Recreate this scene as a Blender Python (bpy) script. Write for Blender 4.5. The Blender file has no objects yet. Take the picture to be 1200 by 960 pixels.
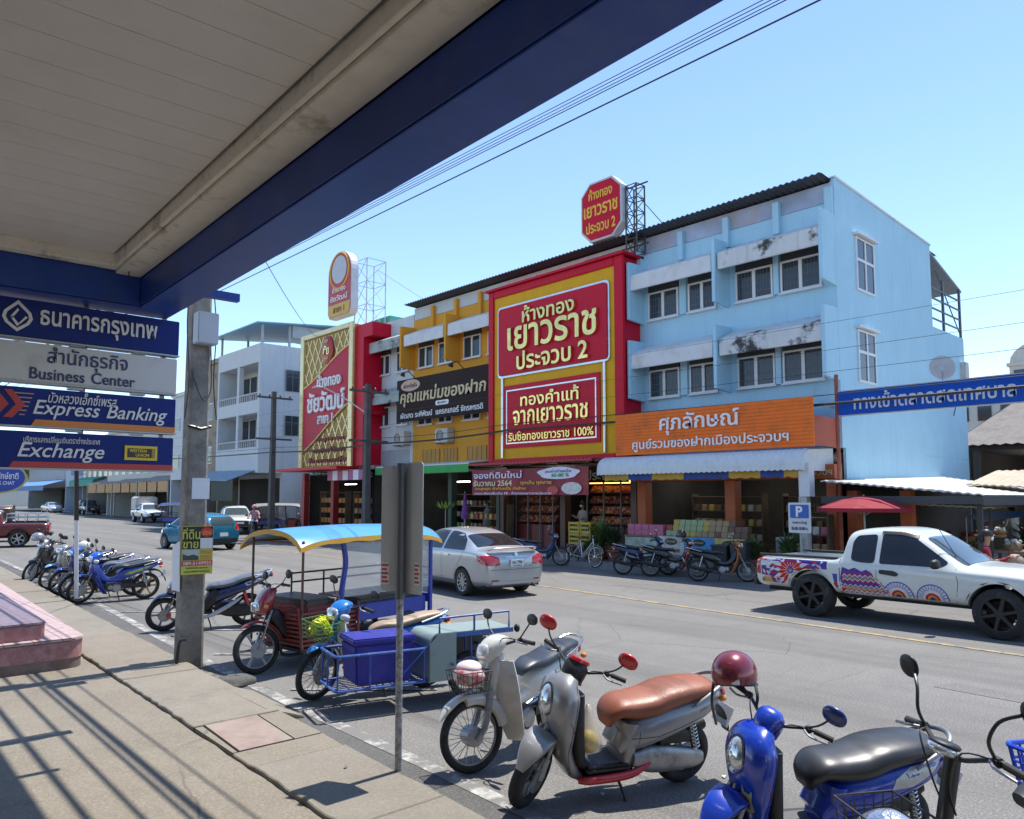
import bpy, bmesh, math, random
from mathutils import Vector as V, Matrix as Mx, Euler
from mathutils.bvhtree import BVHTree
random.seed(7)
R = math.radians
sc = bpy.context.scene
COL = sc.collection

# ------------------------------------------------------------------ camera, sky, sun, exposure
cam_d = bpy.data.cameras.new('camera'); cam = bpy.data.objects.new('camera', cam_d); COL.objects.link(cam)
cam_d.sensor_width = 36.0; cam_d.lens = 27.0; cam_d.shift_y = 0.025
cam_d.clip_start = 0.05; cam_d.clip_end = 3000
cam.location = (0, 0, 2.15)
cam.rotation_euler = (R(90) + math.atan(72 / 900.0), 0, -R(42.7))
sc.camera = cam
SUN = V((0.335, 0.004, 1.0)).normalized()
w = bpy.data.worlds.new('World'); sc.world = w; w.use_nodes = True
nt = w.node_tree; bg = nt.nodes['Background']
sky = nt.nodes.new('ShaderNodeTexSky'); sky.sky_type = 'NISHITA'; sky.sun_disc = False
sky.sun_elevation = math.asin(SUN.z); sky.sun_rotation = math.atan2(SUN.x, SUN.y)
sky.air_density = 0.9; sky.dust_density = 0.0; sky.ozone_density = 2.5; sky.altitude = 10
nt.links.new(sky.outputs[0], bg.inputs[0]); bg.inputs[1].default_value = 0.12
sl = bpy.data.lights.new('sun', 'SUN'); sl.energy = 2.9; sl.angle = R(0.5); sl.color = (1, 0.955, 0.88)
so = bpy.data.objects.new('sun', sl); COL.objects.link(so); so.rotation_euler = (-SUN).to_track_quat('-Z', 'Y').to_euler(); so.location = (10, -10, 40)
sc.view_settings.view_transform = 'Standard'; sc.view_settings.look = 'None'
sc.view_settings.exposure = 1.24; sc.view_settings.gamma = 1; sc.view_settings.use_curve_mapping = False
sc.cycles.max_bounces = 8; sc.cycles.diffuse_bounces = 5; sc.cycles.glossy_bounces = 3; sc.cycles.transmission_bounces = 4
sc.cycles.transparent_max_bounces = 8; sc.cycles.caustics_reflective = False; sc.cycles.caustics_refractive = False
sc.cycles.use_denoising = True

# ------------------------------------------------------------------ materials
MATS = {}
def mat(name, col, rough=0.6, metal=0.0, var=0.12, scale=3.0, bump=0.0, bscale=40.0, coat=0.0, dirt=None, dscale=1.2, dlo=0.5, dhi=0.75, emit=0.0, spec=0.5, alpha=1.0, streak=None, stretch=None):
    """principled paint, plaster or plastic with uneven tone, optional worn patches and grain"""
    if name in MATS: return MATS[name]
    m = bpy.data.materials.new(name); m.use_nodes = True; MATS[name] = m
    n = m.node_tree.nodes; l = m.node_tree.links; b = n['Principled BSDF']
    tc = n.new('ShaderNodeTexCoord'); co = tc.outputs['Object']
    if stretch:
        mp = n.new('ShaderNodeMapping'); mp.inputs['Scale'].default_value = stretch; l.new(co, mp.inputs[0]); co = mp.outputs[0]
    no = n.new('ShaderNodeTexNoise'); no.inputs['Scale'].default_value = scale; no.inputs['Detail'].default_value = 6; no.inputs['Roughness'].default_value = 0.62
    l.new(co, no.inputs['Vector'])
    r = n.new('ShaderNodeValToRGB'); r.color_ramp.elements[0].position = 0.25; r.color_ramp.elements[1].position = 0.75
    r.color_ramp.elements[0].color = tuple(c * (1 - var) for c in col) + (1,); r.color_ramp.elements[1].color = tuple(min(1, c * (1 + var)) for c in col) + (1,)
    l.new(no.outputs[0], r.inputs[0]); out = r.outputs[0]
    if dirt:
        d = n.new('ShaderNodeTexNoise'); d.inputs['Scale'].default_value = dscale; d.inputs['Detail'].default_value = 9; d.inputs['Roughness'].default_value = 0.7
        l.new(co, d.inputs['Vector'])
        dr = n.new('ShaderNodeMapRange'); dr.inputs[1].default_value = dlo; dr.inputs[2].default_value = dhi; l.new(d.outputs[0], dr.inputs[0])
        mx = n.new('ShaderNodeMix'); mx.data_type = 'RGBA'; l.new(dr.outputs[0], mx.inputs[0]); l.new(out, mx.inputs[6]); mx.inputs[7].default_value = tuple(dirt) + (1,); out = mx.outputs[2]
    if streak:
        mp = n.new('ShaderNodeMapping'); mp.inputs['Scale'].default_value = (3.2, 3.2, 0.16); l.new(tc.outputs['Object'], mp.inputs[0]); sn = n.new('ShaderNodeTexNoise'); sn.inputs['Scale'].default_value = 1.6; sn.inputs['Detail'].default_value = 7; sn.inputs['Roughness'].default_value = 0.7; l.new(mp.outputs[0], sn.inputs['Vector'])
        sr = n.new('ShaderNodeMapRange'); sr.inputs[1].default_value = 0.52; sr.inputs[2].default_value = 0.8; sr.inputs[4].default_value = 0.42; l.new(sn.outputs[0], sr.inputs[0]); mx = n.new('ShaderNodeMix'); mx.data_type = 'RGBA'; l.new(sr.outputs[0], mx.inputs[0]); l.new(out, mx.inputs[6]); mx.inputs[7].default_value = tuple(streak) + (1,); out = mx.outputs[2]
    l.new(out, b.inputs['Base Color'])
    rr = n.new('ShaderNodeMapRange'); rr.inputs[3].default_value = max(0.02, rough - 0.08); rr.inputs[4].default_value = min(1, rough + 0.08); l.new(no.outputs[0], rr.inputs[0]); l.new(rr.outputs[0], b.inputs['Roughness'])
    b.inputs['Metallic'].default_value = metal; b.inputs['Coat Weight'].default_value = coat; b.inputs['Coat Roughness'].default_value = 0.08
    b.inputs['Specular IOR Level'].default_value = spec
    if alpha < 1: b.inputs['Alpha'].default_value = alpha
    if emit:
        b.inputs['Emission Color'].default_value = tuple(col) + (1,); b.inputs['Emission Strength'].default_value = emit
    if bump:
        bn = n.new('ShaderNodeTexNoise'); bn.inputs['Scale'].default_value = bscale; bn.inputs['Detail'].default_value = 4; l.new(co, bn.inputs['Vector'])
        bu = n.new('ShaderNodeBump'); bu.inputs['Strength'].default_value = bump; bu.inputs['Distance'].default_value = 0.02; l.new(bn.outputs[0], bu.inputs['Height']); l.new(bu.outputs[0], b.inputs['Normal'])
    return m
def glass(name, col, rough=0.03):
    if name in MATS: return MATS[name]
    m = mat(name, col, rough=rough, var=0.05, coat=0.1, spec=0.5); return m

# ------------------------------------------------------------------ mesh builder
def cat(pts, n):
    """smooth resampling of a polyline of tuples (Catmull-Rom)"""
    k = len(pts); dim = len(pts[0])
    if k == 1: return [tuple(pts[0])] * n
    out = []
    for i in range(n):
        t = i * (k - 1) / (n - 1); j = min(int(t), k - 2); u = t - j
        p = [pts[max(0, min(k - 1, j + q))] for q in (-1, 0, 1, 2)]
        out.append(tuple(0.5 * (2 * p[1][d] + (p[2][d] - p[0][d]) * u + (2 * p[0][d] - 5 * p[1][d] + 4 * p[2][d] - p[3][d]) * u * u + (3 * p[1][d] - p[0][d] - 3 * p[2][d] + p[3][d]) * u ** 3) for d in range(dim)))
    return out
class MB:
    def __init__(s, M=None): s.bm = bmesh.new(); s.M = M or Mx.Identity(4); s.mi = 0
    def v(s, p): return s.bm.verts.new(s.M @ V(p))
    def f(s, vs):
        try: f = s.bm.faces.new(vs); f.material_index = s.mi; return f
        except ValueError: return None
    def poly(s, pts): return s.f([s.v(p) for p in pts])
    def box(s, x0, x1, y0, y1, z0, z1):
        a = [s.v((x, y, z)) for x in (x0, x1) for y in (y0, y1) for z in (z0, z1)]
        for q in ((0, 1, 3, 2), (4, 6, 7, 5), (0, 4, 5, 1), (2, 3, 7, 6), (0, 2, 6, 4), (1, 5, 7, 3)): s.f([a[i] for i in q])
        return s
    def cbox(s, c, size, rot=None):
        M0 = s.M; s.M = M0 @ Mx.Translation(c) @ (rot.to_matrix().to_4x4() if rot else Mx.Identity(4)); h = [q / 2 for q in size]
        s.box(-h[0], h[0], -h[1], h[1], -h[2], h[2]); s.M = M0; return s
    def prism(s, pts, ex):
        ex = V(ex); a = [s.v(p) for p in pts]; b = [s.v(V(p) + ex) for p in pts]; n = len(pts)
        s.f(a); s.f(b[::-1])
        for i in range(n): s.f([a[i], b[i], b[(i + 1) % n], a[(i + 1) % n]])
        return s
    def rings(s, rs, cap=True, closed=True):
        vs = [[s.v(p) for p in r] for r in rs]; n = len(rs[0])
        for a, b in zip(vs, vs[1:]):
            for i in range(n if closed else n - 1): s.f([a[i], a[(i + 1) % n], b[(i + 1) % n], b[i]])
        if cap and closed: s.f(vs[0][::-1]); s.f(vs[-1])
        return vs
    def tube(s, path, r, n=8, cap=True, smooth=0):
        path = [tuple(p) for p in path]
        if smooth: path = cat(path, smooth)
        P = [V(p) for p in path]; k = len(P); rs = [r] * k if not isinstance(r, (list, tuple)) else ([q[0] for q in cat([(x,) for x in r], k)])
        up = None; out = []
        for i in range(k):
            t = (P[min(i + 1, k - 1)] - P[max(i - 1, 0)]).normalized()
            if up is None: up = t.orthogonal().normalized()
            up = (up - t * up.dot(t)); up = up.normalized() if up.length > 1e-6 else t.orthogonal().normalized()
            q = t.cross(up); out.append([P[i] + (up * math.cos(a) + q * math.sin(a)) * rs[i] for a in [2 * math.pi * j / n for j in range(n)]])
        s.rings(out, cap); return s
    def cyl(s, a, b, r, r2=None, n=16): return s.tube([a, b], [r, r if r2 is None else r2], n)
    def lathe(s, prof, o=(0, 0, 0), axis=(0, 0, 1), n=24, cap=True):
        ax = V(axis).normalized(); u = ax.orthogonal().normalized(); q = ax.cross(u); o = V(o)
        s.rings([[o + ax * h + (u * math.cos(t) + q * math.sin(t)) * max(r, 1e-4) for t in [2 * math.pi * j / n for j in range(n)]] for r, h in prof], cap); return s
    def torus(s, c, axis, Rr, r, n=32, m=10, ry=None):
        ax = V(axis).normalized(); u = ax.orthogonal().normalized(); q = ax.cross(u); c = V(c); ry = ry or r; vs = []
        for i in range(n):
            a = 2 * math.pi * i / n; d = u * math.cos(a) + q * math.sin(a)
            vs.append([s.v(c + d * (Rr + r * math.cos(b)) + ax * ry * math.sin(b)) for b in [2 * math.pi * j / m for j in range(m)]])
        for i in range(n):
            a, b = vs[i], vs[(i + 1) % n]
            for j in range(m): s.f([a[j], b[j], b[(j + 1) % m], a[(j + 1) % m]])
        return s
    def ell(s, c, r, n=16, m=10, top=None, power=2.0):
        c = V(c); rx, ry, rz = (r, r, r) if not isinstance(r, (tuple, list)) else r; rs = []
        for j in range(m + 1):
            a = -math.pi / 2 + math.pi * j / m
            if top is not None and math.sin(a) < top: continue
            cz = math.copysign(abs(math.sin(a)) ** (2 / power), math.sin(a)); cr = max(1e-3, abs(math.cos(a)) ** (2 / power))
            rs.append([c + V((rx * cr * math.cos(t), ry * cr * math.sin(t), rz * cz)) for t in [2 * math.pi * i / n for i in range(n)]])
        s.rings(rs); return s
    def sweep(s, path, wid, thk, p=2.4, n=20, N=24, y=0.0, cap=True, flat=0.0):
        """rounded body swept along a path in the xz plane: half widths (y) and half thicknesses along it"""
        pa = cat([tuple(q) for q in path], N); wi = [q[0] for q in cat([(a,) for a in wid], N)]; th = [q[0] for q in cat([(a,) for a in thk], N)]; rs = []
        for i in range(N):
            a = pa[max(0, i - 1)]; b = pa[min(N - 1, i + 1)]; t = V((b[0] - a[0], 0, b[1] - a[1])).normalized(); nn = V((-t.z, 0, t.x)); c = V((pa[i][0], y, pa[i][1])); ring = []
            for j in range(n):
                g = 2 * math.pi * j / n; cy = math.copysign(abs(math.cos(g)) ** (2 / p), math.cos(g)); cn = math.copysign(abs(math.sin(g)) ** (2 / p), math.sin(g))
                if cn < 0: cn *= (1 - flat)
                ring.append(c + V((0, 1, 0)) * cy * max(wi[i], 0.002) + nn * cn * max(th[i], 0.002))
            rs.append(ring)
        s.rings(rs, cap); return s
    def bvh(s): s.bm.normal_update(); return BVHTree.FromBMesh(s.bm)
    def cut(s, grid, axes):
        for ax in axes:
            co = [v.co[ax] for v in s.bm.verts]
            if not co: return
            k = math.floor(min(co) / grid) + 1
            while k * grid < max(co):
                n = [0, 0, 0]; n[ax] = 1; p = [0, 0, 0]; p[ax] = k * grid
                bmesh.ops.bisect_plane(s.bm, geom=s.bm.verts[:] + s.bm.edges[:] + s.bm.faces[:], plane_co=p, plane_no=n); k += 1
    def decal(s, bvh, polys, ax=1, side=1, off=0.004, grid=0.06, thick=0.0):
        """lay 2D outlines on a curved body: each vertex is dropped onto it along one axis"""
        tmp = MB(); a, b = [i for i in range(3) if i != ax]
        for pl in polys:
            pts = []
            for (x, y) in pl:
                p = [0, 0, 0]; p[a] = x; p[b] = y; pts.append(p)
            tmp.poly(pts)
        tmp.cut(grid, (a, b)); bmesh.ops.triangulate(tmp.bm, faces=tmp.bm.faces[:]); m = {}
        for v in tmp.bm.verts:
            o = v.co.copy(); o[ax] = side * 9; d = V((0, 0, 0)); d[ax] = -side
            h = bvh.ray_cast(o, d)
            if h[0] is not None:
                nn = h[1] if h[1].dot(d) < 0 else -h[1]; m[v] = s.v(h[0] + nn * off)
        for f in tmp.bm.faces:
            if all(v in m for v in f.verts): s.f([m[v] for v in f.verts])
        tmp.bm.free(); return s
    def build(s, name, material, parent=None, loc=None, rot=None, smooth=35, bevel=0.0, bseg=2, recalc=True, subd=0):
        bm = s.bm
        if recalc: bmesh.ops.recalc_face_normals(bm, faces=bm.faces[:])
        if bevel:
            es = [e for e in bm.edges if len(e.link_faces) == 2 and e.calc_face_angle(0) > R(30)]
            if es: bmesh.ops.bevel(bm, geom=es, offset=bevel, segments=bseg, affect='EDGES', clamp_overlap=True)
        me = bpy.data.meshes.new(name); bm.to_mesh(me); bm.free()
        for q in (material if isinstance(material, (list, tuple)) else [material]): me.materials.append(q)
        if smooth:
            me.polygons.foreach_set('use_smooth', [True] * len(me.polygons)); me.set_sharp_from_angle(angle=R(smooth))
        o = bpy.data.objects.new(name, me); COL.objects.link(o)
        if parent is not None: o.parent = parent
        if loc is not None: o.location = loc
        if rot is not None: o.rotation_euler = rot
        return o
def tag(o, label=None, catg=None, group=None, kind=None):
    if label: o['label'] = label
    if catg: o['category'] = catg
    if group: o['group'] = group
    if kind: o['kind'] = kind
    return o
def thing(name, label, catg, loc=(0, 0, 0), rot=(0, 0, 0), group=None):
    o = bpy.data.objects.new(name, None); COL.objects.link(o); o.location = loc; o.rotation_euler = rot if not isinstance(rot, (int, float)) else (0, 0, rot)
    o.empty_display_size = 0.2
    return tag(o, label, catg, group)
KIDS = {}
def kids(o): return [c for c in bpy.data.objects if c.parent == o]
def dup(o, loc=None, rot=None, label=None, group=None, parent=None, mats=None):
    c = o.copy(); COL.objects.link(c)
    if parent is not None: c.parent = parent
    if loc is not None: c.location = loc
    if rot is not None: c.rotation_euler = rot if not isinstance(rot, (int, float)) else (0, 0, rot)
    if label: c['label'] = label
    if group: c['group'] = group
    if o.name not in KIDS: KIDS[o.name] = kids(o)
    for ch in KIDS[o.name]: dup(ch, parent=c, mats=mats)
    if mats and c.type == 'MESH':
        for sl_ in c.material_slots:
            k_ = sl_.material.name if sl_.material else ''
            if k_ in mats: sl_.link = 'OBJECT'; sl_.material = mats[k_]
    return c
def text(s, width, m, parent, o, right, up, height=None, ext=0.01, bold=0.0, shear=0.0, name='lettering', spacing=1.0, word=1.0):
    """a line of lettering as a thin solid mesh, centred on o and fitted to width (and height)"""
    c = bpy.data.curves.new(name, 'FONT'); c.body = s; c.shear = shear; c.offset = bold; c.resolution_u = 3; c.extrude = 0.5; c.space_character = spacing; c.space_word = word
    ob = bpy.data.objects.new(name, c); COL.objects.link(ob); bpy.context.view_layer.update()
    me = bpy.data.meshes.new_from_object(ob.evaluated_get(bpy.context.evaluated_depsgraph_get())); COL.objects.unlink(ob); bpy.data.objects.remove(ob)
    xs = [v.co.x for v in me.vertices]; ys = [v.co.y for v in me.vertices]; cx = (min(xs) + max(xs)) / 2; cy = (min(ys) + max(ys)) / 2
    k = width / (max(xs) - min(xs)); ky = k if height is None else height / (max(ys) - min(ys))
    r = V(right).normalized(); u = V(up).normalized(); n = r.cross(u); o = V(o)
    for v in me.vertices: v.co = o + r * (v.co.x - cx) * k + u * (v.co.y - cy) * ky + n * (v.co.z + 0.5) * ext
    me.name = name; me.materials.clear(); me.materials.append(m); ob = bpy.data.objects.new(name, me); COL.objects.link(ob)
    if parent is not None: ob.parent = parent
    return ob
def struct(name, mb, m, **k): return tag(mb.build(name, m, **k), kind='structure')
def lerp(a, b, t): return a + (b - a) * t
# ------------------------------------------------------------------ ground materials
def groundmat(name, c0, c1, speck=0.25, crack=0.0, stain=(0.04, 0.04, 0.04), stain_amt=0.35, bump=0.25, streak=0.0):
    m = bpy.data.materials.new(name); m.use_nodes = True; MATS[name] = m
    n = m.node_tree.nodes; l = m.node_tree.links; b = n['Principled BSDF']; tc = n.new('ShaderNodeTexCoord'); co = tc.outputs['Object']
    def noise(sc_, det=6, ro=0.6, vec=co):
        q = n.new('ShaderNodeTexNoise'); q.inputs['Scale'].default_value = sc_; q.inputs['Detail'].default_value = det; q.inputs['Roughness'].default_value = ro; l.new(vec, q.inputs['Vector']); return q.outputs[0]
    def ramp(x, lo, hi, a=0.0, e=1.0):
        q = n.new('ShaderNodeMapRange'); q.inputs[1].default_value = lo; q.inputs[2].default_value = hi; q.inputs[3].default_value = a; q.inputs[4].default_value = e; l.new(x, q.inputs[0]); return q.outputs[0]
    def mix(f, a, c, mode='MIX'):
        q = n.new('ShaderNodeMix'); q.data_type = 'RGBA'; q.blend_type = mode
        for s_, x in ((0, f), (6, a), (7, c)):
            if hasattr(x, 'is_output'): l.new(x, q.inputs[s_])
            elif isinstance(x, tuple): q.inputs[s_].default_value = x + (1,)
            else: q.inputs[s_].default_value = x
        return q.outputs[2]
    col = mix(ramp(noise(0.35, 8, 0.65), 0.3, 0.7), c0, c1)
    fine = noise(55, 3, 0.7); med = noise(3.1, 6, 0.7)
    col = mix(ramp(med, 0.35, 0.75, 0, 0.4), col, tuple(x * 0.72 for x in c0))
    col = mix(ramp(fine, 0.52, 0.7, 0, speck), col, tuple(min(1, x * 1.9) for x in c1))
    col = mix(ramp(fine, 0.48, 0.3, 0, speck), col, tuple(x * 0.35 for x in c0))
    col = mix(ramp(noise(0.9, 9, 0.72), 0.58, 0.72, 0, stain_amt), col, stain)
    if streak:
        mp = n.new('ShaderNodeMapping'); mp.inputs['Scale'].default_value = (1.1, 0.04, 1); l.new(co, mp.inputs[0])
        col = mix(ramp(noise(1.0, 5, 0.6, mp.outputs[0]), 0.45, 0.7, 0, streak), col, tuple(x * 0.6 for x in c0))
    hgt = fine
    if crack:
        wv = n.new('ShaderNodeMix'); wv.data_type = 'VECTOR'; wv.inputs[0].default_value = 0.12
        nn = n.new('ShaderNodeTexNoise'); nn.inputs['Scale'].default_value = 2.5; nn.inputs['Detail'].default_value = 5; l.new(co, nn.inputs['Vector']); l.new(co, wv.inputs[4]); l.new(nn.outputs[1], wv.inputs[5])
        vo = n.new('ShaderNodeTexVoronoi'); vo.feature = 'DISTANCE_TO_EDGE'; vo.inputs['Scale'].default_value = 0.42; l.new(wv.outputs[1], vo.inputs['Vector'])
        cr = ramp(vo.outputs['Distance'], 0.0, 0.006, 1, 0)
        mk = n.new('ShaderNodeMath'); mk.operation = 'MULTIPLY'; l.new(cr, mk.inputs[0]); l.new(ramp(noise(0.23, 3), 0.45, 0.6, 0, crack), mk.inputs[1])
        col = mix(mk.outputs[0], col, (0.025, 0.024, 0.022))
    l.new(col, b.inputs['Base Color']); b.inputs['Roughness'].default_value = 0.88; b.inputs['Specular IOR Level'].default_value = 0.35
    bu = n.new('ShaderNodeBump'); bu.inputs['Strength'].default_value = bump; bu.inputs['Distance'].default_value = 0.012; l.new(hgt, bu.inputs['Height']); l.new(bu.outputs[0], b.inputs['Normal'])
    return m
ASPH = groundmat('worn grey asphalt', (0.158, 0.151, 0.14), (0.205, 0.195, 0.18), crack=0.45, streak=0.6, speck=0.65, stain_amt=0.3, stain=(0.075, 0.07, 0.065))
ASPH2 = groundmat('dark patched asphalt', (0.095, 0.092, 0.088), (0.13, 0.125, 0.118), speck=0.45, bump=0.5)
CONC = groundmat('weathered concrete', (0.19, 0.163, 0.125), (0.255, 0.225, 0.18), speck=0.3, stain=(0.09, 0.075, 0.06), stain_amt=0.6, crack=0.9)
CONC2 = groundmat('pale kerb concrete', (0.195, 0.172, 0.138), (0.265, 0.238, 0.195), speck=0.2, stain=(0.11, 0.1, 0.085), stain_amt=0.6, crack=0.5)
FARC = groundmat('grey footpath concrete', (0.2, 0.195, 0.185), (0.27, 0.26, 0.245))
EARTH = groundmat('dry earth', (0.2, 0.17, 0.13), (0.26, 0.23, 0.18))
def whiteline(name, col, wear):
    m = mat(name, col, rough=0.8, dirt=(0.17, 0.165, 0.155), dscale=4.0, dlo=wear, dhi=wear + 0.12, var=0.1); return m
WLINE = whiteline('worn white road paint', (0.42, 0.41, 0.385), 0.40)
YLINE = whiteline('faded yellow road paint', (0.42, 0.30, 0.13), 0.46)

def sheet(name, pts, z, m, parent=None):
    b = MB(); b.poly([(x, y, z) for x, y in pts]); o = b.build(name, m, smooth=0)
    return tag(o, kind='structure')
sheet('ground', [(-900, -900), (900, -900), (900, 900), (-900, 900)], -0.03, EARTH)
sheet('road', [(2.4, -70), (30, -70), (60, 30), (70, 240), (2.4, 240)], 0.0, ASPH)
kx = lambda y: 3.14 + 0.047 * y                      # kerb line of the near footpath
cx_ = lambda y: 2.45 + 0.03 * y                       # step between bank forecourt and kerb strip
def jag(f, y0, y1, step, amp):
    out = []; y = y0
    while y < y1: out.append((f(y) + random.uniform(-amp, amp), y)); y += step * random.uniform(0.6, 1.4)
    out.append((f(y1), y1)); return out
# bank forecourt and raised kerb strip (real slabs)
b = MB(); e = jag(cx_, -30, 80, 0.22, 0.012); b.prism([(x - 0.004, y, 0.085) for x, y in e] + [(-9, 80, 0.085), (-9, -30, 0.085)], (0, 0, -0.1)); struct('forecourt_pavement', b, CONC, smooth=0)
def slab(name, y0, y1, z, m, lip=0.0):
    b = MB(); e1 = jag(cx_, y0, y1, 0.12, 0.012); e2 = jag(lambda y: kx(y) + lip, y0, y1, 0.3, 0.014)
    b.prism([(x + 0.004, y, z) for x, y in e1] + [(x, y, z) for x, y in e2[::-1]], (0, 0, -0.17)); return struct(name, b, m, smooth=0, bevel=0.008, bseg=1)
ys = [-30, -4, 1.2, 4.3, 5.72, 6.14, 7.05, 9.35, 12.6, 15.9, 19.2, 22.5, 26, 32, 40, 80]
for i in range(len(ys) - 1):
    if ys[i] == 6.14: continue
    slab('kerb_strip', ys[i] + 0.006, ys[i + 1] - 0.006, 0.118 + (0.006 if i % 3 == 1 else 0) - (0.012 if ys[i] == 5.72 else 0), [CONC2, CONC, CONC2][i % 3])
b = MB(); b.prism([(2.70, 6.15, 0.116), (3.16, 6.15, 0.116), (3.24, 7.03, 0.116), (2.76, 7.03, 0.116)], (0, 0, -0.15)); struct('pavement_patch', b, mat('reddish concrete patch', (0.27, 0.2, 0.17), 0.9, var=0.25, scale=5, dirt=(0.3, 0.27, 0.23), dscale=2), smooth=0)
b = MB(); b.prism([(cx_(6.15) + 0.01, 6.15, 0.11), (2.68, 6.15, 0.11), (2.74, 7.03, 0.11), (cx_(7.03) + 0.01, 7.03, 0.11)], (0, 0, -0.15)); struct('pavement_patch', b, CONC, smooth=0)
b = MB(); b.prism([(3.18, 6.15, 0.112), (kx(6.15), 6.15, 0.112), (kx(7.03), 7.03, 0.112), (3.26, 7.03, 0.112)], (0, 0, -0.15)); struct('pavement_patch', b, CONC, smooth=0)
# broken gutter: dark patched asphalt, a concrete ramp and loose lumps
e1 = jag(lambda y: kx(y) + 0.02, -20, 60, 0.5, 0.0); e2 = jag(lambda y: kx(y) + 0.42, -20, 60, 0.3, 0.05)
sheet('gutter', [(x - 0.03, y) for x, y in e1] + e2[::-1], 0.004, ASPH2)
b = MB(); b.prism([(3.38, 7.15, 0.125), (3.42, 8.55, 0.12), (3.78, 8.3, 0.02), (3.72, 7.0, 0.02)], (0, 0, -0.06)); struct('ramp', b, CONC2, smooth=0, bevel=0.01)
def lump(x, y, r, h, name='broken_asphalt_lump', m=ASPH2):
    b = MB(); b.ell((0, 0, 0), (r, r * 0.7, h), 14, 8, power=2.6)
    for v in b.bm.verts: v.co *= random.uniform(0.85, 1.12)
    return b
for k, (x, y, r, h, lb) in enumerate([(3.74, 8.72, 0.24, 0.09, 'dark broken asphalt lump in the gutter beside the red motorcycle'), (3.6, 9.2, 0.10, 0.06, 'small grey concrete lump at the foot of the utility pole'), (3.62, 8.95, 0.07, 0.05, 'pebble sized concrete chunk between pole and asphalt lump')]):
    o = lump(x, y, r, h).build('broken_asphalt_lump', ASPH2 if k == 0 else CONC, loc=(x, y, 0.03), smooth=60); tag(o, lb, 'rubble', 'loose lumps in the gutter')
# painted lines
def strip(pts, wd, z=0.008):
    L = [V((x, y, 0)) for x, y in pts]; a = []; c = []
    for i, p in enumerate(L):
        t = (L[min(i + 1, len(L) - 1)] - L[max(0, i - 1)]).normalized(); q = V((-t.y, t.x, 0)) * wd / 2; a.append(p + q); c.append(p - q)
    b = MB()
    for i in range(len(L) - 1): b.poly([(a[i].x, a[i].y, z), (a[i + 1].x, a[i + 1].y, z), (c[i + 1].x, c[i + 1].y, z), (c[i].x, c[i].y, z)])
    return b
struct('edge_line', strip([(3.66, -6), (3.7, 3), (3.8, 5.2), (3.86, 7.6), (3.98, 10), (4.12, 12), (4.42, 16), (4.62, 20), (5.2, 34), (6, 60)], 0.14), WLINE, smooth=0)
for y in (8.1, 10.6, 13.1, 15.6, 18.1, 20.6, 23.1):
    x = 3.62 + 0.05 * y; struct('parking_line', strip([(x + 0.1, y), (x + 1.3, y - 1.1)], 0.07, 0.012), WLINE, smooth=0)
struct('centre_line', strip([(12.0, -12), (12.28, 3.4), (12.75, 8.5), (13.2, 13), (13.6, 20), (14.2, 30)], 0.1), YLINE, smooth=0)
# far footpath with kerb
FZ = 0.14
b = MB(); b.prism([(17.75, -30, FZ), (17.75, 37.6, FZ), (18.6, 38.6, FZ), (60, 38.6, FZ), (60, -30, FZ)], (0, 0, -0.2)); struct('far_pavement', b, FARC, smooth=0, bevel=0.015, bseg=2)
b = MB(); b.prism([(19.6, 45.0, FZ), (60, 45.0, FZ), (60, 130, FZ), (27.5, 130, FZ), (25.6, 80, FZ), (24.6, 62, FZ), (22, 52, FZ)], (0, 0, -0.2)); struct('far_pavement', b, FARC, smooth=0, bevel=0.015)

# ------------------------------------------------------------------ bank canopy over the camera
NAVY = mat('navy painted steel', (0.02, 0.065, 0.32), 0.4, var=0.3, scale=2.0, spec=0.3, dirt=(0.045, 0.09, 0.3), dscale=2.5)
PLAST = mat('dirty cream plaster', (0.84, 0.79, 0.69), 0.85, var=0.1, scale=6, bump=0.15, dirt=(0.36, 0.3, 0.22), dscale=3, dlo=0.55, dhi=0.72)
SOFF = mat('grey soffit panel', (0.74, 0.7, 0.655), 0.6, var=0.05, dirt=(0.62, 0.57, 0.5), dscale=0.8, dlo=0.5, dhi=0.8)
rz = -R(2.3)
can = thing('bank_canopy', 'deep navy edged bank canopy with cream beam and slatted grey soffit overhead', 'canopy', (2.42, 4.2, 3.9), (0, 0, rz))
YE = 3.62; YS = -14
b = MB(); b.box(-0.33, 0.0, YS, YE, 0.0, 0.012); b.box(-0.34, -0.325, YS, YE - 0.34, 0.014, 0.27); b.box(-0.02, 0.004, YS, YE, 0.014, 0.85)
b.box(-6, -0.332, YE - 0.34, YE - 0.002, 0.0, 0.012); b.box(-6, -0.342, YE - 0.36, YE - 0.345, 0.014, 0.3); b.box(-6, 0.002, YE, YE + 0.02, 0.0, 0.85)
b.build('fascia', NAVY, can, smooth=0, bevel=0.004, bseg=1)
b = MB(); b.box(-0.56, -0.343, YS, YE - 0.365, 0.272, 0.62); b.box(-0.60, -0.565, YS, YE - 0.40, 0.30, 0.62)
pts = [(-6, YE - 0.36), (-6, YE - 0.50)] + [(-0.75 + 0.0, YE - 0.50), (-0.62, YE - 0.54), (-0.565, YE - 0.62), (-0.35, YE - 0.62), (-0.35, YE - 0.40), (-0.42, YE - 0.362)]
b.prism([(x, y, 0.302) for x, y in pts], (0, 0, 0.3)); b.build('plaster_beam', PLAST, can, smooth=0, bevel=0.006, bseg=1)
b = MB(); y = YS
while y < YE - 0.5:
    y1 = min(y + 0.28, YE - 0.5); b.prism([(-6, y, 0.40), (-6, y1 - 0.006, 0.40), (-6, y1 - 0.006, 0.404), (-6, y1, 0.404), (-6, y1, 0.42), (-6, y, 0.42)], (5.38, 0, 0)); y += 0.28
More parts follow.
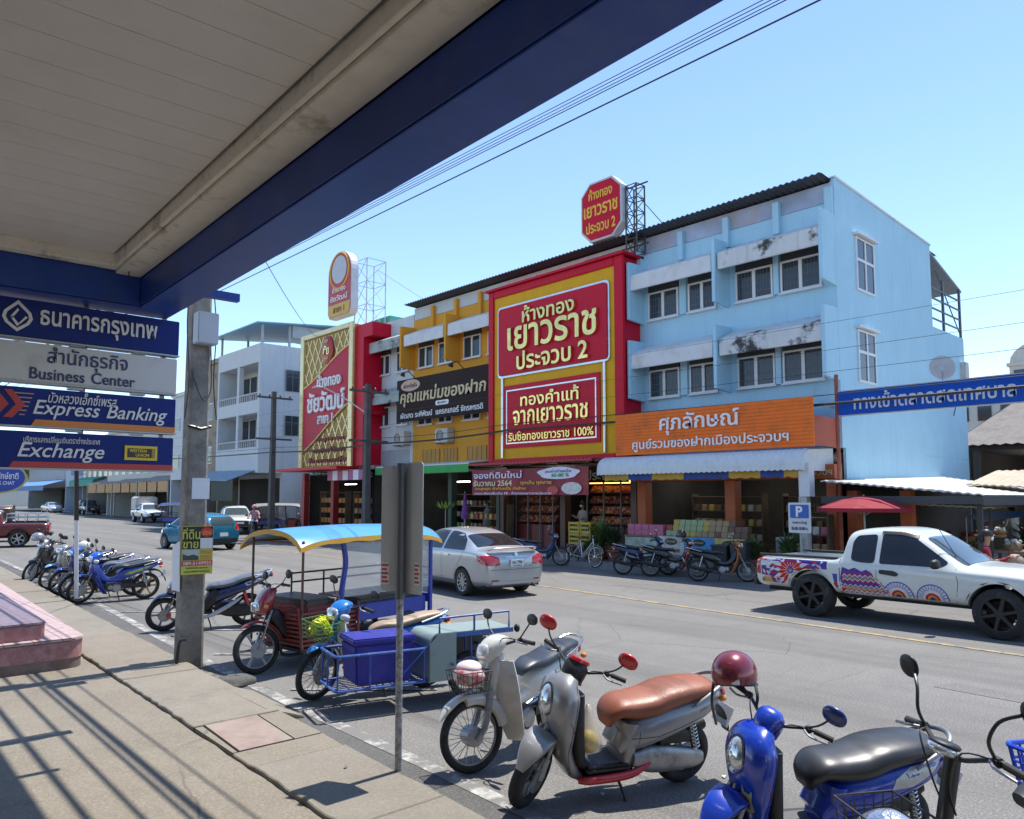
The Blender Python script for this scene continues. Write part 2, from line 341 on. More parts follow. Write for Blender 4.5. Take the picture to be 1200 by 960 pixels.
b.build('soffit', SOFF, can, smooth=0)
b = MB(); b.box(-6, 0.0, YS, YE, 0.86, 0.9); b.build('roof_deck', NAVY, can, smooth=0)
b = MB(); b.tube([(-0.48, YE - 0.5, 0.29), (-0.48, YE - 0.5, 0.24), (-0.465, YE - 0.5, 0.21), (-0.45, YE - 0.5, 0.235)], 0.006, 6); b.build('hook', mat('rusty wire', (0.08, 0.05, 0.03), 0.8), can)
b = MB(); b.box(0.006, 0.32, 2.55, 2.62, 0.02, 0.09); b.build('bracket', NAVY, can, smooth=0)
# bank building behind the camera
bk = thing('bank_building', 'pale bank building the navy canopy hangs from, outside the left of view', 'building', (-3.2, 0, 0))
b = MB(); b.box(-9, 0, -14, 7.9, 0.0, 9); b.build('wall', PLAST, bk, smooth=0)
b = MB(); b.box(0.004, 0.03, -6, 6, 0.4, 2.9); b.build('window', glass('dark bank glass', (0.03, 0.04, 0.05)), bk, smooth=0)

# ------------------------------------------------------------------ stacked bank signs
WHITE = mat('white lettering', (0.8, 0.8, 0.8), 0.5, var=0.03)
BLUE = mat('navy sign face', (0.016, 0.034, 0.2), 0.5, var=0.12, scale=1.5, spec=0.15, dirt=(0.03, 0.045, 0.2), dscale=3)
WFACE = mat('white sign face', (0.6, 0.6, 0.6), 0.4, var=0.06, scale=1.5, dirt=(0.48, 0.46, 0.43), dscale=3)
NAVYT = mat('navy lettering', (0.02, 0.03, 0.12), 0.5)
STEEL = mat('galvanised steel', (0.34, 0.35, 0.36), 0.45, metal=0.6, var=0.25, scale=8)
BLACKM = mat('black plastic', (0.018, 0.018, 0.019), 0.42, var=0.2)
SX0, SX1, SY = 0.35, 2.63, 7.70
def board(name, label, z0, z1, m, x1):
    t = thing(name, label, 'sign', (SX0, SY, z0), (0, 0, 0), 'bank sign boards hung under the canopy')
    b = MB(); b.box(0, x1 - SX0, 0, 0.11, 0, z1 - z0); b.build('panel', m, t, smooth=0, bevel=0.006)
    b = MB(); b.box(-0.002, x1 - SX0 + 0.008, -0.006, 0.116, -0.016, -0.002); b.build('rim', STEEL, t, smooth=0)
    return t
X, UP = (1, 0, 0), (0, 0, 1)
L = lambda x, z: (x - SX0, -0.003, z)
t1 = board('bank_sign', 'navy sign with white lotus bud emblem and bold Thai bank lettering, topmost of the stack', 3.53, 3.865, BLUE, 2.65)
text('ธนาคารกรุงเทพ', 0.98, WHITE, t1, L(1.95, 0.165), X, UP, height=0.19, bold=0.018, ext=0.008)
b = MB(); q = [(0.0, 0.145), (-0.045, 0.10), (-0.1, 0.045), (-0.115, -0.01), (-0.09, -0.06), (-0.04, -0.10), (0, -0.13), (0.04, -0.10), (0.09, -0.06), (0.115, -0.01), (0.1, 0.045), (0.045, 0.10)]
def ringp(b, q, c, k, y=-0.004, d=-0.006):
    n = len(q)
    for i in range(n):
        a, e = q[i], q[(i + 1) % n]; b.prism([(c[0] + a[0], y, c[1] + a[1]), (c[0] + e[0], y, c[1] + e[1]), (c[0] + e[0] * k, y, c[1] + e[1] * k), (c[0] + a[0] * k, y, c[1] + a[1] * k)], (0, d, 0))
cc = (1.29 - SX0, 0.17); ringp(b, q, cc, 0.76)
for pl in ([(0, 0.075), (-0.055, -0.005), (-0.04, -0.02), (0.008, 0.055)], [(-0.055, -0.005), (0.0, -0.085), (0.012, -0.062), (-0.038, 0.0)], [(0.075, 0.0), (0.0, -0.085), (0.012, -0.055), (0.06, 0.012)]): b.prism([(cc[0] + x, -0.004, cc[1] + z) for x, z in pl], (0, -0.006, 0))
b.build('emblem', WHITE, t1, smooth=0)
t2 = board('business_sign', 'white sign reading Business Center in navy serif letters under a Thai line', 3.15, 3.49, WFACE, 2.64)
text('สำนักธุรกิจ', 0.66, NAVYT, t2, L(1.86, 0.225), X, UP, height=0.19, bold=0.008, ext=0.005)
text('Business Center', 0.86, NAVYT, t2, L(1.83, 0.075), X, UP, height=0.105, bold=0.012, ext=0.005, word=1.3)
t3 = board('express_sign', 'navy sign reading Express Banking over an orange stripe, red chevrons at left', 2.765, 3.095, BLUE, 2.64)
text('บัวหลวงเอ็กซ์เพรส', 0.56, WHITE, t3, L(1.83, 0.262), X, UP, height=0.105, bold=0.006, shear=0.25, ext=0.005)
text('Express Banking', 1.12, WHITE, t3, L(2.0, 0.145), X, UP, height=0.165, bold=0.008, shear=0.28, ext=0.005, word=1.2)
ORG = mat('orange stripe', (0.68, 0.22, 0.03), 0.4, var=0.08); REDS = mat('red stripe', (0.5, 0.03, 0.03), 0.4, var=0.08)
b = MB(); b.prism([(x - SX0, -0.003, z) for x, z in ((1.43, 0.0), (2.638, 0.0), (2.638, 0.055), (1.46, 0.055))], (0, -0.004, 0)); b.build('stripe', ORG, t3, smooth=0)
b = MB()
for k in range(2):
    x0 = 1.1 + k * 0.12 - SX0; b.prism([(x0, -0.003, 0.30), (x0 + 0.06, -0.003, 0.30), (x0 + 0.16, -0.003, 0.175), (x0 + 0.07, -0.003, 0.06), (x0 + 0.0, -0.003, 0.06), (x0 + 0.09, -0.003, 0.175)], (0, -0.004, 0))
b.build('chevron', [REDS], t3, smooth=0)
b = MB(); x0 = 1.0 - SX0; b.prism([(x0, -0.008, 0.27), (x0 + 0.07, -0.008, 0.27), (x0 + 0.19, -0.008, 0.17), (x0 + 0.09, -0.008, 0.06), (x0, -0.008, 0.06), (x0 + 0.1, -0.008, 0.17)], (0, -0.004, 0)); b.build('chevron', ORG, t3, smooth=0)
b = MB()
for k in range(6): b.box(1.29 - SX0 + 0.01 * k, 1.44 - SX0 - 0.012 * k, -0.006, -0.002, 0.085 + 0.037 * (5 - k), 0.095 + 0.037 * (5 - k))
b.build('speed_line', mat('pale orange line', (0.5, 0.3, 0.25), 0.5), t3, smooth=0)
t4 = board('exchange_sign', 'navy sign reading Exchange with red stripe and yellow money transfer plate, lowest of the stack', 2.40, 2.715, BLUE, 2.63)
text('บริการแลกเปลี่ยนเงินตราต่างประเทศ', 0.60, WHITE, t4, L(1.68, 0.25), X, UP, height=0.06, bold=0.004, ext=0.004)
text('Exchange', 0.68, WHITE, t4, L(1.68, 0.135), X, UP, height=0.165, bold=0.008, shear=0.28, ext=0.005)
b = MB(); b.prism([(x - SX0, -0.003, z) for x, z in ((1.28, 0.0), (2.628, 0.0), (2.628, 0.052), (1.31, 0.052))], (0, -0.004, 0)); b.build('stripe', REDS, t4, smooth=0)
YEL = mat('yellow plate', (0.8, 0.55, 0.02), 0.4, var=0.05)
pl = MB().box(2.19 - SX0, 2.48 - SX0, -0.012, -0.002, 0.09, 0.225).build('plate', YEL, t4, smooth=0)
b = MB(); b.box(2.215 - SX0, 2.455 - SX0, -0.016, -0.0125, 0.115, 0.2); b.build('plate_field', BLACKM, pl, smooth=0)
text('WESTERN', 0.15, YEL, pl, (2.305 - SX0, -0.0165, 0.178), X, UP, height=0.028, ext=0.003, bold=0.02); text('UNION', 0.12, YEL, pl, (2.345 - SX0, -0.0165, 0.138), X, UP, height=0.028, ext=0.003, bold=0.02)
b = MB(); b.box(2.43 - SX0, 2.435 - SX0, -0.019, -0.0165, 0.118, 0.197); b.box(2.442 - SX0, 2.447 - SX0, -0.019, -0.0165, 0.118, 0.197); b.build('bar', YEL, pl, smooth=0)
rk = thing('sign_rack', 'steel hanger frame holding the four bank signs under the canopy', 'bracket', (SX0, SY, 2.3))
b = MB()
for x in (0.6, 1.5, 2.2): b.box(x - 0.02, x + 0.02, 0.122, 0.16, 0.1, 1.7)
for x in (1.42, 1.95):
    for z in (0.44, 0.82, 1.215): b.box(x - 0.06, x + 0.06, 0.02, 0.09, z - 0.012, z + 0.012)
b.build('hanger', STEEL, rk, smooth=0)

# ------------------------------------------------------------------ pink stepped plinth of the bank
def pinkmat(name, c0, c1, tiles=False):
    m = mat(name, c0, 0.6, var=0.3, scale=14, dirt=c1, dscale=9, dlo=0.45, dhi=0.7, spec=0.2)
    if tiles:
        n = m.node_tree.nodes; l = m.node_tree.links; b = n['Principled BSDF']; tc = n.new('ShaderNodeTexCoord'); br = n.new('ShaderNodeTexBrick'); br.offset = 0
        br.inputs['Scale'].default_value = 1; br.inputs['Brick Width'].default_value = 0.3; br.inputs['Row Height'].default_value = 0.3; br.inputs['Mortar Size'].default_value = 0.006; br.inputs['Mortar'].default_value = (0.12, 0.1, 0.1, 1)
        old = b.inputs['Base Color'].links[0].from_socket; l.new(tc.outputs['Object'], br.inputs['Vector']); l.new(old, br.inputs['Color1']); l.new(old, br.inputs['Color2']); l.new(br.outputs[0], b.inputs['Base Color'])
    return m
PINK = pinkmat('pink terrazzo riser', (0.36, 0.17, 0.17), (0.47, 0.3, 0.28)); PTOP = pinkmat('pale pink tread tile', (0.42, 0.3, 0.295), (0.47, 0.37, 0.35), True); PVIO = pinkmat('mauve tread tile', (0.2, 0.15, 0.185), (0.24, 0.19, 0.22), True)  # PVIO: upper tread coloured darker and greyer than the lower one
PDIRT = mat('stained base concrete', (0.2, 0.15, 0.13), 0.9, var=0.4, scale=6, dirt=(0.05, 0.045, 0.04), dscale=3)
st = thing('bank_steps', 'pink terrazzo steps with rounded corner at the bank entrance', 'steps', (0, 10.55, 0.085))
def outline(x1, y0, r, y1, far):
    return [(-4, y1), (-4, y0)] + [(x1 - r + r * math.sin(a), y0 + r - r * math.cos(a)) for a in [i * math.pi / 16 for i in range(9)]] + [(far, y1)]
o1 = outline(2.66, 0.0, 0.22, 12, 3.2); o2 = outline(2.26, 0.14, 0.14, 12, 2.66)
sh = lambda q, d: [(x - d if x > -3 else x, y + d if y < 11 else y) for x, y in q]
MB().prism([(x, y, 0.0) for x, y in sh(o1, 0.006)], (0, 0, 0.12)).build('base', PDIRT, st, smooth=0)
MB().prism([(x, y, 0.121) for x, y in o1], (0, 0, 0.2)).build('riser', PINK, st, smooth=30)
MB().prism([(x, y, 0.322) for x, y in sh(o1, -0.012)], (0, 0, 0.04)).build('tread', PTOP, st, smooth=30, bevel=0.012)
MB().prism([(x, y, 0.363) for x, y in o2], (0, 0, 0.165)).build('riser', PINK, st, smooth=30)
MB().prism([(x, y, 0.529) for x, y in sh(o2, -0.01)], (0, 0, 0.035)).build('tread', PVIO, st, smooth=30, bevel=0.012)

# ------------------------------------------------------------------ utility pole with sale posters
PCON = mat('weathered pole concrete', (0.27, 0.245, 0.21), 0.9, var=0.3, scale=4, bump=0.3, dirt=(0.07, 0.062, 0.055), dscale=2.2, dlo=0.45, dhi=0.7)
up = thing('utility_pole', 'tall weathered square concrete utility pole standing at the near kerb', 'utility pole', (3.66, 9.92, 0.02), (0, 0, 0))
b = MB()
w0, w1, hp = 0.145, 0.10, 8.6
b.rings([[(sx * ww, sy * ww * 0.9, z) for sx, sy in ((-1, -0.75), (-0.75, -1), (0.75, -1), (1, -0.75), (1, 0.75), (0.75, 1), (-0.75, 1), (-1, 0.75))] for z, ww in ((0, w0), (hp, w1))])
b.build('shaft', PCON, up, smooth=0)
b = MB(); b.box(-0.13, 0.13, -0.32, -0.14, 4.05, 4.45); b.build('meter_box', mat('grey meter box', (0.4, 0.41, 0.43), 0.4, var=0.1, metal=0.2), up, smooth=0, bevel=0.01)
b = MB(); b.box(-1.0, 1.0, 0.11, 0.19, 8.2, 8.3); b.build('crossarm', mat('dark crossarm', (0.05, 0.045, 0.04), 0.8), up, smooth=0)
b = MB()
for px_ in (-0.15, 0.145): b = MB(); b.tube([(px_, -0.05, 4.9), (px_ * 1.25, -0.1, 4.3), (px_ * 1.05, -0.14, 3.6), (px_ * 1.35, -0.16, 3.1)], 0.007, 6, smooth=14); b.build('service_cable', BLACKM, up)
b = MB(); b.tube([(-0.13, -0.14, 3.7), (0.0, -0.19, 3.35), (0.12, -0.14, 3.5), (0.1, -0.15, 4.05)], 0.007, 6, smooth=14); b.build('service_cable', BLACKM, up); b = MB(); b.tube([(-0.15, -0.13, 3.02), (0, -0.17, 2.98), (0.14, -0.13, 3.02)], 0.02, 6); b.build('cable_clamp', BLACKM, up); b = MB()
b.tube([(-0.2, -0.16, 0.02), (-0.18, -0.17, 0.35), (-0.1, -0.16, 0.38)], 0.018, 6, smooth=10)
b.build('service_cable', BLACKM, up)
YPAP = mat('yellow green poster paper', (0.55, 0.56, 0.1), 0.7, var=0.08); PBLK = mat('black poster ink', (0.02, 0.025, 0.02), 0.6); PRED = mat('red poster ink', (0.6, 0.04, 0.04), 0.6); PWHT = mat('white paper', (0.72, 0.74, 0.76), 0.7, var=0.05)
po = thing('sale_poster', 'yellow and black land for sale poster tied to the utility pole', 'poster', (3.66, 9.745, 1.19), (0.0, 0, R(-12))); po.scale = (0.74, 1, 0.74)
MB().box(-0.245, 0.245, -0.02, -0.004, 0, 0.8).build('board', YPAP, po, smooth=0)
MB().box(-0.24, 0.24, -0.0235, -0.0215, 0.42, 0.795).build('panel', PBLK, po, smooth=0)
text('ที่ดิน', 0.27, YPAP, po, (-0.1, -0.025, 0.68), X, UP, height=0.19, bold=0.012, ext=0.003)
text('ขาย', 0.24, YPAP, po, (-0.11, -0.025, 0.49), X, UP, height=0.11, bold=0.015, ext=0.003)
b = MB(); b.lathe([(0.1, 0), (0.1, 0.004)], (0, 0, 0), (0, -1, 0), 28)
for v in b.bm.verts: v.co.z *= 0.78
bd = b.build('badge', PRED, po, loc=(0.14, -0.0245, 0.70)); text('ด่วน', 0.13, YPAP, bd, (0, -0.006, 0), X, UP, height=0.085, bold=0.01, ext=0.002)
MB().box(0.04, 0.235, -0.027, -0.0245, 0.425, 0.6).build('patch', PWHT, po, smooth=0)
ph = MB().box(-0.23, 0.02, -0.0235, -0.0215, 0.235, 0.405).build('photo', mat('poster photo sky', (0.45, 0.5, 0.52), 0.5), po, smooth=0)
MB().prism([(-0.228, -0.024, 0.237), (0.018, -0.024, 0.237), (0.018, -0.024, 0.3), (-0.06, -0.024, 0.33), (-0.15, -0.024, 0.31), (-0.228, -0.024, 0.345)], (0, -0.002, 0)).build('photo_land', mat('poster photo land', (0.06, 0.07, 0.06), 0.6), ph, smooth=0)
for k, s_ in enumerate(('ติดถนน 2 ไร่', 'ราคาถูก', 'ใกล้ตลาด', 'โทรด่วน')): text(s_, 0.17, PRED, po, (0.135, -0.0215, 0.385 - 0.042 * k), X, UP, height=0.03, ext=0.002, bold=0.01)
MB().box(-0.243, 0.243, -0.0245, -0.0215, 0.145, 0.225).build('band', PRED, po, smooth=0); text('089-5149925', 0.44, PWHT, po, (0, -0.026, 0.185), X, UP, height=0.055, bold=0.015, ext=0.002)
for k, s_ in enumerate(('สนใจติดต่อ คุณชาย', 'จ.ประจวบคีรีขันธ์ โทรได้ทุกวัน')): text(s_, 0.4 - 0.06 * (1 - k), PBLK, po, (0, -0.0215, 0.105 - 0.06 * k), X, UP, height=0.04, ext=0.002, bold=0.01)
p2 = tag(MB().box(-0.11, 0.11, -0.006, 0, 0, 0.26).build('paper_notice', PWHT, smooth=0, loc=(3.7, 9.80, 2.12)), 'torn white paper notice pasted on the utility pole above the poster', 'notice')
tag(MB().prism([(0, 0, 0), (0, 0.26, 0.0), (0, 0.27, 0.55), (0, 0.02, 0.62)], (-0.012, 0, 0)).build('white_board', PWHT, smooth=0, loc=(3.66 - 0.16, 9.84, 0.98)), 'white board edge tied to the left side of the utility pole', 'board')

# ------------------------------------------------------------------ road sign seen from behind
POSTW = mat('chipped galvanised post', (0.36, 0.36, 0.36), 0.6, var=0.3, scale=25, metal=0.3, dirt=(0.16, 0.15, 0.14), dscale=30, dlo=0.45, dhi=0.6)
SBACK = mat('dull aluminium sign back', (0.5, 0.505, 0.49), 0.6, var=0.12, scale=3, dirt=(0.62, 0.62, 0.61), dscale=6, dlo=0.6, dhi=0.7)
ps = thing('road_sign', 'grey back of a tall double road sign on a chipped steel post', 'road sign', (3.37, 4.9, 0.12), (0, 0, R(-82)))
b = MB(); b.tube([(0, 0, 0), (0, 0, 2.28)], 0.026, 12); b.build('post', POSTW, ps)
b = MB(); b.tube([(0, 0, 1.26), (0, 0, 2.285)], 0.036, 12); b.build('sleeve', mat('dark sign sleeve', (0.12, 0.125, 0.13), 0.5, metal=0.4), ps)
def plate(x0, x1, z0, z1, y, r, ang):
    pts = []
    for cxx, czz, a0 in ((x1 - r, z1 - r, 0), (x0 + r, z1 - r, 90), (x0 + r, z0 + r, 180), (x1 - r, z0 + r, 270)):
        for k in range(5): a = R(a0 + k * 22.5); pts.append((cxx + r * math.cos(a), y, czz + r * math.sin(a)))
    b = MB(Mx.Rotation(R(ang), 4, 'Z')); b.prism(pts, (0, 0.006, 0)); return b
plate(0.0, 0.215, 1.30, 2.29, 0.04, 0.03, -6).build('plate', SBACK, ps, smooth=30); plate(-0.19, -0.005, 1.31, 2.27, 0.04, 0.03, 20).build('plate', SBACK, ps, smooth=30)
STK = mat('red printed sticker', (0.6, 0.42, 0.4), 0.7, var=0.4, scale=60)
for x0, ang, z in ((0.12, -6, 1.37), (-0.185, 20, 1.36)):
    s_ = MB(Mx.Rotation(R(ang), 4, 'Z')); s_.box(x0, x0 + 0.07, 0.036, 0.039, z, z + 0.165); so_ = s_.build('sticker', PWHT, ps, smooth=0)
    M_ = Mx.Rotation(R(ang), 4, 'Z')
    for k in range(5):
        q = MB(M_); q.box(x0 + 0.006, x0 + 0.064 - 0.012 * (k % 2), 0.0345, 0.0358, z + 0.012 + k * 0.031, z + 0.03 + k * 0.031); q.build('print', mat('red print', (0.5, 0.09, 0.08), 0.7), so_, smooth=0)
# leaning pole and oval street sign at the left
lp = thing('leaning_pole', 'thin leaning pole, white below and black above, beside the parked motorcycles', 'pole', (4.12, 17.2, 0.14), (R(4), R(-3.2), 0))
MB().tube([(0, 0, 0), (0, 0, 1.55)], 0.04, 10).build('pole', mat('white painted pole', (0.62, 0.62, 0.62), 0.5, var=0.15), lp); MB().tube([(0, 0, 1.553), (0, 0, 2.75)], [0.045, 0.06, 0.04], 10).build('wrap', BLACKM, lp)
ov = thing('oval_sign', 'blue oval street sign with gold rim at the left edge', 'sign', (2.72, 17.2, 0.085))
MB().tube([(0, 0.05, 0), (0, 0.05, 2.2)], 0.03, 8).build('post', STEEL, ov)
def oval(a, c, y, d):
    return MB().prism([(a * math.cos(t), y, 2.42 + c * math.sin(t)) for t in [2 * math.pi * i / 32 for i in range(32)]], (0, d, 0))
oval(0.46, 0.3, 0.0, 0.03).build('rim', mat('gold rim paint', (0.55, 0.42, 0.12), 0.4), ov); pn = oval(0.42, 0.265, -0.012, 0.01).build('face', mat('royal blue sign', (0.02, 0.06, 0.35), 0.4), ov)
text('ถนนพิทักษ์ชาติ', 0.62, WHITE, pn, (0.0, -0.014, 2.46), X, UP, height=0.13, bold=0.01); text('PHITHAK CHAT', 0.5, WHITE, pn, (0.0, -0.014, 2.32), X, UP, height=0.07, bold=0.01)

# repaired patches in the carriageway and scraps of litter
PATCH = groundmat('older asphalt repair', (0.143, 0.137, 0.128), (0.18, 0.171, 0.16), speck=0.6, bump=0.4)
for pts in ([(6.6, 9.2), (7.3, 9.1), (7.5, 16), (6.8, 16.2)], [(14.6, 9.5), (15.6, 9.4), (15.8, 12.2), (14.7, 12.3)], [(9.2, -1), (9.6, -1), (9.9, 3.2), (9.5, 3.3)]): sheet('road_patch', [(x + random.uniform(-.06, .06), y + random.uniform(-.06, .06)) for x, y in pts], 0.004, PATCH)
for k, (x, y, lb) in enumerate(((4.35, 3.75, 'white paper scrap on the asphalt beside the grey scooter stand'), (5.3, 3.35, 'pale scrap of litter behind the grey scooter rear wheel'), (4.1, 4.35, 'crumpled white scrap between the white and grey motorcycles'), (6.4, 6.2, 'small white litter scrap on the open road'), (3.1, 5.2, 'dry leaf lying on the kerb strip by the road sign'))):
    b = MB(); b.poly([(0, 0, 0), (0.035, 0.008, 0.012), (0.03, 0.035, 0.004), (0.004, 0.03, 0.014)]); tag(b.build('litter_scrap', PWHT if k < 4 else PDIRT, loc=(x, y, 0.008 if k < 4 else 0.125), smooth=0), lb, 'litter', 'scraps of litter')
# ------------------------------------------------------------------ terrace of shophouses across the street
XF = 20.3; ZU = 3.45; BAY = [9.03, 12.35, 15.65, 18.95, 22.25, 25.45, 28.65, 31.95, 35.2, 38.4]
def wallmat(name, col, stain=(0.3, 0.33, 0.34), lo=0.62, hi=0.85, var=0.06): return mat(name, col, 0.8, var=var, scale=0.9, bump=0.08, bscale=60, dirt=stain, dscale=0.9, dlo=lo, dhi=hi, streak=tuple(x * 0.62 for x in col))
SKYW = wallmat('sky blue wall paint', (0.40, 0.64, 0.77), (0.47, 0.69, 0.8), 0.55, 0.8); WWALL = wallmat('grey white wall paint', (0.58, 0.61, 0.63), (0.3, 0.32, 0.33)); OWALL = wallmat('amber wall paint', (0.72, 0.33, 0.03), (0.58, 0.28, 0.05)); CREAMW = wallmat('pale cream wall', (0.55, 0.54, 0.5), (0.35, 0.33, 0.3)); GREYW = wallmat('weathered grey wall', (0.42, 0.43, 0.43), (0.2, 0.2, 0.2), 0.5, 0.75)
WFR = mat('white window frame', (0.68, 0.69, 0.7), 0.45, var=0.04); WGL = glass('dark window glass', (0.035, 0.045, 0.055), 0.06); DKW = mat('dark transom louvre', (0.05, 0.055, 0.06), 0.5); IRON = mat('grey security grille', (0.12, 0.13, 0.14), 0.5)
HOOD = mat('stained white hood', (0.62, 0.63, 0.63), 0.8, var=0.08, scale=4, dirt=(0.05, 0.05, 0.05), dscale=1.1, dlo=0.53, dhi=0.6, bump=0.1, streak=(0.12, 0.12, 0.12))
HOODC = mat('clean white hood', (0.66, 0.67, 0.68), 0.75, var=0.06, scale=3, dirt=(0.45, 0.45, 0.43), dscale=1.4)
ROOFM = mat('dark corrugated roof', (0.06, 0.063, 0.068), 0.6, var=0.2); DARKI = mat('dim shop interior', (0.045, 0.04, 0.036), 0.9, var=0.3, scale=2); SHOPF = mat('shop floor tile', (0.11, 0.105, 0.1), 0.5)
LITE = mat('fluorescent tube', (1.0, 0.98, 0.92), 0.5, emit=9.0, var=0)
def WB(t): return MB(Mx.Translation(-t.location))
def windowset(t, y0, y1, z0, z1, n=2, tr=0.30, X=XF, grille=True):
    """a window with white frame, casements, dark transom and grille: a part with sub-parts"""
    f = WB(t); e = 0.055
    f.box(X - 0.07, X + 0.01, y0, y1, z0, z0 + e); f.box(X - 0.07, X + 0.01, y0, y1, z1 - e, z1); f.box(X - 0.07, X + 0.01, y0, y0 + e, z0 + e, z1 - e); f.box(X - 0.07, X + 0.01, y1 - e, y1, z0 + e, z1 - e)
    for k in range(1, n): ym = lerp(y0, y1, k / n); f.box(X - 0.068, X + 0.01, ym - 0.05, ym + 0.05, z0 + e, z1 - e)
    f.box(X - 0.13, X + 0.01, y0 - 0.04, y1 + 0.04, z0 - 0.045, z0 - 0.002); w_ = f.build('window', WFR, t, smooth=0)
    for k in range(n): a, c = lerp(y0, y1, k / n), lerp(y0, y1, (k + 1) / n); WB(t).box(X - 0.03, X - 0.012, a + 0.055, c - 0.055, z0 + e + 0.002, z1 - e - 0.002).build('pane', WGL, w_, smooth=0)
    if tr: b = WB(t); b.box(X - 0.045, X + 0.01, y0, y1, z1 + 0.003, z1 + tr); b.build('transom', DKW, w_, smooth=0)
    if grille:
        b = WB(t)
        for k in range(1, 12): y = lerp(y0, y1, k / 12); b.box(X - 0.034, X - 0.031, y - 0.006, y + 0.006, z0 + e, z1 - e)
        for k in range(1, 4): z = lerp(z0, z1, k / 4); b.box(X - 0.036, X - 0.0345, y0 + e, y1 - e, z - 0.006, z + 0.006)
        b.build('grille', IRON, w_, smooth=0)
def hood(t, y0, y1, z, m):
    b = WB(t); b.prism([(XF, y0, z + 0.84), (XF - 0.74, y0, z + 0.50), (XF - 0.74, y0, z), (XF - 0.66, y0, z), (XF - 0.66, y0, z + 0.41), (XF, y0, z + 0.73)], (0, y1 - y0, 0)); return b.build('window_hood', m, t, smooth=0, bevel=0.015, bseg=1)
def fin(t, y, z0, z1, m, th=0.11, x0=XF - 0.80):
    b = WB(t); b.prism([(XF, y - th / 2, z0 - 0.06), (x0, y - th / 2, z0), (x0, y - th / 2, z1), (XF, y - th / 2, z1 + 0.03)], (0, th, 0)); return b.build('fin', m, t, smooth=0, bevel=0.008, bseg=1)
def shop_room(t, y0, y1, m=DARKI):
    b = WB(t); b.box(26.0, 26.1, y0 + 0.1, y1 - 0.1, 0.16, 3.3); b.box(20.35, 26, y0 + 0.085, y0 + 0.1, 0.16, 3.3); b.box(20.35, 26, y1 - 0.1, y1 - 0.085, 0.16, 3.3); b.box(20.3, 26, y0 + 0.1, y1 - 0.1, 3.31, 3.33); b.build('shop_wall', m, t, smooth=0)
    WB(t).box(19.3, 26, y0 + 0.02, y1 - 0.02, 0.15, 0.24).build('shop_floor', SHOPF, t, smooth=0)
def lamp(t, x, y, z, ln=1.1): b = WB(t); b.box(x - 0.03, x + 0.03, y - ln / 2, y + ln / 2, z, z + 0.04); return b.build('tube_lamp', LITE, t, smooth=0)
def shell(t, y0, y1, m, xb=28.0, ztop=10.2):
    b = WB(t); b.box(XF, xb, y0 + 0.002, y1 - 0.002, ZU, ztop); b.build('wall', m, t, smooth=0)
    b = WB(t); b.box(26.2, xb, y0 + 0.002, y1 - 0.002, 0.14, ZU - 0.004); b.build('rear_wall', m, t, smooth=0)
def roof(t, y0, y1, m=ROOFM, x0=19.75, xb=28.3):
    b = WB(t); n = int((y1 - y0) / 0.09); 
    for x, z in ((x0, 10.86), (xb, 10.40)): pass
    A = [(y0 + k * (y1 - y0) / n, 0.022 * (1 if k % 2 else -1)) for k in range(n + 1)]
    rows = [[b.v((x, y, z + dz)) for y, dz in A] for x, z in ((x0, 10.88), (xb, 10.44))]; low = [[b.v((x, y, z + dz - 0.03)) for y, dz in A] for x, z in ((x0, 10.88), (xb, 10.44))]
    for k in range(n): b.f([rows[0][k], rows[0][k + 1], rows[1][k + 1], rows[1][k]]); b.f([low[0][k], low[1][k], low[1][k + 1], low[0][k + 1]]); b.f([rows[0][k], low[0][k], low[0][k + 1], rows[0][k + 1]])
    b.build('roof', m, t, smooth=0, recalc=False)
def attic(t, y0, y1, m, band, pil, posts):
    b = WB(t); b.box(XF + 0.02, XF + 0.14, y0, y1, 10.22, 10.76); b.build('attic_band', band, t, smooth=0)
    for y in posts: b = WB(t); b.box(XF - 0.14, XF + 0.016, y - 0.1, y + 0.1, 9.66, 10.6); b.build('pilaster', pil, t, smooth=0, bevel=0.008)
# --- sky blue corner block
bl = thing('shophouse', 'sky blue corner shophouse block with stained white window hoods and open orange shopfront', 'building', (XF, 9.02, 0.14))
b = WB(bl); b.box(XF, 30.4, 9.022, 15.648, ZU, 7.80); b.box(XF, 27.4, 9.022, 15.648, 7.80, 10.2); b.box(26.2, 30.4, 9.022, 15.648, 0.14, ZU - 0.004); b.box(XF + 0.2, 26.2, 9.022, 9.10, 2.5, ZU); b.prism([(XF + 0.02, 9.022, 10.2), (27.4, 9.022, 10.2), (27.4, 9.022, 10.56), (XF + 0.02, 9.022, 10.88)], (0, 0.12, 0)); b.build('wall', SKYW, bl, smooth=0)
b = WB(bl); b.prism([(XF + 0.02, 8.99, 10.86), (27.43, 8.99, 10.55), (27.43, 8.99, 10.60), (XF + 0.02, 8.99, 10.92)], (0, 0.17, 0)); b.build('parapet_cap', HOODC, bl, smooth=0)
attic(bl, 9.14, 15.64, SKYW, mat('faded tarpaulin strip', (0.36, 0.42, 0.55), 0.6, var=0.35, scale=0.8, dirt=(0.5, 0.36, 0.34), dscale=0.5), SKYW, (9.15, 10.68, 12.32, 13.96, 15.6)); roof(bl, 9.1, 15.66)
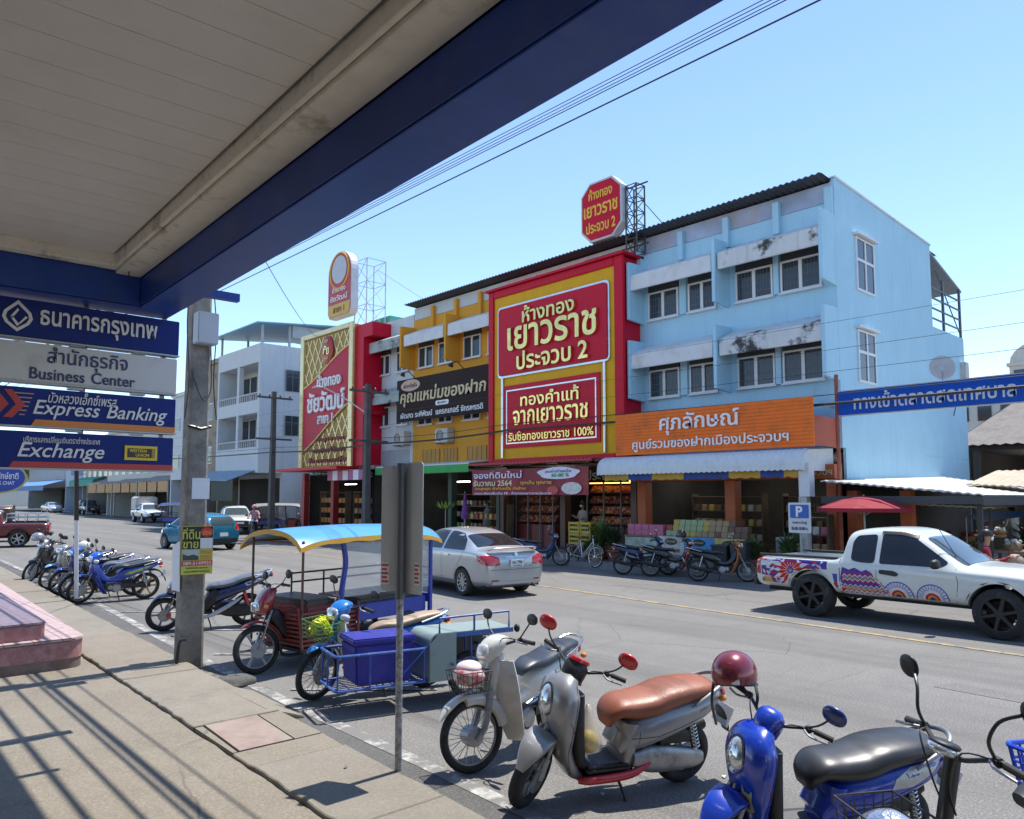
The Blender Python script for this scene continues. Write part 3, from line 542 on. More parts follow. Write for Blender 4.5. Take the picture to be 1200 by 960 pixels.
for z in (5.33, 7.92):
    h = 0.92
    for a, c in ((9.42, 10.62), (10.86, 12.06)): windowset(bl, a, c, z, z + h)
    for a, c in ((12.74, 13.74), (14.12, 15.30)): windowset(bl, a, c, z, z + h)
    hood(bl, 9.10, 12.24, z + 0.93, HOOD); hood(bl, 12.46, 15.5, z + 0.93, HOODC)
    fin(bl, 9.08, z - 0.02, z + 1.88, SKYW); fin(bl, 12.35, z - 0.02, z + 1.88, SKYW); fin(bl, 15.55, z - 0.02, z + 1.88, SKYW)
    for a, c in ((10.66, 10.82), (13.80, 14.04)): b = WB(bl); b.box(XF - 0.1, XF + 0.01, a, c, z, z + 1.25); b.build('mullion_pier', SKYW, bl, smooth=0)
for z0, z1, x0, x1 in ((7.95, 9.5, 21.5, 22.72), (5.33, 6.82, 21.42, 22.6)):
    f = WB(bl); e = 0.06; y = 9.022
    f.box(x0, x1, y - 0.05, y + 0.01, z0, z0 + e); f.box(x0, x1, y - 0.05, y + 0.01, z1 - e, z1); f.box(x0, x0 + e, y - 0.05, y + 0.01, z0 + e, z1 - e); f.box(x1 - e, x1, y - 0.05, y + 0.01, z0 + e, z1 - e); xm = (x0 + x1) / 2; f.box(xm - 0.04, xm + 0.04, y - 0.048, y + 0.01, z0 + e, z1 - e); zm = lerp(z0, z1, 0.58); f.box(x0 + e, x1 - e, y - 0.046, y + 0.01, zm - 0.04, zm + 0.04); f.box(x0 - 0.1, x1 + 0.1, y - 0.16, y + 0.01, z1 + 0.03, z1 + 0.09); w_ = f.build('window', WFR, bl, smooth=0)
    for a, c in ((x0 + e, xm - 0.04), (xm + 0.04, x1 - e)):
        for u, v_ in ((z0 + e, zm - 0.04), (zm + 0.04, z1 - e)): WB(bl).box(a + 0.002, c - 0.002, y - 0.025, y - 0.01, u + 0.002, v_ - 0.002).build('pane', WGL, w_, smooth=0)
b = WB(bl); b.prism([(27.42, 9.1, 10.42), (30.7, 9.1, 9.55), (30.7, 9.1, 9.62), (27.42, 9.1, 10.50)], (0, 6.4, 0)); b.build('terrace_roof', mat('grey tin sheet', (0.2, 0.21, 0.22), 0.5, var=0.15), bl, smooth=0)
b = WB(bl)
for z in (8.1, 8.45, 8.8, 9.15): b.box(27.42, 30.35, 9.06, 9.10, z, z + 0.05)
for x in (28.6, 30.3): b.box(x, x + 0.09, 9.05, 9.12, 7.81, 9.6)
b.tube([(28.0, 9.09, 9.9), (30.3, 9.09, 7.95)], 0.02, 6); b.build('terrace_railing', mat('dark grey rail', (0.09, 0.1, 0.12), 0.5), bl, smooth=0)
shop_room(bl, 9.05, 15.63); WB(bl).box(XF + 0.1, 30.3, 9.0, 9.018, 0.16, 2.45).build('side_opening_shade', DARKI, bl, smooth=0)  # dark sheet stands in for the shade in the shop's open side
OPIL = mat('burnt orange column', (0.42, 0.10, 0.03), 0.6, var=0.12, dirt=(0.28, 0.08, 0.04), dscale=2)
for y in (9.0, 12.17, 15.38): b = WB(bl); b.box(19.85, 20.2, y - 0.17 if y > 9.1 else y + 0.03, y + 0.17 if y > 9.1 else y + 0.3, 0.15, 2.62); b.build('column', OPIL, bl, smooth=0, bevel=0.01)
WB(bl).box(19.8, 20.25, 9.04, 15.6, 2.624, 3.0).build('lintel', OPIL, bl, smooth=0)
text('ศุภลักษณ์   ศูนย์รวมของฝากเมืองประจวบฯ', 4.6, mat('cream sign letters', (0.62, 0.5, 0.3), 0.5), bl, tuple(V((19.795, 11.4, 2.78)) - bl.location), (0, -1, 0), UP, height=0.26, bold=0.012)
for y, x in ((14.6, 22), (13.0, 22.5), (11.3, 22.4), (10.2, 23), (14.0, 24.5), (10.8, 25)): lamp(bl, x, y, 2.9)
# --- red sign unit
rd = thing('shophouse', 'shophouse unit hidden behind the huge red and gold jewellery sign', 'building', (XF, 15.65, 0.14)); shell(rd, 15.65, 22.25, WWALL); attic(rd, 15.66, 22.24, WWALL, mat('pale pinkish band', (0.6, 0.55, 0.54), 0.7), WWALL, (17.3, 19, 20.6)); roof(rd, 15.67, 22.24); shop_room(rd, 15.65, 22.25)
b = WB(rd)
for z0, z1 in ((4.9, 5.45), (7.4, 8.0)):
    for k in range(5): z = lerp(z0, z1, k / 5); b.prism([(XF - 0.5, 15.75, z), (XF - 0.46, 15.75, z + 0.1), (XF - 0.44, 15.75, z + 0.1), (XF - 0.48, 15.75, z)], (0, 0.6, 0))
b.build('louvre', IRON, rd, smooth=0)
for y in (17.6, 20.5): lamp(rd, 21.6, y, 2.9)
for y in (15.72, 18.9, 22.15): b = WB(rd); b.box(19.9, 20.2, y - 0.1, y + 0.14, 0.15, 3.2); b.build('column', mat('dark brown column', (0.09, 0.04, 0.03), 0.5), rd, smooth=0)
# --- amber unit
am = thing('shophouse', 'amber orange shophouse with white framed windows behind the dark brown shop sign', 'building', (XF, 22.25, 0.14)); shell(am, 22.25, 28.65, OWALL); attic(am, 22.26, 28.64, OWALL, WWALL, OWALL, (23.85, 25.45, 27.1)); roof(am, 22.26, 28.68); shop_room(am, 22.25, 28.65)
for z in (7.92, 5.33):
    for a, c in ((27.1, 28.2), (25.7, 26.7), (23.85, 24.97), (22.5, 23.4)): windowset(am, a, c, z, z + 0.95, grille=False)
    if z > 6: hood(am, 22.40, 25.2, z + 0.95, HOODC); hood(am, 25.5, 28.4, z + 0.95, HOODC)
for y, z0 in ((28.58, 7.95), (25.3, 7.9)): fin(am, y, z0, 9.82, OWALL)
DOORO = mat('orange folding shutter', (0.5, 0.25, 0.05), 0.6, var=0.12)
for a, c in ((26.62, 27.83), (25.4, 26.3), (23.5, 24.7)):
    b = WB(am); b.box(XF - 0.03, XF + 0.01, a, c, 3.5, 4.22)
    for k in range(5): y = lerp(a, c, k / 4); b.box(XF - 0.05, XF - 0.032, y - 0.02, y + 0.02, 3.5, 4.22)
    b.build('folding_door', DOORO, am, smooth=0)
for y in (22.35, 25.4, 28.55): b = WB(am); b.box(19.9, 20.2, y - 0.12, y + 0.12, 0.15, 3.2); b.build('column', mat('dark green column', (0.02, 0.05, 0.035), 0.5), am, smooth=0)
for y in (27.2, 24.2): lamp(am, 22.0, y, 2.8)
# --- grey white unit
wh = thing('shophouse', 'narrow grey white shophouse with rusty hoods between the gold sign and the amber building', 'building', (XF, 28.65, 0.14)); shell(wh, 28.65, 31.95, WWALL); shop_room(wh, 28.65, 31.95)
b = WB(wh); b.box(XF, 28, 28.66, 31.94, 10.2, 10.5); b.build('parapet', WWALL, wh, smooth=0)
HOODG = mat('green stained hood', (0.4, 0.44, 0.42), 0.8, var=0.3, scale=3, dirt=(0.08, 0.08, 0.07), dscale=1.5, dlo=0.5, dhi=0.62)
for z in (7.95, 5.45):
    for a, c in ((30.5, 31.45), (29.0, 29.95)): windowset(wh, a, c, z, z + 0.95, grille=False)
    hood(wh, 28.75, 31.4, z + 0.98, HOODG); fin(wh, 31.86, z + 0.05, z + 1.88, WWALL)
b = WB(wh); b.box(XF - 0.03, XF + 0.01, 28.9, 31.6, 3.5, 4.32); b.build('folding_door', mat('grey folding door', (0.36, 0.38, 0.4), 0.6), wh, smooth=0)
lamp(wh, 22.0, 30.2, 2.8)
# --- gold sign unit
gd = thing('shophouse', 'end shophouse behind the tall gold lattice sign on the side street corner', 'building', (XF, 31.95, 0.14)); shell(gd, 31.95, 38.4, GREYW); shop_room(gd, 31.95, 38.4)
b = WB(gd); b.box(21.5, 28, 33.5, 36.5, 10.2, 11.3); b.build('stair_tower', GREYW, gd, smooth=0); b = WB(gd); b.box(21.2, 24, 32.0, 33.4, 10.2, 11.2); b.build('roof_screen', mat('green roof sheet', (0.05, 0.3, 0.22), 0.5), gd, smooth=0)
b = WB(gd); b.box(XF - 0.6, XF + 0.01, 30.9, 38.45, 3.46, 3.62); b.build('canopy_slab', mat('grey concrete slab', (0.3, 0.3, 0.3), 0.8), gd, smooth=0)
RCOL = mat('red painted column', (0.3, 0.015, 0.02), 0.5)
for y in (32.1, 35.1, 38.2): b = WB(gd); b.box(19.9, 20.2, y - 0.14, y + 0.14, 0.15, 3.4); b.build('column', RCOL, gd, smooth=0)
for y in (33.6, 36.8): lamp(gd, 22.0, y, 2.8)

# ------------------------------------------------------------------ shop signs on the terrace
LF = (0, -1, 0)
def rloc(t, p): return tuple(V(p) - t.location)
# orange sign
og = thing('shop_sign', 'wide orange slatted shop sign with white Thai lettering above the white awning', 'sign', (19.5, 12.75, 3.47)); SLAT = mat('orange slat board', (0.85, 0.185, 0.03), 0.6, spec=0.2, var=0.07, scale=1.0, dirt=(0.5, 0.14, 0.04), dscale=1.5)
b = WB(og)
for k in range(13): z = 3.47 + k * 0.102; b.prism([(19.5, 9.42, z), (19.488, 9.42, z + 0.01), (19.488, 9.42, z + 0.094), (19.5, 9.42, z + 0.102)], (0, 6.7, 0))
b.box(19.501, 19.54, 9.42, 16.12, 3.47, 4.80); b.build('slat_board', SLAT, og, smooth=0)
WB(og).box(19.545, 20.85, 9.42, 9.45, 3.5, 4.30).build('return_panel', mat('salmon return panel', (0.45, 0.10, 0.05), 0.6, var=0.15), og, smooth=0)
text('ศุภลักษณ์', 2.75, WHITE, og, rloc(og, (19.47, 12.95, 4.36)), LF, UP, height=0.66, bold=0.012, ext=0.04); text('ศูนย์รวมของฝากเมืองประจวบฯ', 5.3, WHITE, og, rloc(og, (19.47, 12.75, 3.75)), LF, UP, height=0.40, bold=0.012, ext=0.03)
b = WB(og)
for y in (9.5, 11.8, 14.0, 16.0): b.box(19.55, 20.85, y, y + 0.05, 4.6, 4.65)
b.build('stay', STEEL, og, smooth=0); og.location = (18.95, 12.39, 3.433); og.scale = (1, 0.972, 0.972)
# red and gold sign
rs = thing('shop_sign', 'huge red and yellow jewellery sign with raised gold Thai letters and the numeral 2', 'sign', (19.4, 18.9, 3.4))
RSIGN = mat('glossy red sign', (0.56, 0.006, 0.03), 0.4, var=0.08, spec=0.2); YSIGN = mat('golden yellow sign board', (0.72, 0.38, 0.012), 0.5, var=0.08, spec=0.2); GOLD = mat('polished gold letters', (0.85, 0.62, 0.22), 0.22, metal=0.9, var=0.25, scale=2.5); SVR = mat('silver trim', (0.65, 0.66, 0.68), 0.25, metal=0.8)
WB(rs).box(19.42, 20.28, 15.68, 22.2, 3.42, 10.02).build('case', RSIGN, rs, smooth=0)
b = WB(rs)
for q in ((15.6, 16.0, 3.38, 10.06), (22.0, 22.3, 3.38, 10.06)): b.box(19.32, 19.418, q[0], q[1], q[2], q[3])
b.box(19.32, 19.418, 16.002, 21.998, 9.78, 10.06); b.box(19.32, 19.418, 16.002, 21.998, 3.38, 3.56); b.build('frame', RSIGN, rs, smooth=0, bevel=0.02)
b = WB(rs); b.prism([(19.2, 15.5, 10.064), (19.2, 22.4, 10.064), (20.3, 22.4, 10.064), (20.3, 15.5, 10.064)], (0, 0, 0.08)); b.build('cap', RSIGN, rs, smooth=0)
WB(rs).box(19.39, 19.419, 16.002, 21.998, 3.562, 9.778).build('back_board', YSIGN, rs, smooth=0)
def rpanel(y0, y1, z0, z1, x, d, m, name, r=0.2):
    b = WB(rs); q = roundp0([(y0, z0), (y1, z0), (y1, z1), (y0, z1)], r); b.prism([(x, y, z) for y, z in q], (-d, 0, 0)); return b.build(name, m, rs, smooth=0)
def roundp0(pts, r, k=5):
    out = []; n = len(pts)
    for i in range(n):
        p, a, c = V(pts[i]), V(pts[i - 1]), V(pts[(i + 1) % n]); s_ = p + (a - p).normalized() * r; e = p + (c - p).normalized() * r
        for j in range(k + 1): t_ = j / k; out.append(tuple(s_.lerp(p, t_).lerp(p.lerp(e, t_), t_)))
    return out
rpanel(16.2, 21.75, 6.62, 9.36, 19.388, 0.06, SVR, 'silver_border'); rpanel(16.28, 21.67, 6.70, 9.28, 19.326, 0.04, RSIGN, 'red_panel', 0.16)
rpanel(16.65, 21.42, 3.95, 6.30, 19.388, 0.05, RSIGN, 'red_panel', 0.02)
b = WB(rs)
for q in ((16.8, 21.27, 6.08, 6.13), (16.8, 21.27, 4.10, 4.15), (16.8, 16.85, 4.152, 6.078), (21.22, 21.27, 4.152, 6.078)): b.box(19.325, 19.336, *q)
b.build('silver_border', SVR, rs, smooth=0)
for y in (16.45, 21.5): b = WB(rs); b.tube([(19.34, y, 3.60), (19.34, y, 6.64)], 0.05, 10); b.build('silver_post', SVR, rs)
for s_, w_, y, z, h in (('ห้างทอง', 2.6, 18.95, 8.85, 0.62), ('เยาวราช', 4.4, 18.85, 8.02, 0.88), ('ประจวบ 2', 3.5, 18.8, 7.15, 0.68)): text(s_, w_, GOLD, rs, rloc(rs, (19.284, y, z)), LF, UP, height=h, bold=0.018, ext=0.10)
for s_, w_, y, z, h in (('ทองคำแท้', 2.9, 19.0, 5.72, 0.52), ('จากเยาวราช', 3.7, 19.0, 5.05, 0.55), ('รับซื้อทองเยาวราช 100%', 4.2, 19.0, 4.38, 0.36)): text(s_, w_, GOLD, rs, rloc(rs, (19.336, y, z)), LF, UP, height=h, bold=0.015, ext=0.05)
# brown sign
br = thing('shop_sign', 'dark brown shop sign with cream gold lettering and pale oval on the amber building', 'sign', (19.6, 25.7, 5.48)); BROWNS = mat('dark brown sign face', (0.03, 0.016, 0.015), 0.6, var=0.15, scale=1, spec=0.15); CGOLD = mat('cream gold letters', (0.62, 0.5, 0.28), 0.4)
WB(br).box(19.58, 19.72, 22.42, 28.9, 5.48, 7.36).build('panel', BROWNS, br, smooth=0)
text('คุณแหม่มของฝาก', 5.9, CGOLD, br, rloc(br, (19.578, 25.65, 6.52)), LF, UP, height=0.80, bold=0.016, ext=0.03, shear=0.12)
b = WB(br); b.prism([(19.578, 27.85 + 0.72 * math.cos(a), 7.06 + 0.26 * math.sin(a)) for a in [2 * math.pi * k / 28 for k in range(28)]], (-0.01, 0, 0)); ob_ = b.build('oval', mat('salmon oval', (0.55, 0.36, 0.27), 0.5), br, smooth=0); text('ฝากถึงใจ', 1.0, BROWNS, br, rloc(br, (19.566, 27.85, 7.06)), LF, UP, height=0.2)
b = WB(br); b.prism([(19.578, y, z) for y, z in roundp0([(25.1, 6.0), (26.0, 6.0), (26.0, 6.2), (25.1, 6.2)], 0.09)], (-0.01, 0, 0)); b.build('pill', WHITE, br, smooth=0); text('ผู้ผลิต', 0.6, BROWNS, br, rloc(br, (19.566, 25.55, 6.1)), LF, UP, height=0.13)
for s_, w_, y in (('ผัดสด', 0.95, 28.1), ('ระพีพัฒน์', 1.25, 26.85), ('แครกเกอร์', 1.55, 25.2), ('จักรพรรดิ', 1.4, 23.6)): text(s_, w_, WHITE, br, rloc(br, (19.578, y, 5.74)), LF, UP, height=0.26, bold=0.015)
for y in (24.2, 27.6):
    b = WB(br); b.tube([(19.65, y, 7.36), (19.3, y, 7.62), (19.1, y + 0.1, 7.55)], 0.02, 6); b.tube([(19.1, y + 0.1, 7.55), (19.05, y + 0.1, 7.42)], [0.05, 0.12], 10); b.build('spot_lamp', BLACKM, br)
# gold lattice sign
gs = thing('shop_sign', 'tall gold lattice shop sign with red diagonal band and white Thai letters', 'sign', (19.2, 34.6, 3.6)); GLD = mat('gold sign board', (0.42, 0.27, 0.07), 0.5, var=0.12, scale=2, spec=0.2); GLT = mat('pale gold lattice', (0.75, 0.62, 0.32), 0.3, metal=0.4, var=0.1)
Y0, Y1, Z0, Z1 = 32.05, 37.15, 3.6, 10.5
WB(gs).box(19.2, 20.28, Y0, Y1, Z0, Z1).build('panel', GLD, gs, smooth=0)
b = WB(gs); e = 0.28
b.box(19.08, 19.198, Y0 - 0.1, Y0 + e, Z0, Z1 + 0.1); b.box(19.08, 19.198, Y1 - e, Y1 + 0.1, Z0, Z1 + 0.1); b.box(19.08, 19.198, Y0 + e, Y1 - e, Z1 - 0.15, Z1 + 0.1); b.build('frame', GLT, gs, smooth=0, bevel=0.02)
# band curve: z as function of v (0 left in view .. 1 right)
up_ = lambda v: lerp(8.1, 9.2, v) + 0.32 * math.sin((v - 0.5) * math.pi); lo_ = lambda v: lerp(4.8, 6.3, v) + 0.35 * math.sin((v - 0.5) * math.pi)
vy = lambda v: lerp(Y1 - e, Y0 + e, v)
N_ = 24; b = WB(gs); qs = [(19.195, vy(k / N_), up_(k / N_)) for k in range(N_ + 1)] + [(19.195, vy(k / N_), max(Z0, lo_(k / N_))) for k in range(N_, -1, -1)]; b.prism(qs, (-0.06, 0, 0)); b.build('red_band', mat('crimson sign band', (0.5, 0.012, 0.04), 0.4, spec=0.2), gs, smooth=0)
for fn in (up_, lo_):
    b = WB(gs); b.tube([(19.13, vy(k / N_), max(Z0, fn(k / N_))) for k in range(N_ + 1)], 0.055, 6); b.build('band_edge', GLT, gs)
b = WB(gs)
yy = 0.62; zz = 1.05
def clipseg(p, q, test, n=26):
    run = []
    for i in range(n + 1):
        t_ = i / n; c = (lerp(p[0], q[0], t_), lerp(p[1], q[1], t_))
        if test(c): run.append(c)
        else:
            if len(run) > 1: yield run[0], run[-1]
            run = []
    if len(run) > 1: yield run[0], run[-1]
def zone(c):
    y, z = c
    if not (Y0 + e < y < Y1 - e and Z0 < z < Z1 - 0.15): return False
    v = (Y1 - e - y) / (Y1 - Y0 - 2 * e); return z > up_(v) + 0.08 or z < lo_(v) - 0.08
for k in range(-14, 24):
    for sg in (1, -1):
        p = (Y0 + k * yy, Z0); q = (Y0 + k * yy + sg * (Z1 - Z0) * yy / zz, Z1)
        for a, c in clipseg(p, q, zone, 60):
            d = V((0, c[0] - a[0], c[1] - a[1])).normalized(); n_ = V((0, -d.z, d.y)) * 0.035; A = V((19.198, a[0], a[1])); C_ = V((19.198, c[0], c[1])); dx = V((-0.035 - 0.006 * sg, 0, 0)); b.prism([A + n_, C_ + n_, C_ - n_, A - n_], dx)
b.build('lattice', GLT, gs, smooth=0)
b = WB(gs); b.lathe([(0.001, 0.10), (0.50, 0.10), (0.56, 0.06), (0.56, 0)], (19.14, 34.4, 9.5), (-1, 0, 0), 36); 
for v in b.bm.verts: v.co.z = (v.co.z - (9.5 - gs.location.z)) * 1.3 + 9.5 - gs.location.z
md_ = b.build('medallion', mat('crimson medallion', (0.42, 0.03, 0.03), 0.35), gs); text('ชัย', 0.62, GOLD, md_, rloc(gs, (19.03, 34.4, 9.5)), LF, UP, height=0.5, bold=0.03, ext=0.03)
text('ตรา', 0.3, GOLD, md_, rloc(gs, (19.03, 34.4, 9.95)), LF, UP, height=0.16, ext=0.03); text('ทองแท้', 0.4, GOLD, md_, rloc(gs, (19.03, 34.4, 9.08)), LF, UP, height=0.15, ext=0.03)
for s_, w_, y, z, h in (('ห้างทอง', 2.3, 34.2, 8.0, 0.7), ('ชัยวัฒน์', 3.7, 34.5, 6.95, 1.05), ('สาขา 1', 1.5, 34.5, 6.05, 0.5)): text(s_, w_, WHITE, gs, rloc(gs, (19.13, y, z)), LF, UP, height=h, bold=0.022, ext=0.08)
RTX = mat('dark red letters', (0.25, 0.02, 0.03), 0.5)
for s_, w_, z in (('ทองรูปพรรณ', 3.0, 5.0), ('ขายฝาก ไถ่ถอน', 3.2, 4.5), ('ซื้อ ขาย แลกเปลี่ยน', 3.9, 3.98)): text(s_, w_, RTX, gs, rloc(gs, (19.15, 34.2, z)), LF, UP, height=0.28, bold=0.025, ext=0.05)
b = WB(gs); b.box(19.25, 20.28, 31.2, 31.94, 3.6, 6.0); b.box(19.25, 20.28, 30.9, 31.94, 6.002, 7.2); b.box(19.25, 20.28, 31.25, 31.94, 7.202, 9.7); b.box(19.25, 20.28, 30.5, 31.94, 9.702, 10.35); b.build('red_return', RSIGN, gs, smooth=0)
WB(gs).box(18.0, 19.19, 31.4, 37.6, 3.42, 3.56).build('red_eave', RSIGN, gs, smooth=0, bevel=0.02)
# roof signs on lattice masts
def mast(name, label, x, y, z0, z1, w_, m):
    t = thing(name, label, 'mast', (x, y, z0)); h = z1 - z0; b = MB(); P4 = [(-w_, -w_), (w_, -w_), (w_, w_), (-w_, w_)]; n = max(3, int(h / (2 * w_)))
    for px_, py in P4: b.tube([(px_, py, 0), (px_, py, h)], 0.03, 5)
    for k in range(n + 1):
        z = h * k / n
        for i in range(4):
            a, c = P4[i], P4[(i + 1) % 4]; b.tube([(a[0], a[1], z), (c[0], c[1], z)], 0.018, 4)
            if k < n: b.tube([(a[0], a[1], z), (c[0], c[1], h * (k + 1) / n)], 0.016, 4)
    b.build('lattice', m, t, smooth=0); return t
DST = mat('dark steel angle', (0.05, 0.052, 0.055), 0.5); LST = mat('pale steel angle', (0.45, 0.47, 0.5), 0.5)
m1 = mast('sign_mast', 'dark steel lattice mast holding the octagonal red roof sign', 19.95, 15.55, 10.2, 12.5, 0.22, DST)
b = MB(); b.tube([(-0.1, -0.6, 2.25), (-0.1, 2.2, 2.25)], 0.03, 5); b.tube([(-0.1, -0.6, 0.2), (-0.1, 2.2, 0.2)], 0.03, 5); b.tube([(0.2, 0, 2.0), (1.2, -1.0, 0.3)], 0.015, 4); b.build('cross_arm', DST, m1)
oc = thing('roof_sign', 'octagonal red roof sign with yellow Thai letters on a dark mast', 'sign', (19.6, 16.75, 10.85)); q = [(-0.9, 0.45), (-0.9, 1.75), (-0.5, 2.15), (0.5, 2.15), (0.9, 1.75), (0.9, 0.45), (0.5, 0.05), (-0.5, 0.05)]
MB().prism([(0, y, z) for y, z in q], (0.35, 0, 0)).build('case', mat('pale sign case', (0.55, 0.57, 0.6), 0.5), oc, smooth=0); MB().prism([(-0.004, y * 0.93, 1.1 + (z - 1.1) * 0.93) for y, z in q], (-0.02, 0, 0)).build('face', RSIGN, oc, smooth=0)
YLT = mat('yellow letters', (0.8, 0.5, 0.03), 0.5)
for s_, w_, z in (('ห้างทอง', 1.05, 1.72), ('เยาวราช', 1.5, 1.12), ('ประจวบ 2', 1.3, 0.55)): text(s_, w_, YLT, oc, (-0.025, 0, z), LF, UP, height=0.4, bold=0.02)
m2 = mast('sign_mast', 'pale steel lattice mast beside the rounded red roof sign', 20.6, 32.9, 10.5, 14.0, 0.55, LST); b = MB(); b.tube([(-0.5, 0.5, 2.6), (-1.0, 1.7, 2.6)], 0.05, 5); b.tube([(-0.5, 0.5, 1.0), (-1.0, 1.7, 1.0)], 0.05, 5); b.tube([(0.4, 0, 3.2), (3.0, -4.0, 0)], 0.02, 4); b.build('cross_arm', LST, m2)
rn = thing('roof_sign', 'round topped red and yellow roof sign with a silver disc on a pale mast', 'sign', (19.6, 34.2, 11.2)); q = [(-1.15, 0.3), (-0.95, 0.05), (0.95, 0.05), (1.15, 0.3)] + [(1.15 * math.cos(a), 2.35 + 1.1 * math.sin(a)) for a in [math.pi * k / 16 for k in range(17)]]
MB().prism([(0, y, z) for y, z in q], (0.4, 0, 0)).build('case', mat('pale sign case', (0.55, 0.57, 0.6), 0.5), rn, smooth=0); MB().prism([(-0.004, y * 0.94, 1.7 + (z - 1.7) * 0.96) for y, z in q], (-0.02, 0, 0)).build('face', mat('coral red sign face', (0.5, 0.04, 0.04), 0.4), rn, smooth=0)
MB().prism([(-0.026, y, z) for y, z in ((-1.06, 0.32), (-0.9, 0.12), (0.9, 0.12), (1.06, 0.32), (1.06, 0.75), (-1.06, 0.75))], (-0.01, 0, 0)).build('lower_band', mat('gold sign band', (0.65, 0.4, 0.04), 0.4), rn, smooth=0)
b = MB(); b.lathe([(0.001, 0.02), (0.72, 0.02), (0.72, 0)], (-0.026, 0, 2.5), (-1, 0, 0), 32); b.build('disc', mat('pale silver disc', (0.5, 0.52, 0.55), 0.4), rn); b = MB(); b.torus((-0.03, 0, 2.45), (1, 0, 0), 0.92, 0.04, 36, 6); b.build('ring', YLT, rn)
for s_, w_, z, m_ in (('ห้างทอง', 1.3, 1.5, WHITE), ('ชัยวัฒน์', 1.7, 1.05, WHITE), ('สาขา 1', 1.1, 0.45, RTX)): text(s_, w_, m_, rn, (-0.038, 0, z), LF, UP, height=0.3, bold=0.02)

# ------------------------------------------------------------------ awnings and cloth
def awning(name, label, y0, y1, xb, xf, zb, zf, drop, m, curved=True, ends=None):
    t = thing(name, label, 'awning', ((xb + xf) / 2, (y0 + y1) / 2, zf)); n = int((y1 - y0) / 0.085); pf = []
    if curved:
        pf = [(xb, zb)] + [(lerp(xb, xf + 0.35, k / 4), lerp(zb, zf, k / 4)) for k in range(1, 5)] + [(xf + 0.35 - 0.35 * math.sin(a), zf - 0.38 + 0.38 * math.cos(a)) for a in [math.pi / 2 * k / 5 for k in range(1, 6)]] + [(xf, zf - drop)]
    else: pf = [(xb, zb), (xf, zf), (xf, zf - drop)]
    b = WB(t); V1 = []
    for k in range(n + 1): y = lerp(y0, y1, k / n); dz = 0.014 * (1 if k % 2 else -1); V1.append([b.v((x - dz * 0.5, y, z + dz)) for x, z in pf])
    for k in range(n):
        for i in range(len(pf) - 1): b.f([V1[k][i], V1[k + 1][i], V1[k + 1][i + 1], V1[k][i + 1]])
    b.build('sheet', m, t, smooth=0, recalc=False)
    if ends:
        for y in (y0, y1):
            b = WB(t); b.prism([(x, y, z - 0.02) for x, z in pf] + [(xb, y, zf - drop)], (0, 0.02 if y == y1 else -0.02, 0)); b.build('end_panel', ends, t, smooth=0)
    b = WB(t)
    for k in range(5): y = lerp(y0 + 0.1, y1 - 0.1, k / 4); b.tube([(xb, y, zb - 0.06), (xf + 0.3, y, zf - 0.08)], 0.02, 5)
    b.build('rafter', STEEL, t); return t
WTIN = mat('white corrugated sheet', (0.62, 0.66, 0.68), 0.5, var=0.1, scale=2, dirt=(0.45, 0.48, 0.5), dscale=2)
aw1 = awning('shop_awning', 'white corrugated awning with curved front over the orange columned shop', 9.3, 16.15, 20.28, 18.6, 3.46, 3.38, 0.55, WTIN, ends=WTIN)
WB(aw1).box(18.75, 18.95, 9.3, 9.5, 0.15, 3.1).build('end_post', mat('pale grey post', (0.45, 0.47, 0.48), 0.6), aw1, smooth=0)
WB(aw1).box(18.72, 19.0, 9.2, 9.48, 2.15, 3.0).build('end_box', WTIN, aw1, smooth=0)
BLUV = mat('blue valance cloth', (0.03, 0.07, 0.26), 0.8); YELV = mat('mustard valance cloth', (0.5, 0.3, 0.05), 0.8)
va = thing('valance', 'scalloped mustard and blue cloth valance hanging under the white awning', 'valance', (18.75, 12.7, 2.6))
yy0 = 15.95; segs = [(15.95, 14.75, 1), (14.75, 13.9, 0), (13.9, 12.9, 1), (12.9, 11.5, 0), (11.5, 10.5, 1), (10.5, 9.55, 0)]
segs = [(15.95, 15.0, 1), (15.0, 13.9, 0), (13.9, 12.75, 1), (12.75, 11.35, 0), (11.35, 10.5, 1), (10.5, 10.05, 0), (10.05, 9.5, 1)]
segs = [(15.95, 15.0, 1), (15.0, 14.1, 0), (14.1, 13.0, 1), (13.0, 11.5, 0), (11.5, 10.55, 1), (10.55, 9.9, 0), (9.9, 9.5, 1)]
for a, c, w_ in segs:
    b = WB(va); n = 10; 
    for k in range(n):
        ya, yb = lerp(a, c, k / n), lerp(a, c, (k + 1) / n); f = lambda y: 2.68 - 0.05 * abs(math.sin(y * 9)); g_ = lambda y: 18.75 + 0.03 * math.sin(y * 7); b.prism([(g_(ya), ya, 2.98), (g_(yb), yb, 2.98), (g_(yb), yb, f(yb)), (g_(ya), ya, f(ya))], (0.006, 0, 0))
    b.build('cloth', YELV if w_ else BLUV, va, smooth=0)
GTIN = mat('green awning sheet', (0.03, 0.32, 0.07), 0.6, var=0.15); aw2 = awning('shop_awning', 'bright green edged awning over the shop below the brown sign', 22.7, 29.2, 20.28, 18.7, 3.62, 3.45, 0.06, WTIN, False)
b = WB(aw2); n = 44
for k in range(n):
    ya, yb = lerp(22.7, 29.2, k / n), lerp(22.7, 29.2, (k + 1) / n); b.prism([(18.68, ya, 3.40), (18.68, yb, 3.40), (18.68, yb, 3.12), (18.68, (ya + yb) / 2, 3.07), (18.68, ya, 3.12)], (0.008, 0, 0))
b.build('valance', GTIN, aw2, smooth=0)
RTIN = mat('red awning sheet', (0.36, 0.02, 0.03), 0.5, var=0.1); aw3 = awning('shop_awning', 'red awning edge beneath the huge red and gold sign', 16.3, 22.5, 20.28, 18.5, 3.42, 3.38, 0.08, RTIN, False)
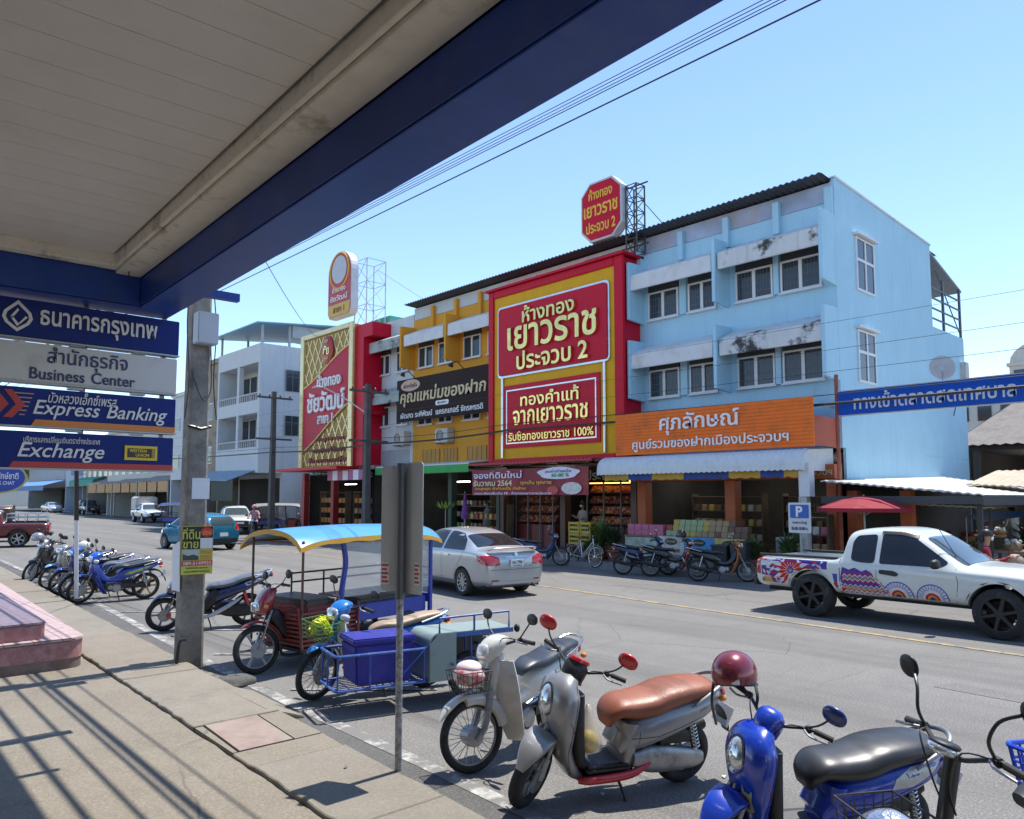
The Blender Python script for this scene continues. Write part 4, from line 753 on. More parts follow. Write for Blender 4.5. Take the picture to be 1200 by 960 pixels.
PSTR = mat('pink valance cloth', (0.45, 0.16, 0.3), 0.8); aw4 = thing('valance', 'pink and white striped valance under the gold sign eave', 'valance', (18.7, 31.5, 2.9))
for k in range(8): a = 29.7 + k * 0.47; WB(aw4).box(18.7, 18.71, a, a + 0.46, 2.92, 3.38).build('stripe', PSTR if k % 2 else WFR, aw4, smooth=0)
bn = thing('shop_banner', 'crimson shop banner with white and yellow Thai lettering tied under the red awning', 'banner', (18.45, 19.3, 2.2)); BAN = mat('crimson banner', (0.22, 0.015, 0.035), 0.6, var=0.3, scale=1.5, dirt=(0.35, 0.05, 0.03), dscale=1.2)
b = WB(bn); n = 30; f = lambda y: 18.45 + 0.03 * math.sin(y * 2.1) + 0.015 * math.sin(y * 5)
T_ = [[b.v((f(lerp(16.4, 22.2, k / n)), lerp(16.4, 22.2, k / n), z)) for z in (2.2, 3.12)] for k in range(n + 1)]; T2 = [[b.v((f(lerp(16.4, 22.2, k / n)) + 0.006, lerp(16.4, 22.2, k / n), z)) for z in (2.2, 3.12)] for k in range(n + 1)]
for k in range(n): b.f([T_[k][0], T_[k][1], T_[k + 1][1], T_[k + 1][0]]); b.f([T2[k][0], T2[k + 1][0], T2[k + 1][1], T2[k][1]])
b.build('cloth', BAN, bn, smooth=60, recalc=False)
CRM = mat('cream print', (0.75, 0.66, 0.45), 0.6); LAV = mat('lavender white print', (0.7, 0.68, 0.78), 0.6)
for s_, w_, y, z, h, m_ in (('จองที่ดินใหม่', 2.6, 20.75, 2.93, 0.26, LAV), ('ธันวาคม 2564', 2.1, 21.0, 2.64, 0.22, CRM), ('ทุกเส้น ทุกลาย', 1.5, 18.75, 2.62, 0.17, YLT), ('ลดสูงสุด ค่ากำเหน็จ ทั้งร้าน', 2.7, 20.6, 2.43, 0.13, YLT), ('รายละเอียดเพิ่มเติม FB : ห้างทองเยาวราชประจวบ', 4.0, 20.0, 2.27, 0.10, LAV)): text(s_, w_, m_, bn, rloc(bn, (18.40, y, z)), LF, UP, height=h, bold=0.014, ext=0.006)
b = WB(bn); b.prism([(18.412, 17.7 + 0.95 * math.cos(a) * (1 + 0.08 * math.sin(5 * a)), 2.93 + 0.2 * math.sin(a)) for a in [2 * math.pi * k / 36 for k in range(36)]], (-0.006, 0, 0)); b.build('cloud', LAV, bn, smooth=0); text('ลดค่ากำเหน็จ', 1.2, BLUV, bn, rloc(bn, (18.403, 17.7, 3.0)), LF, UP, height=0.11); text('60-80 %', 0.8, GTIN, bn, rloc(bn, (18.403, 17.6, 2.86)), LF, UP, height=0.12, bold=0.02)
b = WB(bn); b.prism([(18.412, 17.1 + 0.45 * math.cos(a), 2.42 + 0.2 * math.sin(a)) for a in [2 * math.pi * k / 24 for k in range(24)]], (-0.006, 0, 0)); b.build('picture', mat('pale flower print', (0.62, 0.6, 0.58), 0.6, var=0.3, scale=9), bn, smooth=0); b = WB(bn); b.prism([(18.413, 17.95 + 0.26 * math.cos(a), 2.36 + 0.14 * math.sin(a)) for a in [2 * math.pi * k / 24 for k in range(24)]], (-0.006, 0, 0)); b.build('picture', mat('red print', (0.5, 0.03, 0.02), 0.6), bn, smooth=0)
ln2 = thing('shop_sign', 'dim lintel sign with gold Thai letters over the jewellery shop entrance', 'sign', (19.9, 17.0, 2.6)); WB(ln2).box(19.88, 19.95, 15.95, 22.05, 2.62, 3.15).build('board', BROWNS, ln2, smooth=0); text('เยาวราช ประจวบ 2', 3.6, CGOLD, ln2, rloc(ln2, (19.875, 17.7, 2.88)), LF, UP, height=0.34, bold=0.015)
# ------------------------------------------------------------------ market entrance on the right
bs = thing('market_sign', 'long royal blue overhead sign with white Thai letters over the market lane', 'sign', (19.5, 5.0, 4.2)); RBL = mat('royal blue sign board', (0.01, 0.085, 0.45), 0.55, var=0.1, spec=0.15)
WB(bs).box(19.46, 19.54, 0.6, 8.72, 4.22, 4.84).build('board', RBL, bs, smooth=0)
b = WB(bs)
for z in (4.215, 4.845): b.box(19.44, 19.56, 0.6, 8.73, z - 0.02, z + 0.004)
b.build('rim', STEEL, bs, smooth=0)
text('ทางเข้าตลาดสดเทศบาล', 3.55, mat('pale letters', (0.6, 0.62, 0.66), 0.5), bs, rloc(bs, (19.455, 6.55, 4.55)), LF, UP, height=0.42, bold=0.014)
for y in (8.8, 0.5): b = WB(bs); b.tube([(19.55, y, 0.14), (19.55, y, 5.3)], 0.05, 10); b.build('post', mat('rusty red post', (0.3, 0.09, 0.06), 0.7, var=0.3, scale=6), bs)
b = WB(bs); b.tube([(19.46, 6.0, 4.2), (19.3, 6.0, 4.0)], 0.012, 5); b.build('lamp_wire', BLACKM, bs); 
ds = thing('satellite_dish', 'round grey mesh satellite dish above the blue overhead sign', 'dish', (19.9, 6.4, 4.86)); ds.scale = (0.85,) * 3; b = MB(Mx.Translation((0, 0, 0.42)) @ Mx.Rotation(R(-20), 4, 'Y')); b.lathe([(0.02, 0.0), (0.18, -0.015), (0.34, -0.07), (0.345, -0.06), (0.18, -0.005), (0.02, 0.012)], (0, 0, 0), (-1, 0, 0), 28, cap=False); b.build('reflector', mat('grey dish mesh', (0.5, 0.52, 0.53), 0.7, alpha=0.75), ds); b = MB(); b.tube([(0.05, 0, 0.4), (0.05, 0, 0)], 0.02, 6); b.tube([(-0.3, 0, 0.45), (0.02, 0.2, 0.42)], 0.006, 4); b.build('mount', STEEL, ds)
TIN = mat('pale tin roofing', (0.5, 0.49, 0.45), 0.55, var=0.12, scale=2, dirt=(0.36, 0.33, 0.28), dscale=1.5)
def tinroof(name, label, c, m, pitch=0.1, under=None, cat_='roof'):
    """corrugated sheet between corners a (front left), b (front right), c (back right), d (back left)"""
    a, b_, c_, d = [V(q) for q in c]; t = thing(name, label, cat_, tuple((a + b_ + c_ + d) / 4)); bb = WB(t); n = max(4, int((a - b_).length / pitch)); r0 = []; r1 = []; u0 = []; u1 = []
    for k in range(n + 1):
        dz = V((0, 0, 0.014 if k % 2 else -0.014)); p = a.lerp(b_, k / n) + dz; q = d.lerp(c_, k / n) + dz; r0.append(bb.v(p)); r1.append(bb.v(q)); u0.append(bb.v(p - V((0, 0, 0.03)))); u1.append(bb.v(q - V((0, 0, 0.03))))
    for k in range(n): bb.f([r0[k], r0[k + 1], r1[k + 1], r1[k]]); bb.f([u0[k], u1[k], u1[k + 1], u0[k + 1]]); bb.f([r0[k], u0[k], u0[k + 1], r0[k + 1]])
    bb.build('sheet', m, t, smooth=0, recalc=False); return t
mr = tinroof('lean_to_roof', 'pale tin lean-to roof against the blue side wall over the market entrance', ((18.9, 9.0, 2.56), (18.9, 5.35, 2.20), (27.5, 5.35, 2.20), (27.5, 9.0, 2.80)), TIN)
b = WB(mr); b.box(18.92, 18.96, 5.37, 9.0, 1.98, 2.16); b.box(18.97, 27.4, 5.38, 5.42, 1.95, 2.16); b.build('fascia', mat('dark fascia board', (0.06, 0.062, 0.065), 0.7), mr, smooth=0)
DMP = mat('dark market post', (0.06, 0.05, 0.045), 0.8)
for x, y in ((19.1, 5.5), (23, 5.5), (27, 5.5)): WB(mr).box(x - 0.05, x + 0.05, y - 0.05, y + 0.05, 0.14, 2.15).build('post', DMP, mr, smooth=0)
for y in (8.65, 7.35): WB(mr).box(19.9, 20.2, y - 0.13, y + 0.13, 0.15, 2.3).build('column', OPIL, mr, smooth=0)
mr2 = tinroof('stall_roof', 'sagging beige stall roof beyond the market entrance', ((23.6, 7.1, 2.50), (23.0, 3.0, 2.25), (26.5, 3.0, 2.9), (27.0, 7.3, 2.95)), mat('rusty beige tin', (0.45, 0.36, 0.25), 0.6, var=0.25, scale=1.5, dirt=(0.3, 0.18, 0.1), dscale=1.2)); b = WB(mr2); b.box(23.7, 23.8, 6.8, 6.9, 0.14, 2.45); b.box(23.2, 23.3, 3.2, 3.3, 0.14, 2.25); b.build('post', MATS['dark market post'], mr2, smooth=0)
mr3 = tinroof('stall_roof', 'low cream tin eave under the pale market lean-to', ((20.5, 7.6, 1.98), (20.5, 5.6, 1.90), (23.5, 5.6, 2.0), (23.5, 7.6, 2.08)), mat('cream tin eave', (0.5, 0.46, 0.34), 0.6, var=0.15)); mr3.location.z += 0.0; b = WB(mr3); b.box(20.6, 20.66, 5.7, 5.76, 0.14, 1.88); b.build('post', MATS['dark market post'], mr3, smooth=0)
# market hall
mh = thing('market_hall', 'dark open sided market hall under a grey ribbed hip roof at the right edge', 'building', (38, 4, 0.14)); TILE = mat('grey brown roof ribs', (0.17, 0.15, 0.135), 0.8, var=0.25, scale=3, dirt=(0.08, 0.075, 0.07), dscale=1.2)
b = WB(mh); E0 = [(30.6, 9.8, 3.95), (30.6, -16, 3.95), (48, -16, 3.95), (48, 9.8, 3.95)]; Rg = [(36.0, 8.6, 6.2), (36.0, -12, 6.2)]
def ribbed(b, a0, a1, t0, t1, n):
    r0 = []; r1 = []
    for k in range(n + 1):
        dz = 0.05 if k % 2 else 0.0; r0.append(b.v(V(a0).lerp(V(a1), k / n) + V((0, 0, dz)))); r1.append(b.v(V(t0).lerp(V(t1), k / n) + V((0, 0, dz))))
    for k in range(n): b.f([r0[k], r0[k + 1], r1[k + 1], r1[k]])
ribbed(b, E0[0], E0[1], Rg[0], Rg[1], 150); ribbed(b, E0[3], E0[0], Rg[0], Rg[0], 60); ribbed(b, E0[2], E0[3], Rg[1], Rg[0], 100); b.build('roof', TILE, mh, smooth=0, recalc=False)
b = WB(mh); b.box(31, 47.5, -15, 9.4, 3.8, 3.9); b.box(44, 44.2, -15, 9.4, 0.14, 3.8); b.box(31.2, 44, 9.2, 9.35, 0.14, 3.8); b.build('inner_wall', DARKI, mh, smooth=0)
for y in (9, 6.8, 4.4, 2, -0.5): WB(mh).box(31.1, 31.3, y - 0.1, y + 0.1, 0.14, 3.8).build('post', MATS['dark market post'], mh, smooth=0)
for x, y in ((33, 7.6), (33.4, 6.4), (35, 8), (36, 6), (38, 7.2)): lamp(mh, x, y, 3.0, 1.0)
# pale towers beyond
def block(label, x, y, wx, wy, h, m, rows, cols, name='apartment_building', top=True, group=None):
    t = thing(name, label, 'building', (x, y, 0.0), 0, group); MB().box(-wx / 2, wx / 2, -wy / 2, wy / 2, 0, h).build('wall', m, t, smooth=0)
    for r_ in range(rows):
        for c in range(cols):
            yy = lerp(-wy / 2, wy / 2, (c + 0.5) / cols); z = lerp(1.0, h, (r_ + 0.35) / rows); f = MB().box(-wx / 2 - 0.06, -wx / 2 + 0.02, yy - wy / cols * 0.3, yy + wy / cols * 0.3, z, z + h / rows * 0.45).build('window', WGL, t, smooth=0)
    if top: MB().box(-wx / 2 - 0.2, wx / 2 + 0.2, -wy / 2 - 0.2, wy / 2 + 0.2, h + 0.002, h + 0.35).build('parapet', m, t, smooth=0)
    return t
PALEC = wallmat('pale beige facade', (0.55, 0.53, 0.48)); tw = block('pale round headed tower block far right behind the market', 95, 19.0, 7, 8, 15.6, PALEC, 6, 4)
b = MB(); b.rings([[(-3.4 + 6.8 * k, y, z) for y, z in [(4 * math.cos(a), 15.96 + 2.4 * math.sin(a)) for a in [math.pi * q / 12 for q in range(13)]]] for k in (0, 1)]); b.build('round_gable', PALEC, tw, smooth=0)
block('long pale block behind the ribbed market roof', 60, 15.3, 10, 9, 8.6, PALEC, 3, 7); block('grey white block seen past the market hall', 75, 3, 10, 18, 9.5, GREYW, 3, 8)
# red umbrella, tarp, parking sign
um = thing('market_umbrella', 'wide red parasol open in front of the orange market column', 'parasol', (18.7, 7.85, 0.14)); b = MB(); N_ = 8
rim_ = [(1.05 * math.cos(2 * math.pi * k / N_ + 0.2), 1.05 * math.sin(2 * math.pi * k / N_ + 0.2), 1.74) for k in range(N_)]; ap_ = b.v((0, 0, 2.03)); rv = [b.v(p) for p in rim_]; rv2 = [b.v((x * 1.0, y * 1.0, z - 0.09)) for x, y, z in rim_]; md = [b.v((x * 0.5, y * 0.5, 1.935)) for x, y, z in rim_]
for k in range(N_): j = (k + 1) % N_; b.f([ap_, md[k], md[j]]); b.f([md[k], rv[k], rv[j], md[j]]); b.f([rv[k], rv2[k], rv2[j], rv[j]])
b.build('canopy', mat('red parasol cloth', (0.26, 0.008, 0.022), 0.8, var=0.1), um, smooth=0, recalc=False); MB().tube([(0, 0, 0), (0, 0, 2.05)], 0.022, 8).build('pole', STEEL, um); b = MB()
for p in rim_: b.tube([(0, 0, 1.55), (p[0] * 0.55, p[1] * 0.55, 1.88)], 0.006, 4)
b.build('rib', STEEL, um)
tp = thing('tarpaulin', 'bright blue tarpaulin sheet strung up at the right edge of the market', 'tarpaulin', (23.5, 5.5, 1.6)); b = MB(); n = 12; T_ = [[b.v((lerp(-0.4, 2.5, j / 6), lerp(1.55, -3.5, k / n), 0.0 + 0.42 * (k / n) ** 0.7 + 0.06 * math.sin(j * 1.5 + k) - 0.12 * math.sin(math.pi * j / 6))) for j in range(7)] for k in range(n + 1)]
for k in range(n):
    for j in range(6): b.f([T_[k][j], T_[k][j + 1], T_[k + 1][j + 1], T_[k + 1][j]])
b.build('sheet', mat('blue tarpaulin', (0.03, 0.17, 0.5), 0.5, var=0.15), tp, smooth=60, recalc=False); b = MB(); b.tube([(-0.4, 1.5, 0), (-0.4, 1.5, -1.45)], 0.02, 6); b.tube([(-0.4, -3.4, 0.4), (-0.4, -3.4, -1.45)], 0.02, 6); b.build('pole', STEEL, tp)
pg = thing('parking_sign', 'blue and white parking sign with letter P on a grey post at the far kerb', 'road sign', (18.1, 9.15, 0.14)); MB().tube([(0, 0, 0), (0, 0, 2.0)], 0.03, 8).build('post', STEEL, pg)
q = roundp0([(-0.29, 1.12), (0.29, 1.12), (0.29, 1.86), (-0.29, 1.86)], 0.04); MB().prism([(-0.035, y, z) for y, z in q], (-0.01, 0, 0)).build('plate', mat('off white sign plate', (0.6, 0.62, 0.62), 0.5), pg, smooth=0); MB().prism([(-0.047, y, z) for y, z in roundp0([(-0.24, 1.48), (0.24, 1.48), (0.24, 1.81), (-0.24, 1.81)], 0.03)], (-0.004, 0, 0)).build('blue_field', mat('traffic blue', (0.01, 0.10, 0.42), 0.4), pg, smooth=0)
text('P', 0.17, WHITE, pg, (-0.053, 0, 1.645), LF, UP, height=0.26, bold=0.03); text('เฉพาะวันคู่', 0.36, NAVYT, pg, (-0.047, 0, 1.37), LF, UP, height=0.09); text('06.00-18.00 น.', 0.42, NAVYT, pg, (-0.047, 0, 1.23), LF, UP, height=0.08)
# ------------------------------------------------------------------ two wheelers
TYRE = mat('tyre rubber', (0.022, 0.022, 0.022), 0.85, var=0.35, scale=8, bump=0.3, bscale=60, dirt=(0.075, 0.068, 0.06), dscale=7, dlo=0.5, dhi=0.75)
CHROME = mat('dull chrome', (0.55, 0.55, 0.54), 0.25, metal=1.0, var=0.15, scale=12)
ALU = mat('cast aluminium', (0.36, 0.36, 0.36), 0.45, metal=0.7, var=0.2, scale=10, dirt=(0.14, 0.125, 0.11), dscale=9)
ENG = mat('engine metal', (0.09, 0.088, 0.085), 0.55, metal=0.5, var=0.4, scale=14)
BLK = mat('black bodywork plastic', (0.016, 0.016, 0.017), 0.5, var=0.25, dirt=(0.05, 0.047, 0.043), dscale=6, dlo=0.55, dhi=0.75)
GRIP = mat('grip rubber', (0.03, 0.028, 0.027), 0.75)
LENS = mat('headlamp lens', (0.55, 0.6, 0.64), 0.05, var=0.45, scale=18, coat=1.0, metal=0.6)
AMB = mat('amber lens', (0.7, 0.25, 0.03), 0.15, coat=0.6); CLR = mat('clear lens', (0.6, 0.6, 0.58), 0.12, coat=0.8, metal=0.2); RLENS = mat('red tail lens', (0.38, 0.012, 0.015), 0.12, coat=0.9)
PLATE = mat('white number plate', (0.68, 0.69, 0.7), 0.4, var=0.08)
MIRB = mat('mirror glass', (0.2, 0.22, 0.24), 0.05, metal=1.0)
def paint(name, c, metal=0.0, rough=0.28, **k): return mat(name, c, rough, metal=metal, coat=0.7, var=k.pop('var', 0.1), scale=2.0, dirt=k.pop('dirt', tuple(x * 0.6 + 0.05 for x in c)), dscale=5, dlo=0.56, dhi=0.8, **k)
def path_strip(pts, w):
    """thin outline polygons along a 2D polyline, for shut lines and mouldings"""
    out = []
    for (x0, y0), (x1, y1) in zip(pts, pts[1:]):
        d = math.hypot(x1 - x0, y1 - y0) or 1; nx, ny = -(y1 - y0) / d * w / 2, (x1 - x0) / d * w / 2
        out.append([(x0 + nx, y0 + ny), (x1 + nx, y1 + ny), (x1 - nx, y1 - ny), (x0 - nx, y0 - ny)])
    return out
def wheel(parent, x, r, M=None, spokes='cast', rim=None, tr=0.045, disc=True, n=6):
    h = bpy.data.objects.new('wheel', None); COL.objects.link(h); h.parent = parent
    rim = rim or ALU; c = (x, 0, r); M = M or Mx.Identity(4)
    b = MB(M); b.torus(c, (0, 1, 0), r - tr, tr, 40, 12, ry=tr * 1.05); b.build('tyre', TYRE, h, smooth=60)
    rr = r - tr * 1.75
    b = MB(M); b.lathe([(rr + 0.012, -tr * 0.6), (rr + 0.012, -tr * 0.45), (rr - 0.012, -tr * 0.35), (rr - 0.018, 0), (rr - 0.012, tr * 0.35), (rr + 0.012, tr * 0.45), (rr + 0.012, tr * 0.6), (rr + 0.02, 0), (rr + 0.012, -tr * 0.6)], c, (0, 1, 0), 40, cap=False)
    b.lathe([(0.02, -0.06), (0.042, -0.055), (0.042, -0.03), (0.028, -0.02), (0.028, 0.02), (0.042, 0.03), (0.042, 0.055), (0.02, 0.06)], c, (0, 1, 0), 20)
    if spokes == 'cast':
        for k in range(n):
            a = 2 * math.pi * k / n; d = V((math.cos(a), 0, math.sin(a))); e = V((-d.z, 0, d.x)); o = V(c)
            b.rings([[o + d * q + e * (wd * sx) + V((0, sy * th, 0)) for sx, sy in ((1, 1), (-1, 1), (-1, -1), (1, -1))] for q, wd, th in ((0.03, 0.022, 0.02), (rr * 0.6, 0.012, 0.014), (rr, 0.018, 0.016))])
    else:
        for k in range(28):
            a = 2 * math.pi * k / 28; s_ = 1 if k % 2 else -1; a2 = a + (0.35 if (k // 2) % 2 else -0.35); o = V(c)
            b.tube([o + V((0.036 * math.cos(a2), 0.035 * s_, 0.036 * math.sin(a2))), o + V((rr * math.cos(a), 0, rr * math.sin(a)))], 0.0028, 4, cap=False)
    b.build('rim', rim, h, smooth=40)
    if disc:
        b = MB(M); b.lathe([(0.045, 0.062), (0.1, 0.062), (0.1, 0.066), (0.045, 0.066)], c, (0, 1, 0), 28); b.build('brake_disc', ALU, h)
    return h
def steerM(p, ax, ang): return Mx.Translation(p) @ Mx.Rotation(R(ang), 4, V(ax).normalized()) @ Mx.Translation(-V(p))
def arc(cx, cz, r, a0, a1, n=9): return [(cx + r * math.cos(R(lerp(a0, a1, i / (n - 1)))), cz + r * math.sin(R(lerp(a0, a1, i / (n - 1))))) for i in range(n)]
def mirror(parent, M, base, tip, m, rr=0.062, shape=(0.02, 0.075, 0.055), face=(-1, 0, 0.05)):
    q = MB(M); b_ = V(base); t_ = V(tip); q.tube([b_, b_ + (t_ - b_) * 0.45 + V((0.015, 0.02 * (1 if t_.y > 0 else -1), 0)), t_], 0.006, 8, smooth=10); s_ = q.build('mirror_stem', BLACKM, parent)
    q = MB(M @ Mx.Translation(tip)); q.ell((0, 0, 0), shape, 18, 10, power=2.3); o = q.build('mirror', m, parent, smooth=60)
    q = MB(M @ Mx.Translation(tip)); q.lathe([(0.01, 0), (1, 0), (1, 0.003)], (0, 0, 0), (-1, 0, 0), 20)
    for v in q.bm.verts: pass
    q.bm.free(); return o
def bars(parent, M, c, half, rise=0.03, back=0.10, grip=GRIP, lever=True, cables=True):
    """handlebar with grips, levers and switch boxes: c is the clamp centre"""
    x, _, z = c; b = MB(M); b.tube([(x - back, -half, z + rise * 0.6), (x - back * 0.6, -half * 0.62, z + rise), (x, -0.06, z), (x, 0.06, z), (x - back * 0.6, half * 0.62, z + rise), (x - back, half, z + rise * 0.6)], 0.011, 8, smooth=28); b.build('handlebar', BLACKM, parent)
    for s_ in (1, -1):
        b = MB(M); b.tube([(x - back * 0.72, s_ * half * 0.72, z + rise * 0.9), (x - back, s_ * half, z + rise * 0.6), (x - back * 1.03, s_ * (half + 0.012), z + rise * 0.58)], [0.0165, 0.0165, 0.018], 10); b.build('grip', grip, parent)
        b = MB(M); b.cbox((x - back * 0.62, s_ * half * 0.63, z + rise * 0.95), (0.04, 0.045, 0.04)); b.build('switch_box', BLACKM, parent, bevel=0.008)
        if lever:
            b = MB(M); b.tube([(x - back * 0.5 + 0.02, s_ * half * 0.6, z + rise), (x - back * 0.55 + 0.055, s_ * half * 0.78, z + rise * 0.9), (x - back + 0.06, s_ * (half + 0.01), z + rise * 0.5)], 0.007, 8, smooth=10); b.build('lever', ALU, parent)
    if cables:
        for s_ in (1, -1):
            b = MB(M); b.tube([(x - back * 0.5, s_ * half * 0.55, z + rise), (x + 0.06, s_ * half * 0.35, z + 0.05), (x + 0.05, s_ * 0.05, z - 0.12), (x + 0.0, s_ * 0.03, z - 0.25)], 0.0045, 5, smooth=14); b.build('cable', BLACKM, parent)
def plate_rear(parent, x, z, tilt=-25):
    MB(Mx.Translation((x, 0, z)) @ Mx.Rotation(R(tilt), 4, 'Y')).cbox((0, 0, 0), (0.006, 0.19, 0.15)).build('number_plate', PLATE, parent, smooth=0)
def exhaust(parent, x, z, s_=-1, ln=0.42, r=0.05, m=None):
    b = MB(); y = s_ * 0.135; b.tube([(x + 0.38, s_ * 0.05, z + 0.03), (x + 0.2, s_ * 0.1, z - 0.06), (x + 0.02, y, z - 0.02)], 0.016, 8, smooth=10); b.tube([(x + 0.03, y, z - 0.02), (x - 0.02, y, z - 0.01), (x - ln, y, z + 0.09), (x - ln - 0.03, y, z + 0.095)], [0.03, r, r, 0.02], 14, smooth=14); b.build('exhaust', m or BLK, parent)
def fork(parent, M, ax, az, top, w_=0.075, r=0.017, r2=0.024, m=None, m2=None):
    for s_ in (1, -1):
        a = V((ax, s_ * w_, az)); t = V((top[0], s_ * w_ * 0.9, top[1])); md = a + (t - a) * 0.45; b = MB(M); b.tube([a, md], r2, 10); b.tube([md, t], r, 10); b.build('fork', m or ALU, parent)

def scooter(label, col, seatm, trim=None, steer=0, name='motor_scooter', inner=None, mirm=None, rim=None, group='motorcycles parked at the near kerb', speedo=None, headcol=None, big=1.0, sidew=None, stand=True, fender=None, mz=1.13):
    t = thing(name, label, 'motor scooter', group=group); wb = 1.25; xf, xr, r = wb / 2, -wb / 2, 0.235
    F = steerM((0.45, 0, 0.60), (-0.34, 0, 0.94), steer); inner = inner or BLK; mirm = mirm or BLACKM; headcol = headcol or col
    wheel(t, xf, r, F, rim=rim, n=5, tr=0.047); wheel(t, xr, r, None, rim=rim, n=5, tr=0.05, disc=False)
    fork(t, F, xf, r, (0.49, 0.55), 0.07)
    b = MB(F); b.sweep([(xf + 0.20, r + 0.14), (xf + 0.10, r + 0.25), (xf - 0.02, r + 0.30), (xf - 0.13, r + 0.27), (xf - 0.24, r + 0.12)], [0.03, 0.085, 0.105, 0.10, 0.075], [0.02, 0.075, 0.085, 0.06, 0.02], p=2.3, n=22, N=26, flat=0.75); b.build('front_fender', fender or col, t, smooth=50)
    # leg shield: narrow at the foot, swelling to carry the lamp
    b = MB(); b.sweep([(0.27, 0.20), (0.33, 0.26), (0.395, 0.40), (0.42, 0.55), (0.425, 0.72), (0.40, 0.84), (0.345, 0.91)], [0.10, 0.125, 0.15, 0.20, 0.215, 0.185, 0.10], [0.04, 0.055, 0.06, 0.08, 0.105, 0.095, 0.04], p=2.5, n=28, N=34); ap = b.bvh(); b.build('leg_shield', col, t, smooth=50)
    b = MB(); b.sweep([(0.215, 0.27), (0.285, 0.34), (0.325, 0.55), (0.31, 0.80)], [0.12, 0.15, 0.18, 0.13], [0.03, 0.045, 0.05, 0.04], p=3.2, n=20, N=16); b.build('inner_shield', inner, t, smooth=50)
    # round headlamp with chrome bezel, clear indicators
    el = lambda cy, cz, a, c_, n=26, ph=0: [(cy + a * math.cos(2 * math.pi * k / n + ph), cz + c_ * math.sin(2 * math.pi * k / n + ph)) for k in range(n)]
    b = MB(); b.decal(ap, [el(0, 0.755, 0.094, 0.114)], ax=0, side=1, off=0.006, grid=0.03); b.build('lamp_bezel', BLK, t, smooth=60)
    b = MB(Mx.Translation((0.512, 0, 0.752)) @ Mx.Rotation(R(-14), 4, 'Y')); b.ell((0, 0, 0), (0.05, 0.092, 0.112), 22, 12); hl = b.build('headlight', LENS, t, smooth=60)
    b = MB(Mx.Translation((0.512, 0, 0.752)) @ Mx.Rotation(R(-14), 4, 'Y')); b.ell((0.025, 0, -0.01), (0.03, 0.04, 0.045), 14, 8); b.build('bulb_housing', CHROME, hl, smooth=60)
    for s_ in (1, -1):
        b = MB(); b.decal(ap, path_strip([(0.36, 0.24), (0.405, 0.42), (0.40, 0.6), (0.36, 0.88)], 0.004), ax=1, side=s_, off=0.0015, grid=0.05); b.build('panel_seam', BLK, t, smooth=0)
        b = MB(Mx.Translation((0.462, s_ * 0.158, 0.68)) @ Mx.Rotation(R(s_ * 38), 4, 'Z')); b.ell((0, 0, 0), (0.035, 0.045, 0.032), 14, 8, power=2.5); b.build('indicator', CLR, t, smooth=60)
        b = MB(); b.decal(ap, [[(0.30, 0.42), (0.306, 0.42), (0.43, 0.66), (0.424, 0.66)]], ax=1, side=s_, off=0.003, grid=0.03); b.build('pinstripe', RLENS, t, smooth=0)
    # handlebar cowl, dial, bars
    b = MB(F); b.sweep([(0.335, 0.86), (0.31, 0.92), (0.28, 0.97), (0.255, 0.995)], [0.075, 0.085, 0.082, 0.05], [0.07, 0.085, 0.07, 0.03], p=2.4, n=22, N=16); b.build('handlebar_cowl', headcol, t, smooth=50)
    if speedo:
        b = MB(F @ Mx.Translation((0.268, 0, 0.99)) @ Mx.Rotation(R(-28), 4, 'Y')); b.lathe([(0.055, -0.02), (0.082, 0.0), (0.08, 0.02), (0.066, 0.024), (0.06, 0.016)], (0, 0, 0), (0, 0, 1), 28, cap=False); sp = b.build('dial_ring', speedo, t)
        b = MB(F @ Mx.Translation((0.268, 0, 1.005)) @ Mx.Rotation(R(-28), 4, 'Y')); b.lathe([(0.001, 0.004), (0.062, 0.003)], (0, 0, 0), (0, 0, 1), 24, cap=False); b.build('dial_glass', glass('dial glass', (0.03, 0.035, 0.05)), sp)
    bars(t, F, (0.29, 0, 0.94), 0.325, 0.035, 0.12)
    for s_ in (1, -1): mirror(t, F, (0.235, s_ * 0.19, 0.98), (0.21, s_ * 0.33, mz), mirm)
    # floor, tunnel edge trim
    b = MB(); b.prism([(0.25, -0.165, 0.245), (0.25, 0.165, 0.245), (-0.10, 0.165, 0.235), (-0.10, -0.165, 0.235)], (0, 0, 0.045)); b.build('floorboard', inner, t, bevel=0.015)
    b = MB(); b.prism([(0.24, -0.12, 0.281), (0.24, 0.12, 0.281), (-0.08, 0.12, 0.281), (-0.08, -0.12, 0.281)], (0, 0, 0.006)); b.build('floor_mat', mat('grey floor mat', (0.12, 0.12, 0.12), 0.8, var=0.3, scale=20), t, bevel=0.002)
    for s_ in (1, -1):
        b = MB(); b.tube([(0.30, s_ * 0.13, 0.20), (0.20, s_ * 0.165, 0.205), (-0.1, s_ * 0.17, 0.215), (-0.25, s_ * 0.165, 0.28)], [0.022, 0.03, 0.03, 0.016], 10, smooth=16); b.build('side_skirt', trim or inner, t, smooth=60)
    b = MB(); b.sweep([(0.25, 0.18), (0.0, 0.165), (-0.15, 0.19)], [0.11, 0.13, 0.11], [0.04, 0.05, 0.05], n=14, N=10); b.build('underbody', BLK, t, smooth=50)
    # body under the seat and the tail
    b = MB(); b.sweep([(-0.075, 0.22), (-0.10, 0.35), (-0.11, 0.46), (-0.12, 0.56)], [0.14, 0.15, 0.155, 0.15], [0.05, 0.06, 0.075, 0.08], p=3, n=24, N=16); b.build('seat_box', col, t, smooth=50)
